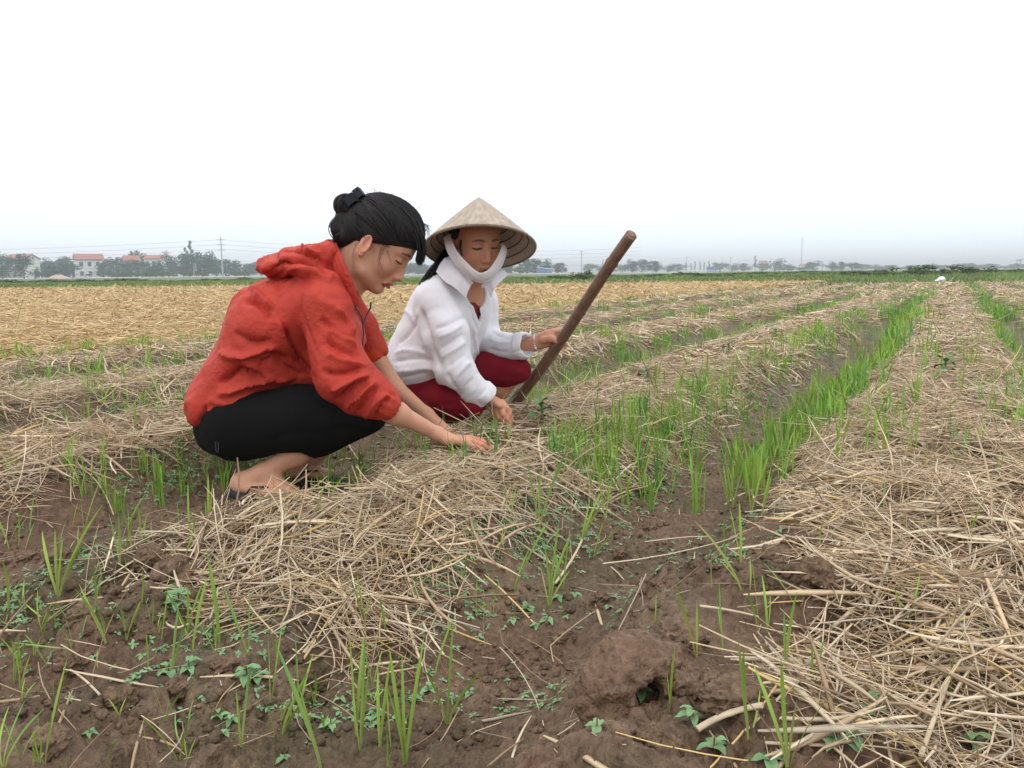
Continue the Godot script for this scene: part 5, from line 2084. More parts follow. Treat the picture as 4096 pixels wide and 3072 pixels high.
func red_jacket() -> MB:
	var b := MB.new()
	var f := Field.new(Vector3(-0.93, 0.17, -2.47), Vector3(-0.22, 0.72, -1.78), 0.0058)
	var side := Vector3.BACK
	f.oval(P(236, 394, RZ), P(280, 325, RZ), Vector2(0.165, rr(39)), Vector2(0.18, rr(43)), side, 0.05)
	f.oval(P(280, 327, RZ), P(322, 296, RZ), Vector2(0.18, rr(43)), Vector2(0.15, rr(27)), side, 0.05)
	f.oval(P(222, 404, RZ), P(256, 398, RZ), Vector2(0.155, rr(27)), Vector2(0.15, rr(22)), side, 0.04)
	f.oval(P(285, 370, RZ), P(336, 335, RZ), Vector2(0.125, rr(22)), Vector2(0.115, rr(22)), side, 0.04)
	f.cone(P(292, 378, 2.07), P(328, 362, 2.03), rr(17), rr(15), 0.03)
	f.oval(P(330, 318, RZ), P(352, 336, RZ + 0.03), Vector2(0.12, rr(22)), Vector2(0.10, rr(12)), side, 0.03)
	# near sleeve: yoke, upper arm, bunched forearm
	f.cone(P(312, 300, 2.03), P(326, 308, 1.98), rr(24, 2.0), rr(25, 1.98), 0.03)
	f.cone(P(322, 306, 1.985), P(343, 374, 1.94), rr(24, 1.98), rr(27, 1.94), 0.025)
	f.cone(P(343, 376, 1.94), P(370, 396, 1.955), rr(28, 1.94), rr(21, 1.955), 0.025)
	f.cone(P(370, 396, 1.955), P(389, 406, 1.975), rr(21, 1.955), rr(14, 1.975), 0.02)
	for k in 4:
		# rings of pushed-up cloth
		var t := k / 3.0
		var p := Vector2(362, 391).lerp(Vector2(386, 404.5), t)
		var dr := Vector2(0.86, 0.5)
		var rad := lerpf(25.0, 15.5, t) + (1.5 if k % 2 == 0 else 0.0)
		f.oval(P(p.x - dr.x, p.y - dr.y, 1.96), P(p.x + dr.x, p.y + dr.y, 1.96), Vector2(rr(rad, 1.96), rr(rad, 1.96)), Vector2(rr(rad, 1.96), rr(rad, 1.96)) * 0.97, side, 0.006)
	# far sleeve
	f.cone(P(338, 300, 2.28), P(362, 328, 2.31), rr(22, 2.28), rr(15, 2.31), 0.03)
	f.cone(P(362, 328, 2.31), P(374, 352, 2.31), rr(15, 2.31), rr(14.0, 2.31), 0.02)
	# hood bunched at the nape
	f.oval(P(276, 266, RZ + 0.09), P(322, 256, RZ - 0.08), Vector2(0.06, rr(11)), Vector2(0.06, rr(11)), side, 0.02)
	f.oval(P(277, 268, RZ), P(330, 262, RZ), Vector2(0.12, rr(9)), Vector2(0.10, rr(12)), side, 0.015)
	f.oval(P(291, 255, RZ), P(329, 252, RZ), Vector2(0.10, rr(7)), Vector2(0.09, rr(8)), side, 0.008)
	f.oval(P(290, 262, RZ - 0.10), P(330, 282, RZ - 0.13), Vector2(0.045, rr(8)), Vector2(0.035, rr(9)), side, 0.012)
	# standing collar
	f.oval(P(338, 294, RZ), P(335, 250, RZ), Vector2(0.084, rr(24)), Vector2(0.078, rr(12)), side, 0.012)
	f.oval(P(343, 300, RZ), P(347, 236, RZ), Vector2(0.070, rr(14)), Vector2(0.072, rr(16)), side, 0.006, true)
	# open front
	f.oval(P(361, 286, RZ + 0.03), P(371, 322, RZ + 0.03), Vector2(0.055, rr(13)), Vector2(0.03, rr(4)), side, 0.01, true)
	f.cone(P(392, 409, 1.975), P(402, 414, 1.975), rr(11.5, 1.97), rr(13, 1.97), 0.004, true)
	f.cone(P(377, 356, 2.31), P(384, 368, 2.31), rr(8.5, 2.31), rr(10, 2.31), 0.004, true)
	# the underside lies on the thighs
	f.oval(P(205, 462, RZ), P(300, 431, RZ), Vector2(0.30, rr(25)), Vector2(0.30, rr(19)), side, 0.012, true)
	var first := f.net(b)
	relax(b, first, 1, 0.5)
	var fd := []
	var u := 0.030
	# long drag lines from the shoulder down the sleeve
	fd.append(Fold.new([282, 322, 292, 348, 303, 366, 315, 386], 4.0, -u * 1.5))
	fd.append(Fold.new([276, 316, 287, 343, 298, 362], 4.5, u * 0.9))
	fd.append(Fold.new([301, 292, 300, 312, 310, 338, 324, 362], 2.2, -u * 0.35))
	fd.append(Fold.new([335, 305, 347, 322, 354, 338], 4.0, u * 0.7))
	fd.append(Fold.new([318, 318, 333, 330, 352, 341], 3.6, -u * 0.7))
	fd.append(Fold.new([326, 328, 342, 336, 358, 350], 3.4, u * 0.7))
	fd.append(Fold.new([322, 340, 340, 350, 364, 358], 3.4, -u * 0.7))
	fd.append(Fold.new([325, 352, 342, 361, 368, 367], 3.2, u * 0.6))
	fd.append(Fold.new([320, 370, 333, 375, 350, 372, 366, 366], 3.2, -u * 0.8))
	fd.append(Fold.new([330, 392, 343, 384, 356, 378, 371, 374], 3.4, u * 0.9))
	fd.append(Fold.new([334, 404, 346, 393, 355, 384, 370, 379], 3.0, -u * 1.0))
	fd.append(Fold.new([345, 410, 352, 399, 364, 389, 378, 380], 3.0, u * 0.9))
	fd.append(Fold.new([354, 416, 361, 405, 368, 395, 382, 386], 2.6, -u * 0.9))
	fd.append(Fold.new([364, 419, 369, 409, 376, 400, 390, 392], 2.4, u * 0.7))
	fd.append(Fold.new([373, 421, 378, 411, 384, 402, 395, 396], 2.0, -u * 0.6))
	# pull lines over the back and side
	fd.append(Fold.new([243, 300, 256, 302, 266, 312, 272, 322], 4.0, -u * 0.9))
	fd.append(Fold.new([250, 288, 264, 299, 274, 310], 3.6, u * 0.7))
	fd.append(Fold.new([232, 330, 248, 342, 258, 344, 275, 338], 4.2, -u * 0.8))
	fd.append(Fold.new([218, 352, 232, 357, 246, 356, 262, 350, 282, 346], 4.6, u * 0.9))
	fd.append(Fold.new([216, 384, 228, 378, 238, 370, 252, 372, 270, 378], 4.8, -u * 1.2))
	fd.append(Fold.new([214, 394, 230, 392, 246, 384, 262, 380, 276, 381], 4.0, u * 0.8))
	fd.append(Fold.new([240, 360, 254, 368, 266, 376, 280, 380, 300, 378], 4.2, u * 0.7))
	fd.append(Fold.new([262, 350, 276, 356, 290, 362], 4.0, -u * 0.8))
	fd.append(Fold.new([258, 364, 274, 360, 292, 372, 306, 380], 4.2, -u * 0.8))
	fd.append(Fold.new([206, 398, 222, 404, 240, 402, 256, 394], 4.5, u * 0.5))
	fd.append(Fold.new([222, 432, 232, 418, 246, 406, 268, 396], 4.0, -u * 0.9))
	fd.append(Fold.new([232, 434, 244, 420, 258, 408, 284, 396], 3.6, u * 0.7))
	fd.append(Fold.new([200, 424, 204, 414, 204, 404], 2.4, -u * 0.6))
	fd.append(Fold.new([208, 430, 211, 420, 210, 408], 2.4, u * 0.5))
	fd.append(Fold.new([214, 433, 217, 424, 217, 412], 2.2, -u * 0.6))
	# gathers running up from the elastic of hem and cuff
	for k in 13:
		var x := 198.0 + 5.0 * k
		var y := 424.0 + 12.0 * sin(PI * clampf((x - 192.0) / 74.0, 0.0, 1.0)) - maxf(0.0, x - 232.0) * 0.35
		fd.append(Fold.new([x, y + 3.0, x + 1.0, y - 5.0, x + 3.5, y - 14.0], 1.5, u * (0.28 if k % 2 else -0.28)))
	for k in 7:
		var t := k / 6.0
		var c0 := Vector2(396, 397).lerp(Vector2(384, 418), t)
		fd.append(Fold.new([c0.x + 1.0, c0.y + 0.5, c0.x - 5.0, c0.y - 3.0, c0.x - 12.0, c0.y - 6.0], 1.4, u * (0.26 if k % 2 else -0.26)))
	# hood rolls
	fd.append(Fold.new([268, 273, 284, 262, 300, 261, 318, 266, 330, 276], 2.6, -u * 1.1))
	fd.append(Fold.new([281, 252, 296, 251, 310, 257, 324, 262], 2.2, -u * 0.9))
	fd.append(Fold.new([300, 246, 310, 252, 322, 254], 2.0, u * 0.6))
	fd.append(Fold.new([272, 281, 292, 268, 312, 270, 332, 283], 2.6, u * 0.5))
	fd.append(Fold.new([332, 250, 337, 268, 344, 286], 1.6, -u * 0.35))
	crease(b, first, fd, 0.0060, Vector3(6.0, 6.0, 6.0), Vector3(0.62, -0.78, 0.0))
	# crumpled nylon, finer
	smooth_mesh(b)
	for k in range(first, b.v.size()):
		var p := b.v[k]
		var e := noise_r.get_noise_3d(p.x * 16.0, p.y * 16.0 + 4.0, p.z * 16.0) - 0.2
		var q := to_px(p)
		# elastic at hem and cuff gathers the cloth
		var hem := exp(-pow((q.y - 430.0) / 9.0, 2.0)) * (1.0 if q.x < 262.0 else 0.0)
		var hood := 1.0 - smoothstep(284.0, 298.0, q.y + 0.25 * (q.x - 300.0))
		e = e * (0.0010 + 0.0050 * hood) + hem * 0.003 * sin(q.x * 1.5 + p.z * 160.0)
		b.v[k] = p + b.n[k] * e
	var c := Color(0.46, 0.047, 0.031)
	tint_from(b, first, c, 0.05, 8.0)
	for k in range(first, b.v.size()):
		# the far cuff is turned back and shows the lining
		var q := to_px(b.v[k])
		if b.v[k].z < -2.2 and q.y > 350.5 + 0.25 * (q.x - 370.0) and q.x > 364.0:
			b.c[k] = Color(0.60, 0.055, 0.014)
	smooth_mesh(b)
	return b


func red_trousers() -> MB:
	var b := MB.new()
	var f := Field.new(Vector3(-0.90, 0.05, -2.42), Vector3(-0.26, 0.36, -1.82), 0.0075)
	f.oval(P(228, 425, RZ), P(244, 412, RZ), Vector2(0.145, rr(29)), Vector2(0.14, rr(30)), Vector3.BACK, 0.04)
	for s: float in [-1.0, 1.0]:
		var zz := RZ + 0.12 * s
		var dx := 4.0 if s > 0 else 0.0
		f.cone(P(238, 427, zz), P(300, 419, zz), rr(35, zz), rr(33, zz), 0.03)
		f.cone(P(300, 419, zz), P(361 + dx, 411, zz), rr(33, zz), rr(22, zz), 0.03)
		f.cone(P(362 + dx, 414, zz), P(312 + dx, 443, zz), rr(20, zz), rr(16.5, zz), 0.02)
		f.cone(P(297 + dx, 454, zz), P(285 + dx, 461, zz), rr(18, zz), rr(20, zz), 0.004, true)
	var first := f.net(b)
	relax(b, first, 2, 0.5)
	var fd := []
	fd.append(Fold.new([372, 432, 350, 428, 330, 430, 312, 436], 3.0, -0.006))
	fd.append(Fold.new([378, 424, 352, 420, 326, 424], 3.0, 0.004))
	fd.append(Fold.new([268, 440, 290, 434, 312, 434, 330, 440], 4.0, -0.006))
	crease(b, first, fd, 0.0025, Vector3(7, 7, 7))
	tint_from(b, first, Color(0.0085, 0.0085, 0.0105), 0.15)
	smooth_mesh(b)
	return b


func red_hair() -> MB:
	var b := MB.new()
	var r := RandomNumberGenerator.new()
	r.seed = 88
	var tr := red_head_frame()
	var f := Field.new(Vector3(-0.100, -0.085, -0.130), Vector3(0.100, 0.155, 0.105), 0.0036)
	f.ell(Vector3(0, 0.043, -0.016), Vector3(0.080, 0.094, 0.101), 0.01)
	f.ell(Vector3(0, 0.062, 0.012), Vector3(0.074, 0.080, 0.080), 0.02)
	f.ell(Vector3(0, -0.020, -0.072), Vector3(0.052, 0.042, 0.034), 0.03)
	# clear the face, the ears and the neck below the hairline
	for z in f.nz:
		for y in f.ny:
			var row := (z * f.ny + y) * f.nx
			var py := f.o.y + y * f.h
			var pz := f.o.z + z * f.h
			var face := maxf((py - 0.010 - 0.62 * pz) / 1.18, -(pz + 0.036 - 0.25 * py))
			for x in f.nx:
				f.blend(row + x, face, 0.010, true)
	var first := f.net(b)
	for k in range(first, b.v.size()):
		b.v[k] = tr * b.v[k]
	# coil at the back of the crown, pinned by the clip
	var g := Field.new(P(326, 262, RZ + 0.09), P(326, 262, RZ + 0.09) + Vector3(0.17, 0.19, 0.19), 0.0036)
	g.ell(P(345.5, 206, RZ), Vector3(rr(11.5), rr(12.0), 0.030), 0.008)
	g.oval(P(337, 226, RZ), P(346, 214, RZ), Vector2(0.034, rr(7)), Vector2(0.026, rr(6)), Vector3.BACK, 0.012)
	g.oval(P(341, 236, RZ), P(352, 222, RZ), Vector2(0.045, rr(8)), Vector2(0.040, rr(9)), Vector3.BACK, 0.012)
	g.cone(P(352, 208, RZ), P(364, 206, RZ), rr(9), rr(9), 0.012)
	var sec := g.net(b)
	for k in range(sec, b.v.size()):
		var p := b.v[k]
		var w := Vector2(p.x, p.y) - Vector2(P(345.5, 206, RZ).x, P(345.5, 206, RZ).y)
		b.v[k] = p + Vector3(w.x, w.y, 0).normalized() * 0.0022 * sin(w.angle() * 3.0 + w.length() * 420.0)
	for k in range(first, b.v.size()):
		b.c[k] = Color(0.0125, 0.0105, 0.0105)
	smooth_mesh(b)
	# combed strands from the brow, the temples and the nape up to the coil
	var bun := Vector3(-0.05, 0.45, -0.89)
	for k in 9:
		var s := -0.95 + k * 0.2
		strands(b, tr, f, Vector3(s * 0.8, 0.62 - 0.25 * absf(s), 0.72), bun, 0.10, 130, 0.0030, r)
	for k in 6:
		strands(b, tr, f, Vector3(-0.95, 0.12 + 0.02 * k, 0.40 - 0.16 * k), Vector3(-0.30, 0.30 - 0.06 * k, -0.90), 0.07, 120, 0.0030, r)
	strands(b, tr, f, Vector3(-0.8, -0.42, -0.45), Vector3(-0.1, 0.1, -0.98), 0.12, 200, 0.003, r)
	strands(b, tr, f, Vector3(0.6, 0.75, 0.15), bun, 0.2, 160, 0.003, r)
	# the coil itself
	for q in 150:
		var pts := PackedVector3Array()
		var g0 := r.randf_range(-PI, PI)
		var rad0 := r.randf_range(4.0, 12.3)
		var dz := r.randf_range(-1.0, 1.0)
		var fall := sqrt(maxf(0.0, 1.0 - pow(rad0 / 13.0, 2.0)))
		for k in 5:
			var gg := g0 + k * 0.42
			pts.append(P(345.5 + cos(gg) * rad0, 206 + sin(gg) * rad0 * 1.04, RZ - 0.031 * fall - 0.001 + 0.004 * dz * (1.0 - fall)))
		wisp(b, pts, 0.0014, Color(0.0135, 0.0120, 0.0125) * r.randf_range(0.55, 1.5))
	for q in 120:
		var e := r.randfn(0, 1.0)
		wisp(b, PackedVector3Array([P(343 + e * 3.0, 240, RZ - 0.040), P(336.5 + e * 2.6, 231, RZ - 0.043), P(337.5 + e * 2.4, 222, RZ - 0.036), P(344 + e * 2.2, 214, RZ - 0.030)]), 0.0014, Color(0.0135, 0.0120, 0.0125) * r.randf_range(0.55, 1.5))
	# the fringe falls forward past the brow
	for q in 380:
		var dz := r.randfn(0.0, 0.016)
		var a := r.randf()
		var e := r.randf()
		var col := Color(0.0135, 0.0120, 0.0125) * r.randf_range(0.6, 1.5)
		var tip := 258.0 + 6.0 * sin(PI * clampf(e * 0.9 + 0.1, 0.0, 1.0)) + r.randfn(0, 1.3)
		wisp(b, PackedVector3Array([P(lerpf(388, 410, a), lerpf(197, 214, a), RZ + dz), P(lerpf(405, 417, e), lerpf(222, 219, e), RZ + dz), P(lerpf(413.5, 424.0, e), 235, RZ + dz * 1.1), P(lerpf(417, 426.5, e), 247, RZ + dz * 1.1), P(lerpf(416, 424.5, e) + r.randfn(0, 0.7), tip, RZ + dz * 1.1)]), 0.0016, col)
	# short hairs soften the hairline
	for q in 200:
		var t := r.randf()
		var p := Vector2(372, 240).lerp(Vector2(414, 248), t) + Vector2(0, r.randfn(0, 1.0) + 2.0 * sin(t * PI))
		wisp(b, PackedVector3Array([P(p.x - 3, p.y - 4, RZ - 0.075 * (1.0 - 0.7 * t * t)), P(p.x, p.y - 0.5, RZ - 0.075 * (1.0 - 0.7 * t * t)), P(p.x + 1.0 + r.randfn(0, 1.0), p.y + r.randf_range(1.0, 4.0), RZ - 0.073 * (1.0 - 0.7 * t * t))]), 0.00035, Color(0.02, 0.016, 0.015))
	# loose wisps in front of the ear, on the cheek and the nape, flyaways on the crown
	for q in 14:
		var s := r.randfn(0, 2.4)
		wisp(b, PackedVector3Array([P(384 + s, 247, RZ - 0.066), P(380 + s * 0.6, 256, RZ - 0.072), P(379 + s * 0.5, 262, RZ - 0.072), P(381 + s + r.randfn(0, 1), 270 + r.randf() * 5.0, RZ - 0.068)]), 0.00022, Color(0.04, 0.027, 0.02))
	for q in 7:
		var s := r.randfn(0, 1.0)
		wisp(b, PackedVector3Array([P(387 + s, 246, RZ - 0.062), P(389 + s, 256, RZ - 0.066), P(393 + s, 266, RZ - 0.060)]), 0.00024, Color(0.04, 0.027, 0.02))
		wisp(b, PackedVector3Array([P(357 + s, 244, RZ - 0.068), P(353.5 + s, 254, RZ - 0.070), P(354 + s, 266 + r.randf() * 8.0, RZ - 0.066)]), 0.00024, Color(0.04, 0.027, 0.02))
	for q in 26:
		var t := r.randf()
		var p := Vector2(350, 200).lerp(Vector2(412, 212), t) - Vector2(0, 12.0 * sin(t * PI))
		var w := Vector2(r.randfn(0, 9), -r.randf() * 7.0)
		wisp(b, PackedVector3Array([P(p.x, p.y + 4, RZ + r.randfn(0, 0.02)), P(p.x + w.x * 0.5, p.y + w.y * 0.7, RZ), P(p.x + w.x, p.y + w.y, RZ)]), 0.00045, Color(0.03, 0.024, 0.022))
	for q in 18:
		var s := r.randfn(0, 3)
		wisp(b, PackedVector3Array([P(338 + s, 240, RZ - 0.02), P(334 + s, 245, RZ - 0.02), P(331 + s + r.randfn(0, 2), 249, RZ - 0.02)]), 0.0006, Color(0.02, 0.016, 0.015))
		wisp(b, PackedVector3Array([P(412 + s, 222, RZ), P(424 + s, 226, RZ), P(428 + r.randfn(0, 3), 236 + r.randfn(0, 4), RZ)]), 0.0006, Color(0.02, 0.016, 0.015))
	return b


# ---------------------------------------------------------------- the woman in the white shirt and conical hat
const WZ := 2.58


func white_head_frame() -> Transform3D:
	return head_frame(475.2, 246.8, WZ - 0.05, Vector3(0.47, -0.27, 0.84), Vector3(0.10, 0.95, 0.28), 0.94)


func white_body() -> MB:
	var b := MB.new()
	var skin := Color(0.52, 0.255, 0.155)
	add_head(b, white_head_frame(), P(470, 297, WZ), skin, true)
	var sh := Vector3(0.5, 0, -0.85)
	var f := Field.new(Vector3(-0.42, 0.06, -2.92), Vector3(0.10, 0.62, -2.26), 0.012)
	f.oval(P(430, 372, WZ), P(458, 305, WZ), Vector2(0.12, 0.085), Vector2(0.13, 0.075), sh, 0.04)
	f.cone(P(462, 303, WZ), P(471, 268, WZ - 0.03), 0.060, 0.046, 0.03)
	f.cone(P(440, 304, 2.47), P(453, 370, 2.42), rr(13, 2.45), rr(12, 2.42), 0.03)
	f.cone(P(484, 302, 2.74), P(489, 342, 2.74), rr(12, 2.74), rr(11, 2.74), 0.03)
	f.cone(P(430, 392, 2.52), P(466, 403, 2.45), rr(13, 2.5), rr(8, 2.44), 0.03)
	f.cone(P(450, 380, 2.7), P(512, 372, 2.63), rr(12, 2.7), rr(7, 2.63), 0.03)
	var first := f.net(b)
	tint_from(b, first, skin)
	# bare part of the chest
	# near wrist and pinching hand
	f = Field.new(P(462, 436, 2.56), P(462, 436, 2.56) + Vector3(0.20, 0.17, 0.24), 0.0036)
	var z := 2.43
	f.cone(P(470, 388, 2.425), P(485, 396, z), rr(11.5, z), rr(8.4, z), 0.015)
	f.oval(P(487, 397, z), P(499, 406, z), Vector2(rr(9.5, z), 0.016), Vector2(rr(10.5, z), 0.014), Vector3(-0.62, 0.6, 0.5), 0.010)
	chain(f, [[502, 402, z + 0.005], [506.5, 408, z - 0.005], [509.0, 414.5, z - 0.005], [510.6, 421.5, z]], 0.0098, 0.0078)
	chain(f, [[499.5, 407, z - 0.010], [503.5, 414.5, z - 0.022], [507.0, 420.0, z - 0.018], [509.8, 425.2, z - 0.010]], 0.0095, 0.0076)
	chain(f, [[496, 410, z - 0.005], [499.5, 417.5, z - 0.015], [503.0, 422.5, z - 0.010], [506.5, 426.0, z]], 0.0090, 0.0074)
	chain(f, [[492, 410.5, z + 0.005], [495, 417.0, z], [498.0, 421.0, z + 0.004], [501.0, 424.0, z + 0.010]], 0.0082, 0.0068)
	# thumb from the side of the palm
	chain(f, [[493, 399, z + 0.025], [502.5, 403.5, z + 0.034], [508.5, 411.5, z + 0.024], [511.6, 421.8, z + 0.008]], 0.0118, 0.0085)
	first = f.net(b)
	relax(b, first, 1, 0.3)
	tint_from(b, first, skin * Color(1.12, 1.12, 1.15), 0.08, 25.0)
	for k in range(first, b.v.size()):
		var q := to_px(b.v[k])
		var e := clampf((q.y - 409.0) / 14.0, 0.0, 1.0)
		b.c[k] = b.c[k].lerp(b.c[k] * Color(1.05, 0.84, 0.80), e)
	# far forearm and the fist round the hoe
	f = Field.new(P(508, 366, 2.76), P(508, 366, 2.76) + Vector3(0.24, 0.15, 0.30), 0.0036)
	f.cone(P(506, 346, 2.68), P(534, 343.5, 2.60), rr(9.5, 2.68), rr(7.0, 2.60), 0.015)
	f.oval(P(535, 343, 2.598), P(549, 338, 2.582), Vector2(rr(8.0, 2.55), 0.020), Vector2(rr(9.0, 2.53), 0.022), Vector3(0.25, 1, 0), 0.012)
	# fingers close behind the handle, thumb in front of it
	var hz := 2.568
	chain(f, [[552, 331.5, hz + 0.012], [561, 330.0, hz + 0.030], [566.5, 334.0, hz + 0.022], [565.5, 338.5, hz - 0.002]], 0.0098, 0.0080)
	chain(f, [[551, 335.5, hz + 0.016], [560, 335.0, hz + 0.034], [565.5, 339.0, hz + 0.024], [564.0, 343.5, hz + 0.000]], 0.0098, 0.0080)
	chain(f, [[550, 340.0, hz + 0.018], [558, 341.0, hz + 0.036], [563.0, 345.0, hz + 0.026], [560.5, 348.5, hz + 0.002]], 0.0094, 0.0078)
	chain(f, [[548, 344.0, hz + 0.018], [554.5, 346.0, hz + 0.034], [558.5, 349.0, hz + 0.026], [556.0, 351.0, hz + 0.004]], 0.0086, 0.0072)
	chain(f, [[543, 340.0, hz - 0.006], [551, 338.5, hz - 0.026], [558.5, 341.0, hz - 0.034], [565.6, 344.4, hz - 0.026]], 0.0122, 0.0086)
	first = f.net(b)
	relax(b, first, 1, 0.3)
	tint_from(b, first, skin * Color(1.10, 1.12, 1.15), 0.08, 25.0)
	# shins
	f = Field.new(Vector3(-0.30, 0.02, -2.82), Vector3(0.10, 0.30, -2.34), 0.0065)
	f.cone(P(517, 374, 2.63), P(500, 390, 2.66), rr(8, 2.62), rr(9.0, 2.66), 0.02)
	f.cone(P(500, 390, 2.66), P(484, 404, 2.70), rr(9.0, 2.66), rr(6.5, 2.70), 0.02)
	f.cone(P(464, 407, 2.47), P(438, 413, 2.54), rr(8, 2.46), rr(7.5, 2.54), 0.02)
	first = f.net(b)
	tint_from(b, first, skin * Color(0.98, 0.96, 0.94), 0.08, 25.0)
	smooth_mesh(b)
	return b


func chain(f: Field, g: Array, r0: float, r1: float) -> void:
	for k in 3:
		var a := lerpf(r0, r1, k / 3.0)
		var e := lerpf(r0, r1, (k + 1) / 3.0)
		f.cone(P(g[k][0], g[k][1], g[k][2]), P(g[k + 1][0], g[k + 1][1], g[k + 1][2]), a, e, 0.0045)


func white_shirt() -> MB:
	var b := MB.new()
	var sh := Vector3(0.5, 0, -0.85)
	var f := Field.new(Vector3(-0.44, 0.12, -2.96), Vector3(0.09, 0.66, -2.22), 0.0060)
	f.oval(P(429, 362, WZ), P(452, 308, WZ), Vector2(0.165, 0.128), Vector2(0.165, 0.105), sh, 0.05)
	f.oval(P(452, 308, WZ), P(462, 292, WZ), Vector2(0.165, 0.095), Vector2(0.10, 0.070), sh, 0.04)
	f.oval(P(414, 366, WZ), P(440, 362, WZ), Vector2(0.16, rr(20, WZ)), Vector2(0.16, rr(17, WZ)), sh, 0.04)
	# near sleeve
	f.cone(P(437, 303, 2.46), P(447, 335, 2.42), rr(19, 2.45), rr(20.5, 2.42), 0.03)
	f.cone(P(447, 335, 2.42), P(455, 371, 2.40), rr(20.5, 2.42), rr(19, 2.40), 0.03)
	f.cone(P(456, 373, 2.40), P(474, 390, 2.415), rr(19, 2.40), rr(15, 2.41), 0.02)
	f.oval(P(477.5, 391.5, 2.42), P(481.5, 395.0, 2.425), Vector2(rr(13.5, 2.42), rr(13.5, 2.42)), Vector2(rr(14.0, 2.42), rr(14.0, 2.42)), Vector3.BACK, 0.004)
	# far sleeve
	f.cone(P(481, 302, 2.74), P(484, 340, 2.74), rr(17, 2.74), rr(15.5, 2.74), 0.03)
	f.cone(P(484, 342, 2.74), P(514, 347, 2.62), rr(15, 2.74), rr(12.5, 2.62), 0.02)
	f.oval(P(518, 347, 2.61), P(523.5, 346, 2.59), Vector2(rr(13.2, 2.6), rr(13.2, 2.6)), Vector2(rr(13.8, 2.6), rr(13.8, 2.6)), Vector3.BACK, 0.004)
	# openings: cuffs, neck, the unbuttoned front
	f.cone(P(485, 397.5, 2.43), P(492, 404, 2.435), rr(10.4, 2.43), rr(14.0, 2.43), 0.003, true)
	f.cone(P(525, 345.6, 2.585), P(534, 344, 2.56), rr(10.0, 2.58), rr(13.5, 2.57), 0.003, true)
	f.cone(P(470, 290, WZ - 0.04), P(474, 258, WZ - 0.04), 0.062, 0.070, 0.006, true)
	f.oval(P(474.0, 286, 2.52), P(479.5, 327, 2.50), Vector2(0.075, 0.0125), Vector2(0.05, 0.0035), Vector3.BACK, 0.003, true)
	f.oval(P(400, 414, WZ), P(452, 399, WZ), Vector2(0.30, rr(19, WZ)), Vector2(0.30, rr(19, WZ)), sh, 0.006, true)
	var first := f.net(b)
	relax(b, first, 2, 0.5)
	var u := 0.016
	var fd := []
	fd.append(Fold.new([421, 306, 426, 330, 433, 352, 443, 374], 3.4, -u * 1.5))
	fd.append(Fold.new([417, 306, 421, 330, 428, 352], 3.6, u * 0.5))
	fd.append(Fold.new([433, 330, 448, 325, 460, 319, 468, 316], 3.2, -u * 0.7))
	fd.append(Fold.new([436, 338, 450, 333, 466, 322], 3.0, u * 0.6))
	fd.append(Fold.new([438, 350, 450, 343, 466, 333], 3.0, -u * 0.8))
	fd.append(Fold.new([440, 358, 454, 350, 468, 340], 2.8, u * 0.7))
	fd.append(Fold.new([446, 368, 456, 361, 467, 353], 2.8, -u * 0.7))
	fd.append(Fold.new([452, 386, 458, 374, 466, 365, 472, 362], 2.6, u * 0.9))
	fd.append(Fold.new([446, 372, 454, 384, 462, 398], 2.4, -u * 0.6))
	fd.append(Fold.new([460, 398, 466, 386, 476, 376], 2.2, -u * 0.7))
	fd.append(Fold.new([466, 403, 470, 394, 475, 386], 2.0, u * 0.5))
	fd.append(Fold.new([397, 346, 408, 336, 416, 326, 420, 312], 3.2, -u * 0.5))
	fd.append(Fold.new([392, 354, 406, 350, 420, 352, 430, 358], 3.2, u * 0.6))
	fd.append(Fold.new([391, 362, 406, 360, 424, 358, 436, 364], 3.0, -u * 0.8))
	fd.append(Fold.new([394, 372, 410, 370, 426, 368, 440, 371], 2.8, u * 0.6))
	fd.append(Fold.new([400, 378, 414, 376, 430, 372], 2.4, -u * 0.5))
	fd.append(Fold.new([404, 308, 412, 316, 416, 326], 2.8, u * 0.5))
	fd.append(Fold.new([470, 302, 474, 318, 478, 332], 2.2, -u * 0.7))
	fd.append(Fold.new([472, 322, 475, 342, 478, 360], 2.4, u * 0.6))
	fd.append(Fold.new([487, 348, 500, 352, 512, 352], 2.4, -u * 0.6))
	fd.append(Fold.new([488, 338, 500, 343, 512, 342], 2.2, u * 0.5))
	fd.append(Fold.new([490, 330, 498, 336, 506, 338], 2.2, -u * 0.4))
	fd.append(Fold.new([442, 284, 450, 290, 458, 298], 2.2, -u * 0.4))
	crease(b, first, fd, 0.0040, Vector3(6, 6, 6))
	tint_from(b, first, Color(0.75, 0.745, 0.79), 0.03, 6.0)
	smooth_mesh(b)
	return b


func white_undershirt() -> MB:
	var b := MB.new()
	var sh := Vector3(0.5, 0, -0.85)
	var f := Field.new(Vector3(-0.36, 0.30, -2.82), Vector3(0.06, 0.62, -2.36), 0.008)
	f.oval(P(434, 357, WZ), P(456, 308, WZ), Vector2(0.148, 0.106), Vector2(0.146, 0.086), sh, 0.04)
	f.cone(P(470, 282, WZ - 0.055), P(474, 300, WZ - 0.12), 0.060, 0.020, 0.004, true)
	var first := f.net(b)
	tint_from(b, first, Color(0.20, 0.014, 0.024), 0.05)
	smooth_mesh(b)
	return b


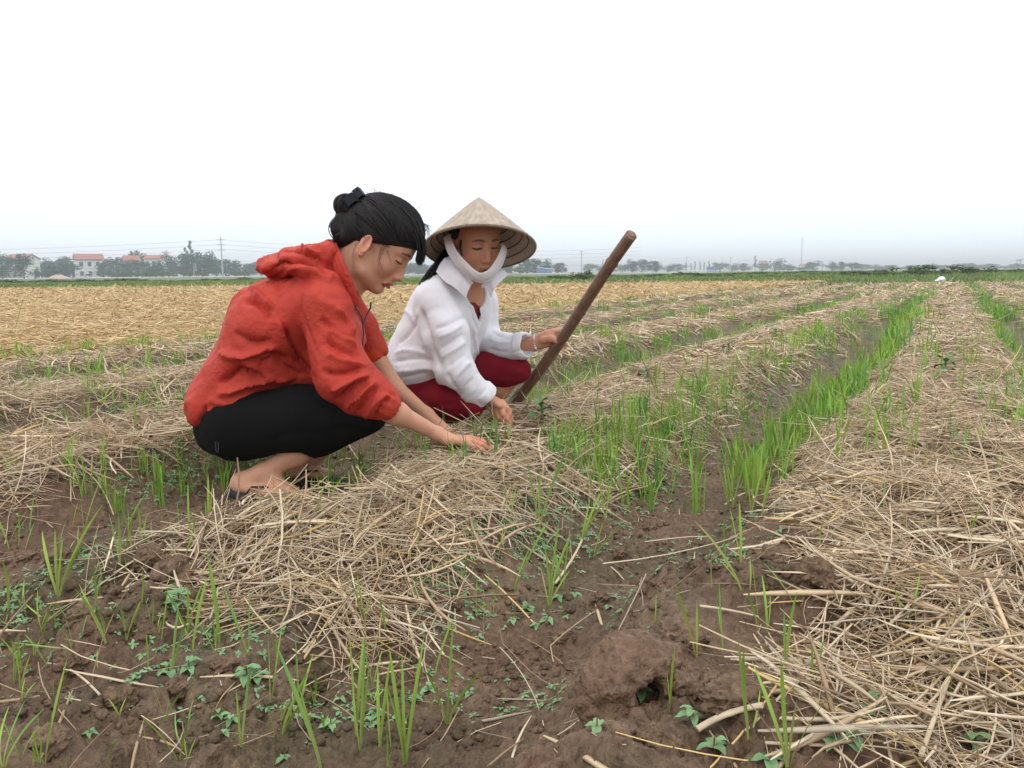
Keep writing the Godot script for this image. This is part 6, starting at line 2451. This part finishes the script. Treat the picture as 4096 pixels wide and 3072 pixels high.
func white_trousers() -> MB:
	var b := MB.new()
	var f := Field.new(Vector3(-0.40, 0.04, -2.90), Vector3(0.10, 0.36, -2.30), 0.0072)
	f.oval(P(418, 384, WZ), P(436, 378, WZ), Vector2(0.14, rr(20, WZ)), Vector2(0.14, rr(19, WZ)), Vector3(0.5, 0, -0.85), 0.03)
	f.cone(P(424, 394, 2.50), P(448, 398, 2.46), rr(21, 2.5), rr(20, 2.46), 0.03)
	f.cone(P(448, 398, 2.46), P(470, 403, 2.43), rr(20, 2.46), rr(15, 2.43), 0.03)
	f.cone(P(470, 405, 2.44), P(450, 411, 2.50), rr(14, 2.44), rr(13, 2.50), 0.02)
	f.cone(P(448, 376, 2.72), P(488, 370, 2.68), rr(20, 2.7), rr(18, 2.68), 0.03)
	f.cone(P(488, 370, 2.68), P(518, 369.5, 2.62), rr(17.5, 2.68), rr(12.5, 2.62), 0.03)
	f.cone(P(518, 371, 2.62), P(505, 378, 2.64), rr(12, 2.62), rr(10.5, 2.64), 0.02)
	var first := f.net(b)
	relax(b, first, 2, 0.5)
	var fd := []
	fd.append(Fold.new([430, 410, 440, 404, 450, 404, 462, 408], 2.4, -0.007))
	fd.append(Fold.new([436, 406, 446, 402, 456, 398], 2.4, 0.005))
	fd.append(Fold.new([440, 414, 452, 412, 466, 412], 2.2, -0.005))
	fd.append(Fold.new([496, 378, 506, 376, 518, 378, 526, 374], 2.4, -0.006))
	fd.append(Fold.new([486, 362, 500, 366, 514, 364], 3.0, 0.003))
	crease(b, first, fd, 0.0020, Vector3(7, 7, 7))
	tint_from(b, first, Color(0.205, 0.014, 0.024), 0.06)
	smooth_mesh(b)
	return b


func white_hair() -> MB:
	var b := MB.new()
	var r := RandomNumberGenerator.new()
	r.seed = 61
	var tr := white_head_frame()
	var f := Field.new(Vector3(-0.095, -0.06, -0.125), Vector3(0.095, 0.145, 0.10), 0.0042)
	f.ell(Vector3(0, 0.036, -0.016), Vector3(0.076, 0.080, 0.094), 0.01)
	f.ell(Vector3(0, -0.010, -0.065), Vector3(0.055, 0.045, 0.040), 0.03)
	for z in f.nz:
		for y in f.ny:
			var row := (z * f.ny + y) * f.nx
			var py := f.o.y + y * f.h
			var pz := f.o.z + z * f.h
			var face := maxf((py - 0.026 - 0.50 * pz) / 1.12, -(pz + 0.030 - 0.2 * py))
			for x in f.nx:
				f.blend(row + x, face, 0.008, true)
	var first := f.net(b)
	for k in range(first, b.v.size()):
		b.v[k] = tr * b.v[k]
		b.c[k] = Color(0.0125, 0.0105, 0.0105)
	smooth_mesh(b)
	strands(b, tr, f, Vector3(-0.9, 0.35, 0.35), Vector3(-0.4, -0.1, -0.9), 0.12, 160, 0.002, r)
	strands(b, tr, f, Vector3(0.9, 0.35, 0.35), Vector3(0.4, -0.1, -0.9), 0.12, 80, 0.002, r)
	# a tail hanging over the back of the shirt
	for q in 330:
		var a := r.randfn(0, 1.0)
		var c := r.randfn(0, 1.0)
		var e := r.randf()
		wisp(b, PackedVector3Array([P(450 + a * 2, 250 + c * 2, WZ + 0.03), P(441 + a * 2.2, 262 + c * 1.5, WZ + 0.0 + 0.008 * c), P(432 + a * 2.8, 275 + c * 1.6, WZ - 0.045 + 0.010 * c), P(425 + a * 3.0, 286 + c * 1.5, WZ - 0.085 + 0.010 * c), P(lerpf(420, 427, e) + a * 1.8, lerpf(290, 299, e) + c * 1.0, WZ - 0.10 + 0.010 * c)]), 0.0017, Color(0.014, 0.012, 0.012) * r.randf_range(0.6, 1.7))
	for q in 14:
		var a := r.randfn(0, 1.6)
		wisp(b, PackedVector3Array([P(461 + a * 0.7, 240, WZ - 0.115), P(460 + a, 248, WZ - 0.125), P(462 + a, 256, WZ - 0.125)]), 0.0008, Color(0.016, 0.013, 0.012))
	return b


# ---------------------------------------------------------------- putting the people together
func start_people() -> Array:
	var out := []
	for f: Callable in [red_body, red_jacket, white_body, white_shirt, red_hair, red_trousers, white_trousers, white_hair, white_undershirt]:
		var t := Thread.new()
		t.start(f)
		out.append(t)
	return out


func finish_people(jobs: Array) -> void:
	var got := []
	for t: Thread in jobs:
		got.append(t.wait_to_finish())
	var red := base("person", Vector3.ZERO, "squatting woman in red hooded jacket and black trousers laying her hand on straw", "person")
	var names := [["body", "skin"], ["jacket", "nylon"], ["body", "skin"], ["shirt", "shirt_cloth"], ["hair", "hair"], ["trousers", "dark_cotton"], ["trousers", "dark_cotton"], ["hair", "hair"], ["undershirt", "cotton"]]
	var white := base("person", Vector3.ZERO, "squatting woman in white shirt and conical hat holding a hoe", "person")
	var who := [red, red, white, white, red, red, white, white, white]
	var labels := ["", "red nylon hooded jacket with pushed-up sleeves", "", "loose white shirt with rolled cuffs", "black hair pinned in a coil with loose fringe", "black cropped trousers", "dark red cropped trousers", "black hair tied in a tail", "dark red undershirt showing at the neck"]
	for k in got.size():
		var b: MB = got[k]
		var o := part(names[k][0], b.mesh(M[names[k][1]]), who[k])
		if labels[k]:
			o.set_meta("label", labels[k])
	red_extras(red)
	white_extras(white)


func slab(outline: PackedVector2Array, thick: float, frame: Transform3D, c: Color) -> MB:
	# a flat shape in the frame's x, z plane with rounded-over edges
	var b := MB.new()
	var m := outline.size()
	var mid := Vector2.ZERO
	for q in outline:
		mid += q / m
	var rings := [[0.94, 0.0], [1.0, 0.22], [1.0, 0.78], [0.94, 1.0]]
	for g in rings:
		for q in outline:
			var e: Vector2 = mid + (q - mid) * float(g[0])
			b.add(frame * Vector3(e.x, thick * float(g[1]), e.y), Vector3.UP, c)
	for k in 3:
		for q in m:
			var a := k * m + q
			var e := k * m + (q + 1) % m
			b.i.append_array([a, e + m, e, a, a + m, e + m])
	var top := b.add(frame * Vector3(mid.x, thick, mid.y), Vector3.UP, c)
	var low := b.add(frame * Vector3(mid.x, 0, mid.y), Vector3.DOWN, c)
	for q in m:
		b.i.append_array([top, 3 * m + (q + 1) % m, 3 * m + q])
		b.i.append_array([low, q, (q + 1) % m])
	return b


func fix_winding(b: MB, center: Vector3) -> void:
	# turns every face outward from the centre of a convex shape
	for t in range(0, b.i.size(), 3):
		var p := b.v[b.i[t]]
		var nn := (b.v[b.i[t + 2]] - p).cross(b.v[b.i[t + 1]] - p)
		if nn.dot(p - center) < 0.0:
			var k := b.i[t + 1]
			b.i[t + 1] = b.i[t + 2]
			b.i[t + 2] = k
	smooth_mesh(b)


func frame_from(at: Vector3, along: Vector3, up: Vector3) -> Transform3D:
	var x := along.normalized()
	var z := x.cross(up).normalized()
	return Transform3D(Basis(x, z.cross(x), z), at)


func sandal(parent: Node, heel: Vector3, toe: Vector3) -> void:
	var outline := PackedVector2Array()
	var len := (toe - heel).length()
	for k in 28:
		var g := TAU * k / 28.0
		var x := 0.5 - 0.5 * cos(g)
		var w := 0.040 + 0.010 * sin(PI * x * 0.9) - 0.006 * sin(PI * x * 2.0)
		outline.append(Vector2(x * len, sin(g) * w))
	var fr := frame_from(heel, toe - heel, Vector3.UP)
	var b := slab(outline, 0.017, fr, Color(0.030, 0.034, 0.040))
	fix_winding(b, fr * Vector3(len * 0.5, 0.008, 0))
	var s := part("sandal", b.mesh(M.rubber), parent)
	s.set_meta("label", "black rubber flip-flop sandal")
	var st := MB.new()
	for e: float in [-1.0, 1.0]:
		st.tube(PackedVector3Array([fr * Vector3(len * 0.72, 0.018, 0), fr * Vector3(len * 0.62, 0.042, 0.022 * e), fr * Vector3(len * 0.45, 0.040, 0.040 * e), fr * Vector3(len * 0.36, 0.014, 0.044 * e)]), PackedFloat32Array([0.004, 0.006, 0.006, 0.004]), 6, Color(0.03, 0.033, 0.04), 0.4)
	part("strap", st.mesh(M.rubber), s)


func red_extras(red: Node3D) -> void:
	sandal(red, P(225, 493.5, 1.97), P(296, 504.5, 1.95))
	sandal(red, P(281, 480.5, 2.24), P(342, 484.5, 2.22))
	# hair clip: two hinged jaws of flat black plastic
	var clip := Node3D.new()
	clip.name = "hair_clip"
	red.add_child(clip)
	clip.set_meta("label", "black plastic hair clip")
	var c := Color(0.020, 0.026, 0.034)
	var along := (P(362, 193, RZ) - P(349, 203, RZ)).normalized()
	var fr := frame_from(P(349.2, 203.5, RZ), along, Vector3.BACK)
	var jaw := MB.new()
	jaw.box(Vector3(-0.002, -0.010, -0.012), Vector3(0.026, 0.042, 0.012), c)
	var jb := MB.new()
	jb.append(jaw, fr)
	part("jaw", jb.mesh(M.rubber), clip)
	jaw = MB.new()
	jaw.box(Vector3(0.0275, -0.008, -0.014), Vector3(0.047, 0.038, 0.010), c * 1.3)
	jb = MB.new()
	jb.append(jaw, fr)
	part("jaw", jb.mesh(M.rubber), clip)
	jb = MB.new()
	jb.tube(PackedVector3Array([fr * Vector3(0.0268, -0.012, 0.014), fr * Vector3(0.0268, 0.044, 0.014)]), PackedFloat32Array([0.0032, 0.0032]), 8, c)
	part("hinge", jb.mesh(M.rubber), clip)
	# zip edge of the open front and the dark collar lining
	var z := MB.new()
	z.tube(PackedVector3Array([P(349, 301, 2.00), P(356, 308, 1.99), P(362, 318, 1.99), P(363.5, 332, 1.98), P(362.5, 347, 1.98)]), PackedFloat32Array([0.002, 0.0024, 0.0024, 0.0024, 0.002]), 6, Color(0.018, 0.018, 0.026), 0.6)
	part("zip", z.mesh(M.rubber), red)
	z = MB.new()
	z.tube(PackedVector3Array([P(371, 302, 2.22), P(370.5, 308, 2.21), P(366, 316, 2.17), P(363.5, 324, 2.10)]), PackedFloat32Array([0.002, 0.0024, 0.0024, 0.002]), 6, Color(0.018, 0.018, 0.026), 0.6)
	part("zip", z.mesh(M.rubber), red)
	# near edge of the standing collar
	var cl := MB.new()
	band(cl, PackedVector3Array([P(331.5, 247, 2.085), P(335, 256, 2.040), P(340, 268, 2.022), P(345.5, 281, 2.020), P(350, 293, 2.025), P(352.5, 302, 2.03)]), 0.034, P(356, 272, RZ), Color(0.46, 0.047, 0.031))
	part("collar", cl.mesh(M.nylon), red)
	# cord hanging from the hem
	var cord := MB.new()
	cord.tube(PackedVector3Array([P(216, 435, 1.93), P(215.5, 444, 1.92), P(216, 450.5, 1.915), P(217.4, 452.6, 1.915), P(218.6, 450, 1.915), P(218.2, 443, 1.92), P(217.6, 436, 1.93)]), PackedFloat32Array([0.0011, 0.0011, 0.0011, 0.0011, 0.0011, 0.0011, 0.0011]), 5, Color(0.045, 0.045, 0.055))
	part("hem_cord", cord.mesh(M.cotton), red)


func white_extras(white: Node3D) -> void:
	build_hat(white)
	# cotton band tied under the chin
	var tr := white_head_frame()
	var b := MB.new()
	var pts := PackedVector3Array()
	var rad := PackedFloat32Array()
	var path := [[447, 236, 2.462], [449.5, 246, 2.440], [455, 256.5, 2.415], [463, 265.5, 2.400], [471, 273.3, 2.392], [479, 277.6, 2.390], [487, 276.3, 2.396], [494, 270.5, 2.410], [499.5, 262, 2.430], [502.8, 254, 2.452], [504.6, 247, 2.480]]
	for q in path:
		pts.append(P(q[0], q[1], q[2]))
		rad.append(0.0165)
	band(b, pts, 0.030, tr.origin + Vector3(0, -0.05, 0), Color(0.58, 0.535, 0.53))
	var s := part("chin_band", b.mesh(M.cotton), white)
	s.set_meta("label", "off-white cotton chin band of the hat")
	# collar leaves
	b = MB.new()
	leafpatch(b, [P(449, 256, 2.50), P(455, 262, 2.455), P(466, 274, 2.425), P(474, 283, 2.42)], [P(436, 272, 2.49), P(444, 281, 2.43), P(455, 288, 2.405), P(466, 298, 2.405)], Color(0.73, 0.72, 0.77))
	var col := part("collar", b.mesh(M.cotton), white)
	col.set_meta("label", "stand-away white shirt collar")
	b = MB.new()
	leafpatch(b, [P(481, 287, 2.43), P(485, 279, 2.44), P(491, 273, 2.47), P(497, 268, 2.53)], [P(491, 298, 2.44), P(494.5, 288, 2.43), P(501, 281.5, 2.45), P(508, 275, 2.51)], Color(0.70, 0.68, 0.73))
	part("collar", b.mesh(M.cotton), white)
	cuff(white, P(481.5, 394.6, 2.425), P(488.5, 399.6, 2.43), 0.0405, 0.034)
	cuff(white, P(522.5, 346.0, 2.595), P(531, 344.2, 2.575), 0.0395, 0.036)
	# bracelet of glass and coral beads
	var br := Node3D.new()
	br.name = "bracelet"
	white.add_child(br)
	br.set_meta("label", "bracelet of pale glass beads")
	var cols := [Color(0.75, 0.78, 0.80), Color(0.70, 0.35, 0.20), Color(0.30, 0.62, 0.66), Color(0.75, 0.75, 0.72)]
	var wc := P(537.0, 342.6, 2.596)
	var ax := (P(534, 343.5, 2.60) - P(549, 338, 2.582)).normalized()
	var sx := ax.cross(Vector3.UP).normalized()
	var sy := sx.cross(ax)
	for k in 20:
		var g := TAU * k / 20.0
		var sm := SphereMesh.new()
		sm.radius = 0.0036 if k % 3 else 0.0046
		sm.height = sm.radius * 2.0
		sm.radial_segments = 8
		sm.rings = 5
		var mt := StandardMaterial3D.new()
		mt.albedo_color = (cols[k % 4] as Color).linear_to_srgb()
		mt.roughness = 0.12
		sm.material = mt
		var o := part("bead", sm, br)
		o.position = wc + sx * cos(g) * 0.0275 + sy * sin(g) * 0.0265 + ax * 0.003 * sin(g * 2.0)


func cuff(white: Node3D, at: Vector3, toward: Vector3, rad: float, wide: float) -> void:
	# sleeve end rolled back on itself: a flared ring of doubled cloth
	var ax := (toward - at).normalized()
	var sx := ax.cross(Vector3.UP).normalized()
	var sy := sx.cross(ax)
	var b := MB.new()
	var n := 56
	# profile across the roll: along the arm, out from it
	var prof := [[-0.5, -0.004], [-0.48, 0.004], [-0.25, 0.0075], [0.1, 0.006], [0.40, 0.0045], [0.5, 0.002], [0.48, -0.002], [0.1, -0.0045]]
	for k in n:
		var g := TAU * k / n
		var wob := 0.0045 * sin(g * 2.0 + 0.7) + 0.0022 * sin(g * 5.0 + 2.0)
		var slant := 0.006 * sin(g + 1.0) + 0.003 * sin(g * 3.0)
		for q in prof:
			var r1: float = rad + wob + float(q[1])
			b.add(at + ax * (float(q[0]) * wide + slant) + (sx * cos(g) + sy * sin(g)) * r1, Vector3.UP, Color(0.74, 0.735, 0.78))
	var m := prof.size()
	for k in n:
		for q in m:
			var p0 := k * m + q
			var p1 := ((k + 1) % n) * m + q
			var p2 := ((k + 1) % n) * m + (q + 1) % m
			var p3 := k * m + (q + 1) % m
			b.i.append_array([p0, p1, p2, p0, p2, p3])
	smooth_mesh(b)
	if b.n[2].dot(b.v[2] - at) < 0.0:
		for t in range(0, b.i.size(), 3):
			var k := b.i[t + 1]
			b.i[t + 1] = b.i[t + 2]
			b.i[t + 2] = k
		smooth_mesh(b)
	part("cuff", b.mesh(M.shirt_cloth), white)


func band(b: MB, pts: PackedVector3Array, width: float, center: Vector3, c: Color) -> void:
	# a folded strip of cloth lying along pts, its face turned away from center
	var m := pts.size()
	var cv := PackedVector3Array()
	for s in 6 * (m - 1) + 1:
		var t := s / 6.0
		var k := mini(int(t), m - 2)
		cv.append(pts[k].cubic_interpolate(pts[k + 1], pts[maxi(k - 1, 0)], pts[mini(k + 2, m - 1)], t - k))
	m = cv.size()
	var cols := 9
	var s0 := b.v.size()
	for k in m:
		var t := (cv[mini(k + 1, m - 1)] - cv[maxi(k - 1, 0)]).normalized()
		var out := (cv[k] - center)
		out = (out - t * out.dot(t)).normalized()
		var a := t.cross(out).normalized()
		for q in cols:
			var w := float(q) / (cols - 1) - 0.5
			var bulge := 0.004 * cos(w * PI) + 0.0016 * sin(w * 22.0 + k * 0.10) + 0.0012 * noise_a.get_noise_2d(k * 0.12, q * 0.6)
			b.add(cv[k] + a * w * width + out * bulge, out, c)
	for k in m - 1:
		for q in cols - 1:
			var p := s0 + k * cols + q
			b.i.append_array([p, p + 1, p + cols + 1, p, p + cols + 1, p + cols])
	smooth_mesh(b)
	if b.n[s0 + 4].dot(cv[0] - center) < 0.0:
		for t in range(0, b.i.size(), 3):
			var k := b.i[t + 1]
			b.i[t + 1] = b.i[t + 2]
			b.i[t + 2] = k
		smooth_mesh(b)


func leafpatch(b: MB, inner: Array, outer: Array, c: Color) -> void:
	# cloth between two edges, gently rolled, with thickness
	var nu := 12
	var nv := 8
	for layer in 2:
		var s0 := b.v.size()
		for v in nv + 1:
			var tv := float(v) / nv
			for u in nu + 1:
				var tu := float(u) / nu * 3.0
				var k := mini(int(tu), 2)
				var a: Vector3 = (inner[k] as Vector3).lerp(inner[k + 1], tu - k)
				var e: Vector3 = (outer[k] as Vector3).lerp(outer[k + 1], tu - k)
				var p := a.lerp(e, tv)
				p += Vector3(0, 0.010 * sin(tv * PI), 0.006 * sin(tv * PI)) + Vector3(0, 0, -0.0022 * layer)
				p += Vector3(0, 0.002, 0.002) * noise_a.get_noise_2d(tu * 2.0, tv * 3.0)
				b.add(p, Vector3.UP, c)
		for v in nv:
			for u in nu:
				var p := s0 + v * (nu + 1) + u
				b.i.append_array([p, p + nu + 2, p + 1, p, p + nu + 1, p + nu + 2])
	smooth_mesh(b)
	if b.n[b.v.size() / 4].z < 0.0:
		for t in range(0, b.i.size(), 3):
			var k := b.i[t + 1]
			b.i[t + 1] = b.i[t + 2]
			b.i[t + 2] = k
		smooth_mesh(b)


func build_hat(white: Node3D) -> void:
	# sewn palm leaf over bamboo hoops
	var hat := Node3D.new()
	hat.name = "conical_hat"
	white.add_child(hat)
	hat.set_meta("label", "conical palm-leaf hat weathered beige")
	var apex := P(477.5, 196.0, 2.555)
	var rim := P(479.8, 247.5, 2.515)
	var axis := (apex - rim).normalized()
	# the near side of the brim is lifted
	axis = (axis + Vector3(0.02, 0, -0.13)).normalized()
	var side := axis.cross(Vector3.BACK).normalized()
	side = (side + Vector3(0, -0.0, 0)).normalized()
	var fwd := side.cross(axis)
	var R := 0.172
	var H := (apex - rim).length() * 1.02
	var top := rim + axis * H
	var b := MB.new()
	var inner := MB.new()
	var na := 144
	var nr := 26
	var r := RandomNumberGenerator.new()
	r.seed = 19
	for layer in 2:
		var m := b if layer == 0 else inner
		for j in nr + 1:
			var t := float(j) / nr
			for k in na:
				var g := TAU * k / na
				# leaf strips overlap like shallow pleats; hoops press through
				var pleat := 0.0012 * absf(sin(g * 24.0 + 0.7 * sin(g * 5.0))) + 0.0008 * noise_a.get_noise_2d(g * 30.0, t * 3.0)
				var hoop := 0.0010 * cos(t * TAU * 13.0)
				var prof := pow(t, 0.93)
				var rad := R * prof + (pleat + hoop) * (1.0 if layer == 0 else 0.3) - 0.0025 * layer
				var d := side * cos(g) + fwd * sin(g)
				var p := top - axis * H * t + d * rad - axis * 0.003 * layer
				var c := Color(0.385, 0.315, 0.25)
				var streak := noise_b.get_noise_2d(g * 26.0, t * 2.0)
				var blot := noise_b.get_noise_2d(g * 3.0 + 40.0, t * 5.0)
				c = c * (1.0 + 0.34 * streak + 0.22 * blot)
				if noise_b.get_noise_2d(g * 60.0, t * 22.0 + 9.0) > 0.52:
					c = c * 0.55
				if layer == 1:
					c = Color(0.36, 0.275, 0.205) * (1.0 + 0.2 * streak)
				c.a = 1.0
				m.add(p, Vector3.UP, c)
		for j in nr:
			for k in na:
				var p0 := j * na + k
				var p1 := j * na + (k + 1) % na
				if layer == 0:
					m.i.append_array([p0, p0 + na, p1 + na, p0, p1 + na, p1])
				else:
					m.i.append_array([p0, p1 + na, p0 + na, p0, p1, p1 + na])
		smooth_mesh(m)
		if m.n[nr * na / 2].dot(side * cos(0.0) + axis * 0.5) * (1.0 if layer == 0 else -1.0) < 0.0:
			for t in range(0, m.i.size(), 3):
				var q := m.i[t + 1]
				m.i[t + 1] = m.i[t + 2]
				m.i[t + 2] = q
			smooth_mesh(m)
	part("leaf_cover", b.mesh(M.palm_leaf), hat)
	part("lining", inner.mesh(M.palm_leaf), hat)
	# bamboo hoops inside, bound rim
	for k in 7:
		var t := 1.0 - k * 0.115
		var hp := MB.new()
		var pts := PackedVector3Array()
		var rad := PackedFloat32Array()
		for q in 73:
			var g := TAU * q / 72.0
			pts.append(top - axis * H * t + (side * cos(g) + fwd * sin(g)) * (R * pow(t, 0.93) - (0.0035 if k > 0 else 0.0)) - axis * 0.004)
			rad.append(0.0032 if k == 0 else 0.0019)
		hp.tube(pts, rad, 6, Color(0.30, 0.22, 0.145) if k == 0 else Color(0.16, 0.105, 0.075), 1.0, Vector3.ZERO, false)
		part("rim_hoop" if k == 0 else "hoop", hp.mesh(M.bamboo), hat)
	# stitches round the rim
	var st := MB.new()
	for q in 170:
		var g := TAU * q / 170.0
		var d := side * cos(g) + fwd * sin(g)
		var p := top - axis * H + d * R - axis * 0.004
		st.tube(PackedVector3Array([p + axis * 0.007 - d * 0.002, p + d * 0.0038 + axis * 0.001, p - axis * 0.0042]), PackedFloat32Array([0.0007, 0.0008, 0.0007]), 3, Color(0.46, 0.39, 0.29), 1.0, Vector3.ZERO, false)
	var so := part("rim_stitching", st.mesh(M.palm_leaf), hat)
	so.set_meta("kind", "stuff")


# ---------------------------------------------------------------- hoe, sack, potato plants
func build_props() -> void:
	build_hoe()
	var spots := [
		[541.0, 426.0, 0.085, "leafy potato shoot standing in the straw beside the hoe blade"],
		[490.5, 443.0, 0.045, "small potato shoot emerging from straw at the red-jacketed woman's fingertips"],
		[647.0, 385.0, 0.075, "grey-green potato shoot on the straw ridge behind the grassy furrow edge"],
		[728.0, 355.0, 0.075, "dark potato shoot on the straw ridge beside a soil clod"],
		[944.0, 378.0, 0.095, "pale potato plant on the wide straw ridge near broken red soil"],
		[775.0, 340.0, 0.085, "low potato plant half hidden in straw beside the grassy furrow"]]
	var r := RandomNumberGenerator.new()
	r.seed = 404
	for s in spots:
		var at := on_ground(s[0], s[1])
		var o := base("potato_plant", at, s[3], "plant", "potato plants coming up through the straw")
		var tall: float = s[2]
		var st := MB.new()
		st.tube(PackedVector3Array([Vector3(0, -0.02, 0), Vector3(0.004, tall * 0.4, 0), Vector3(0.002, tall * 0.85, 0.002)]), PackedFloat32Array([0.006, 0.005, 0.0035]), 7, Color(0.13, 0.20, 0.06))
		part("stem", st.mesh(M.leaf), o)
		for k in 7:
			var b := MB.new()
			var g := TAU * k / 7.0 * 2.3 + r.randfn(0, 0.3)
			var up := 0.35 + 0.1 * k
			crinkled_leaf(b, Vector3(0, tall * minf(up, 0.9), 0), g, tall * r.randf_range(0.5, 0.8) * (1.1 - 0.06 * k), 0.72, 0.75 if k > 3 else 0.35, Color(0.12, 0.215, 0.10) * r.randf_range(0.85, 1.25), r)
			part("leaf", b.mesh(M.leaf), o)
	build_sack()


func crinkled_leaf(b: MB, at: Vector3, yaw: float, length: float, width: float, rise: float, c: Color, r: RandomNumberGenerator) -> void:
	var d := Vector3(cos(yaw), 0, sin(yaw))
	var a := Vector3(-sin(yaw), 0, cos(yaw))
	var nu := 7
	var nv := 5
	var s0 := b.v.size()
	var ph := r.randf() * 9.0
	for u in nu:
		var t := float(u) / (nu - 1)
		var w := width * sin(PI * pow(clampf(t * 0.94 + 0.03, 0.0, 1.0), 0.75)) * 0.5
		for v in nv:
			var e := (float(v) / (nv - 1) - 0.5) * 2.0
			var p := at + d * length * t + a * length * w * e + Vector3.UP * length * (rise * t - 0.55 * t * t + 0.16 * absf(e) * w * 2.0 + 0.05 * sin(ph + t * 9.0 + e * 2.0))
			b.add(p, Vector3.UP, c * (0.92 + 0.12 * absf(e)))
	for u in nu - 1:
		for v in nv - 1:
			var p := s0 + u * nv + v
			b.i.append_array([p, p + 1, p + nv + 1, p, p + nv + 1, p + nv])
	smooth_mesh(b)


func build_hoe() -> void:
	var lo := P(517, 399, 2.80)
	var hi := P(633, 236.5, 2.20)
	var o := base("hoe", lo, "bamboo-handled hoe leaning in the hand of the hat-wearing woman", "hoe")
	var v := hi - lo
	var len := v.length()
	var up := v / len
	var side := up.cross(Vector3.BACK).normalized()
	var fwd := side.cross(up)
	var bs := Basis(side, up, fwd)
	var pts := PackedVector3Array()
	var rad := PackedFloat32Array()
	var nodes := [0.07, 0.335, 0.61, 0.865]
	var m := 120
	for k in m + 1:
		var t := float(k) / m
		var r0 := lerpf(0.0192, 0.0162, t)
		for nd: float in nodes:
			var e := (t - nd) * len
			r0 += 0.0027 * exp(-pow(e / 0.006, 2.0)) - 0.0015 * exp(-pow((e - 0.010) / 0.005, 2.0))
		pts.append(Vector3(0.006 * sin(t * 5.0), t * len, 0.004 * sin(t * 3.0 + 1.0)))
		rad.append(r0)
	# hollow cut end
	pts.append(Vector3(pts[m].x, len + 0.0005, pts[m].z))
	rad.append(0.0118)
	pts.append(Vector3(pts[m].x, len - 0.03, pts[m].z))
	rad.append(0.0110)
	var b := MB.new()
	b.tube(pts, rad, 20, Color(0.33, 0.20, 0.142), 1.0, Vector3(1, 0, 0))
	for k in b.v.size():
		var p := b.v[k]
		var q := noise_b.get_noise_3d(p.x * 60.0, p.y * 4.0, p.z * 60.0)
		var pale := smoothstep(0.5, 0.75, noise_b.get_noise_3d(p.x * 40.0 + 7.0, p.y * 25.0, p.z * 40.0))
		b.c[k] = (Color(0.33, 0.20, 0.142) * (1.0 + 0.3 * q)).lerp(Color(0.42, 0.33, 0.27), pale * 0.6)
	smooth_mesh(b)
	var h := part("handle", b.mesh(M.bamboo), o)
	h.basis = bs
	# blade: a slightly dished plate with a socket, splashed with rust and mud
	var bl := MB.new()
	var nu := 14
	var nv := 12
	for layer in 2:
		var s0 := bl.v.size()
		for q in nv + 1:
			for u in nu + 1:
				var x := (float(u) / nu - 0.5) * (0.115 + 0.030 * q / nv)
				var y := float(q) / nv * 0.15
				var c := Color(0.50, 0.47, 0.44)
				var n1 := noise_b.get_noise_2d(x * 45.0, y * 45.0)
				if n1 > 0.08:
					c = Color(0.24, 0.10, 0.055)
				elif n1 < -0.35:
					c = Color(0.16, 0.11, 0.08)
				bl.add(Vector3(x, -0.0035 * layer - 6.0 * x * x * 0.25, y), Vector3.UP, c)
		for q in nv:
			for u in nu:
				var p := s0 + q * (nu + 1) + u
				if layer == 0:
					bl.i.append_array([p, p + nu + 2, p + nu + 1, p, p + 1, p + nu + 2])
				else:
					bl.i.append_array([p, p + nu + 1, p + nu + 2, p, p + nu + 2, p + 1])
	smooth_mesh(bl)
	if bl.n[40].y < 0.0:
		for t in range(0, bl.i.size(), 3):
			var k := bl.i[t + 1]
			bl.i[t + 1] = bl.i[t + 2]
			bl.i[t + 2] = k
		smooth_mesh(bl)
	var pl := part("blade", bl.mesh(M.steel), o)
	pl.set_meta("label", "whitish steel hoe blade spotted with rust")
	pl.position = Vector3(0.034, -0.012, 0.02)
	pl.basis = Basis(Vector3.UP, 0.6) * Basis(Vector3.RIGHT, 0.40)
	var so := MB.new()
	so.tube(PackedVector3Array([Vector3(0, -0.03, 0), Vector3(0, 0.03, 0), Vector3(0, 0.05, 0)]), PackedFloat32Array([0.023, 0.0225, 0.0215]), 16, Color(0.10, 0.085, 0.075), 1.0, Vector3(1, 0, 0))
	var sk := part("socket", so.mesh(M.steel), o)
	sk.basis = bs


func build_sack() -> void:
	var flat := P(939, 280.4, 37.0)
	var at := Vector3(flat.x, height(flat.x, flat.z), flat.z)
	var z := -at.z
	var px := z / FOC
	var o := base("sack", at, "white plastic sack lying on the grass before the dark bushes", "sack")
	var f := Field.new(Vector3(-0.55, -0.12, -0.32), Vector3(0.55, 0.46, 0.32), 0.022)
	f.oval(Vector3(-5.2 * px, 0.03, 0), Vector3(2.4 * px, 2.4 * px, 0), Vector2(0.05, 0.02), Vector2(0.22, 2.2 * px), Vector3.BACK, 0.05)
	f.ell(Vector3(2.6 * px, 2.5 * px, 0), Vector3(3.1 * px, 2.9 * px, 0.22), 0.05)
	var b := MB.new()
	var first := f.net(b)
	crease(b, first, [], 0.02, Vector3(5, 5, 5))
	tint_from(b, first, Color(0.78, 0.79, 0.82), 0.04)
	smooth_mesh(b)
	part("sack_body", b.mesh(M.nylon), o)
	var tie := MB.new()
	tie.tube(PackedVector3Array([Vector3(-4.6 * px, 0.05, 0.03), Vector3(-4.5 * px, 0.09, 0.0), Vector3(-4.6 * px, 0.05, -0.04)]), PackedFloat32Array([0.008, 0.008, 0.008]), 6, Color(0.5, 0.5, 0.48))
	part("tie", tie.mesh(M.cotton), o)
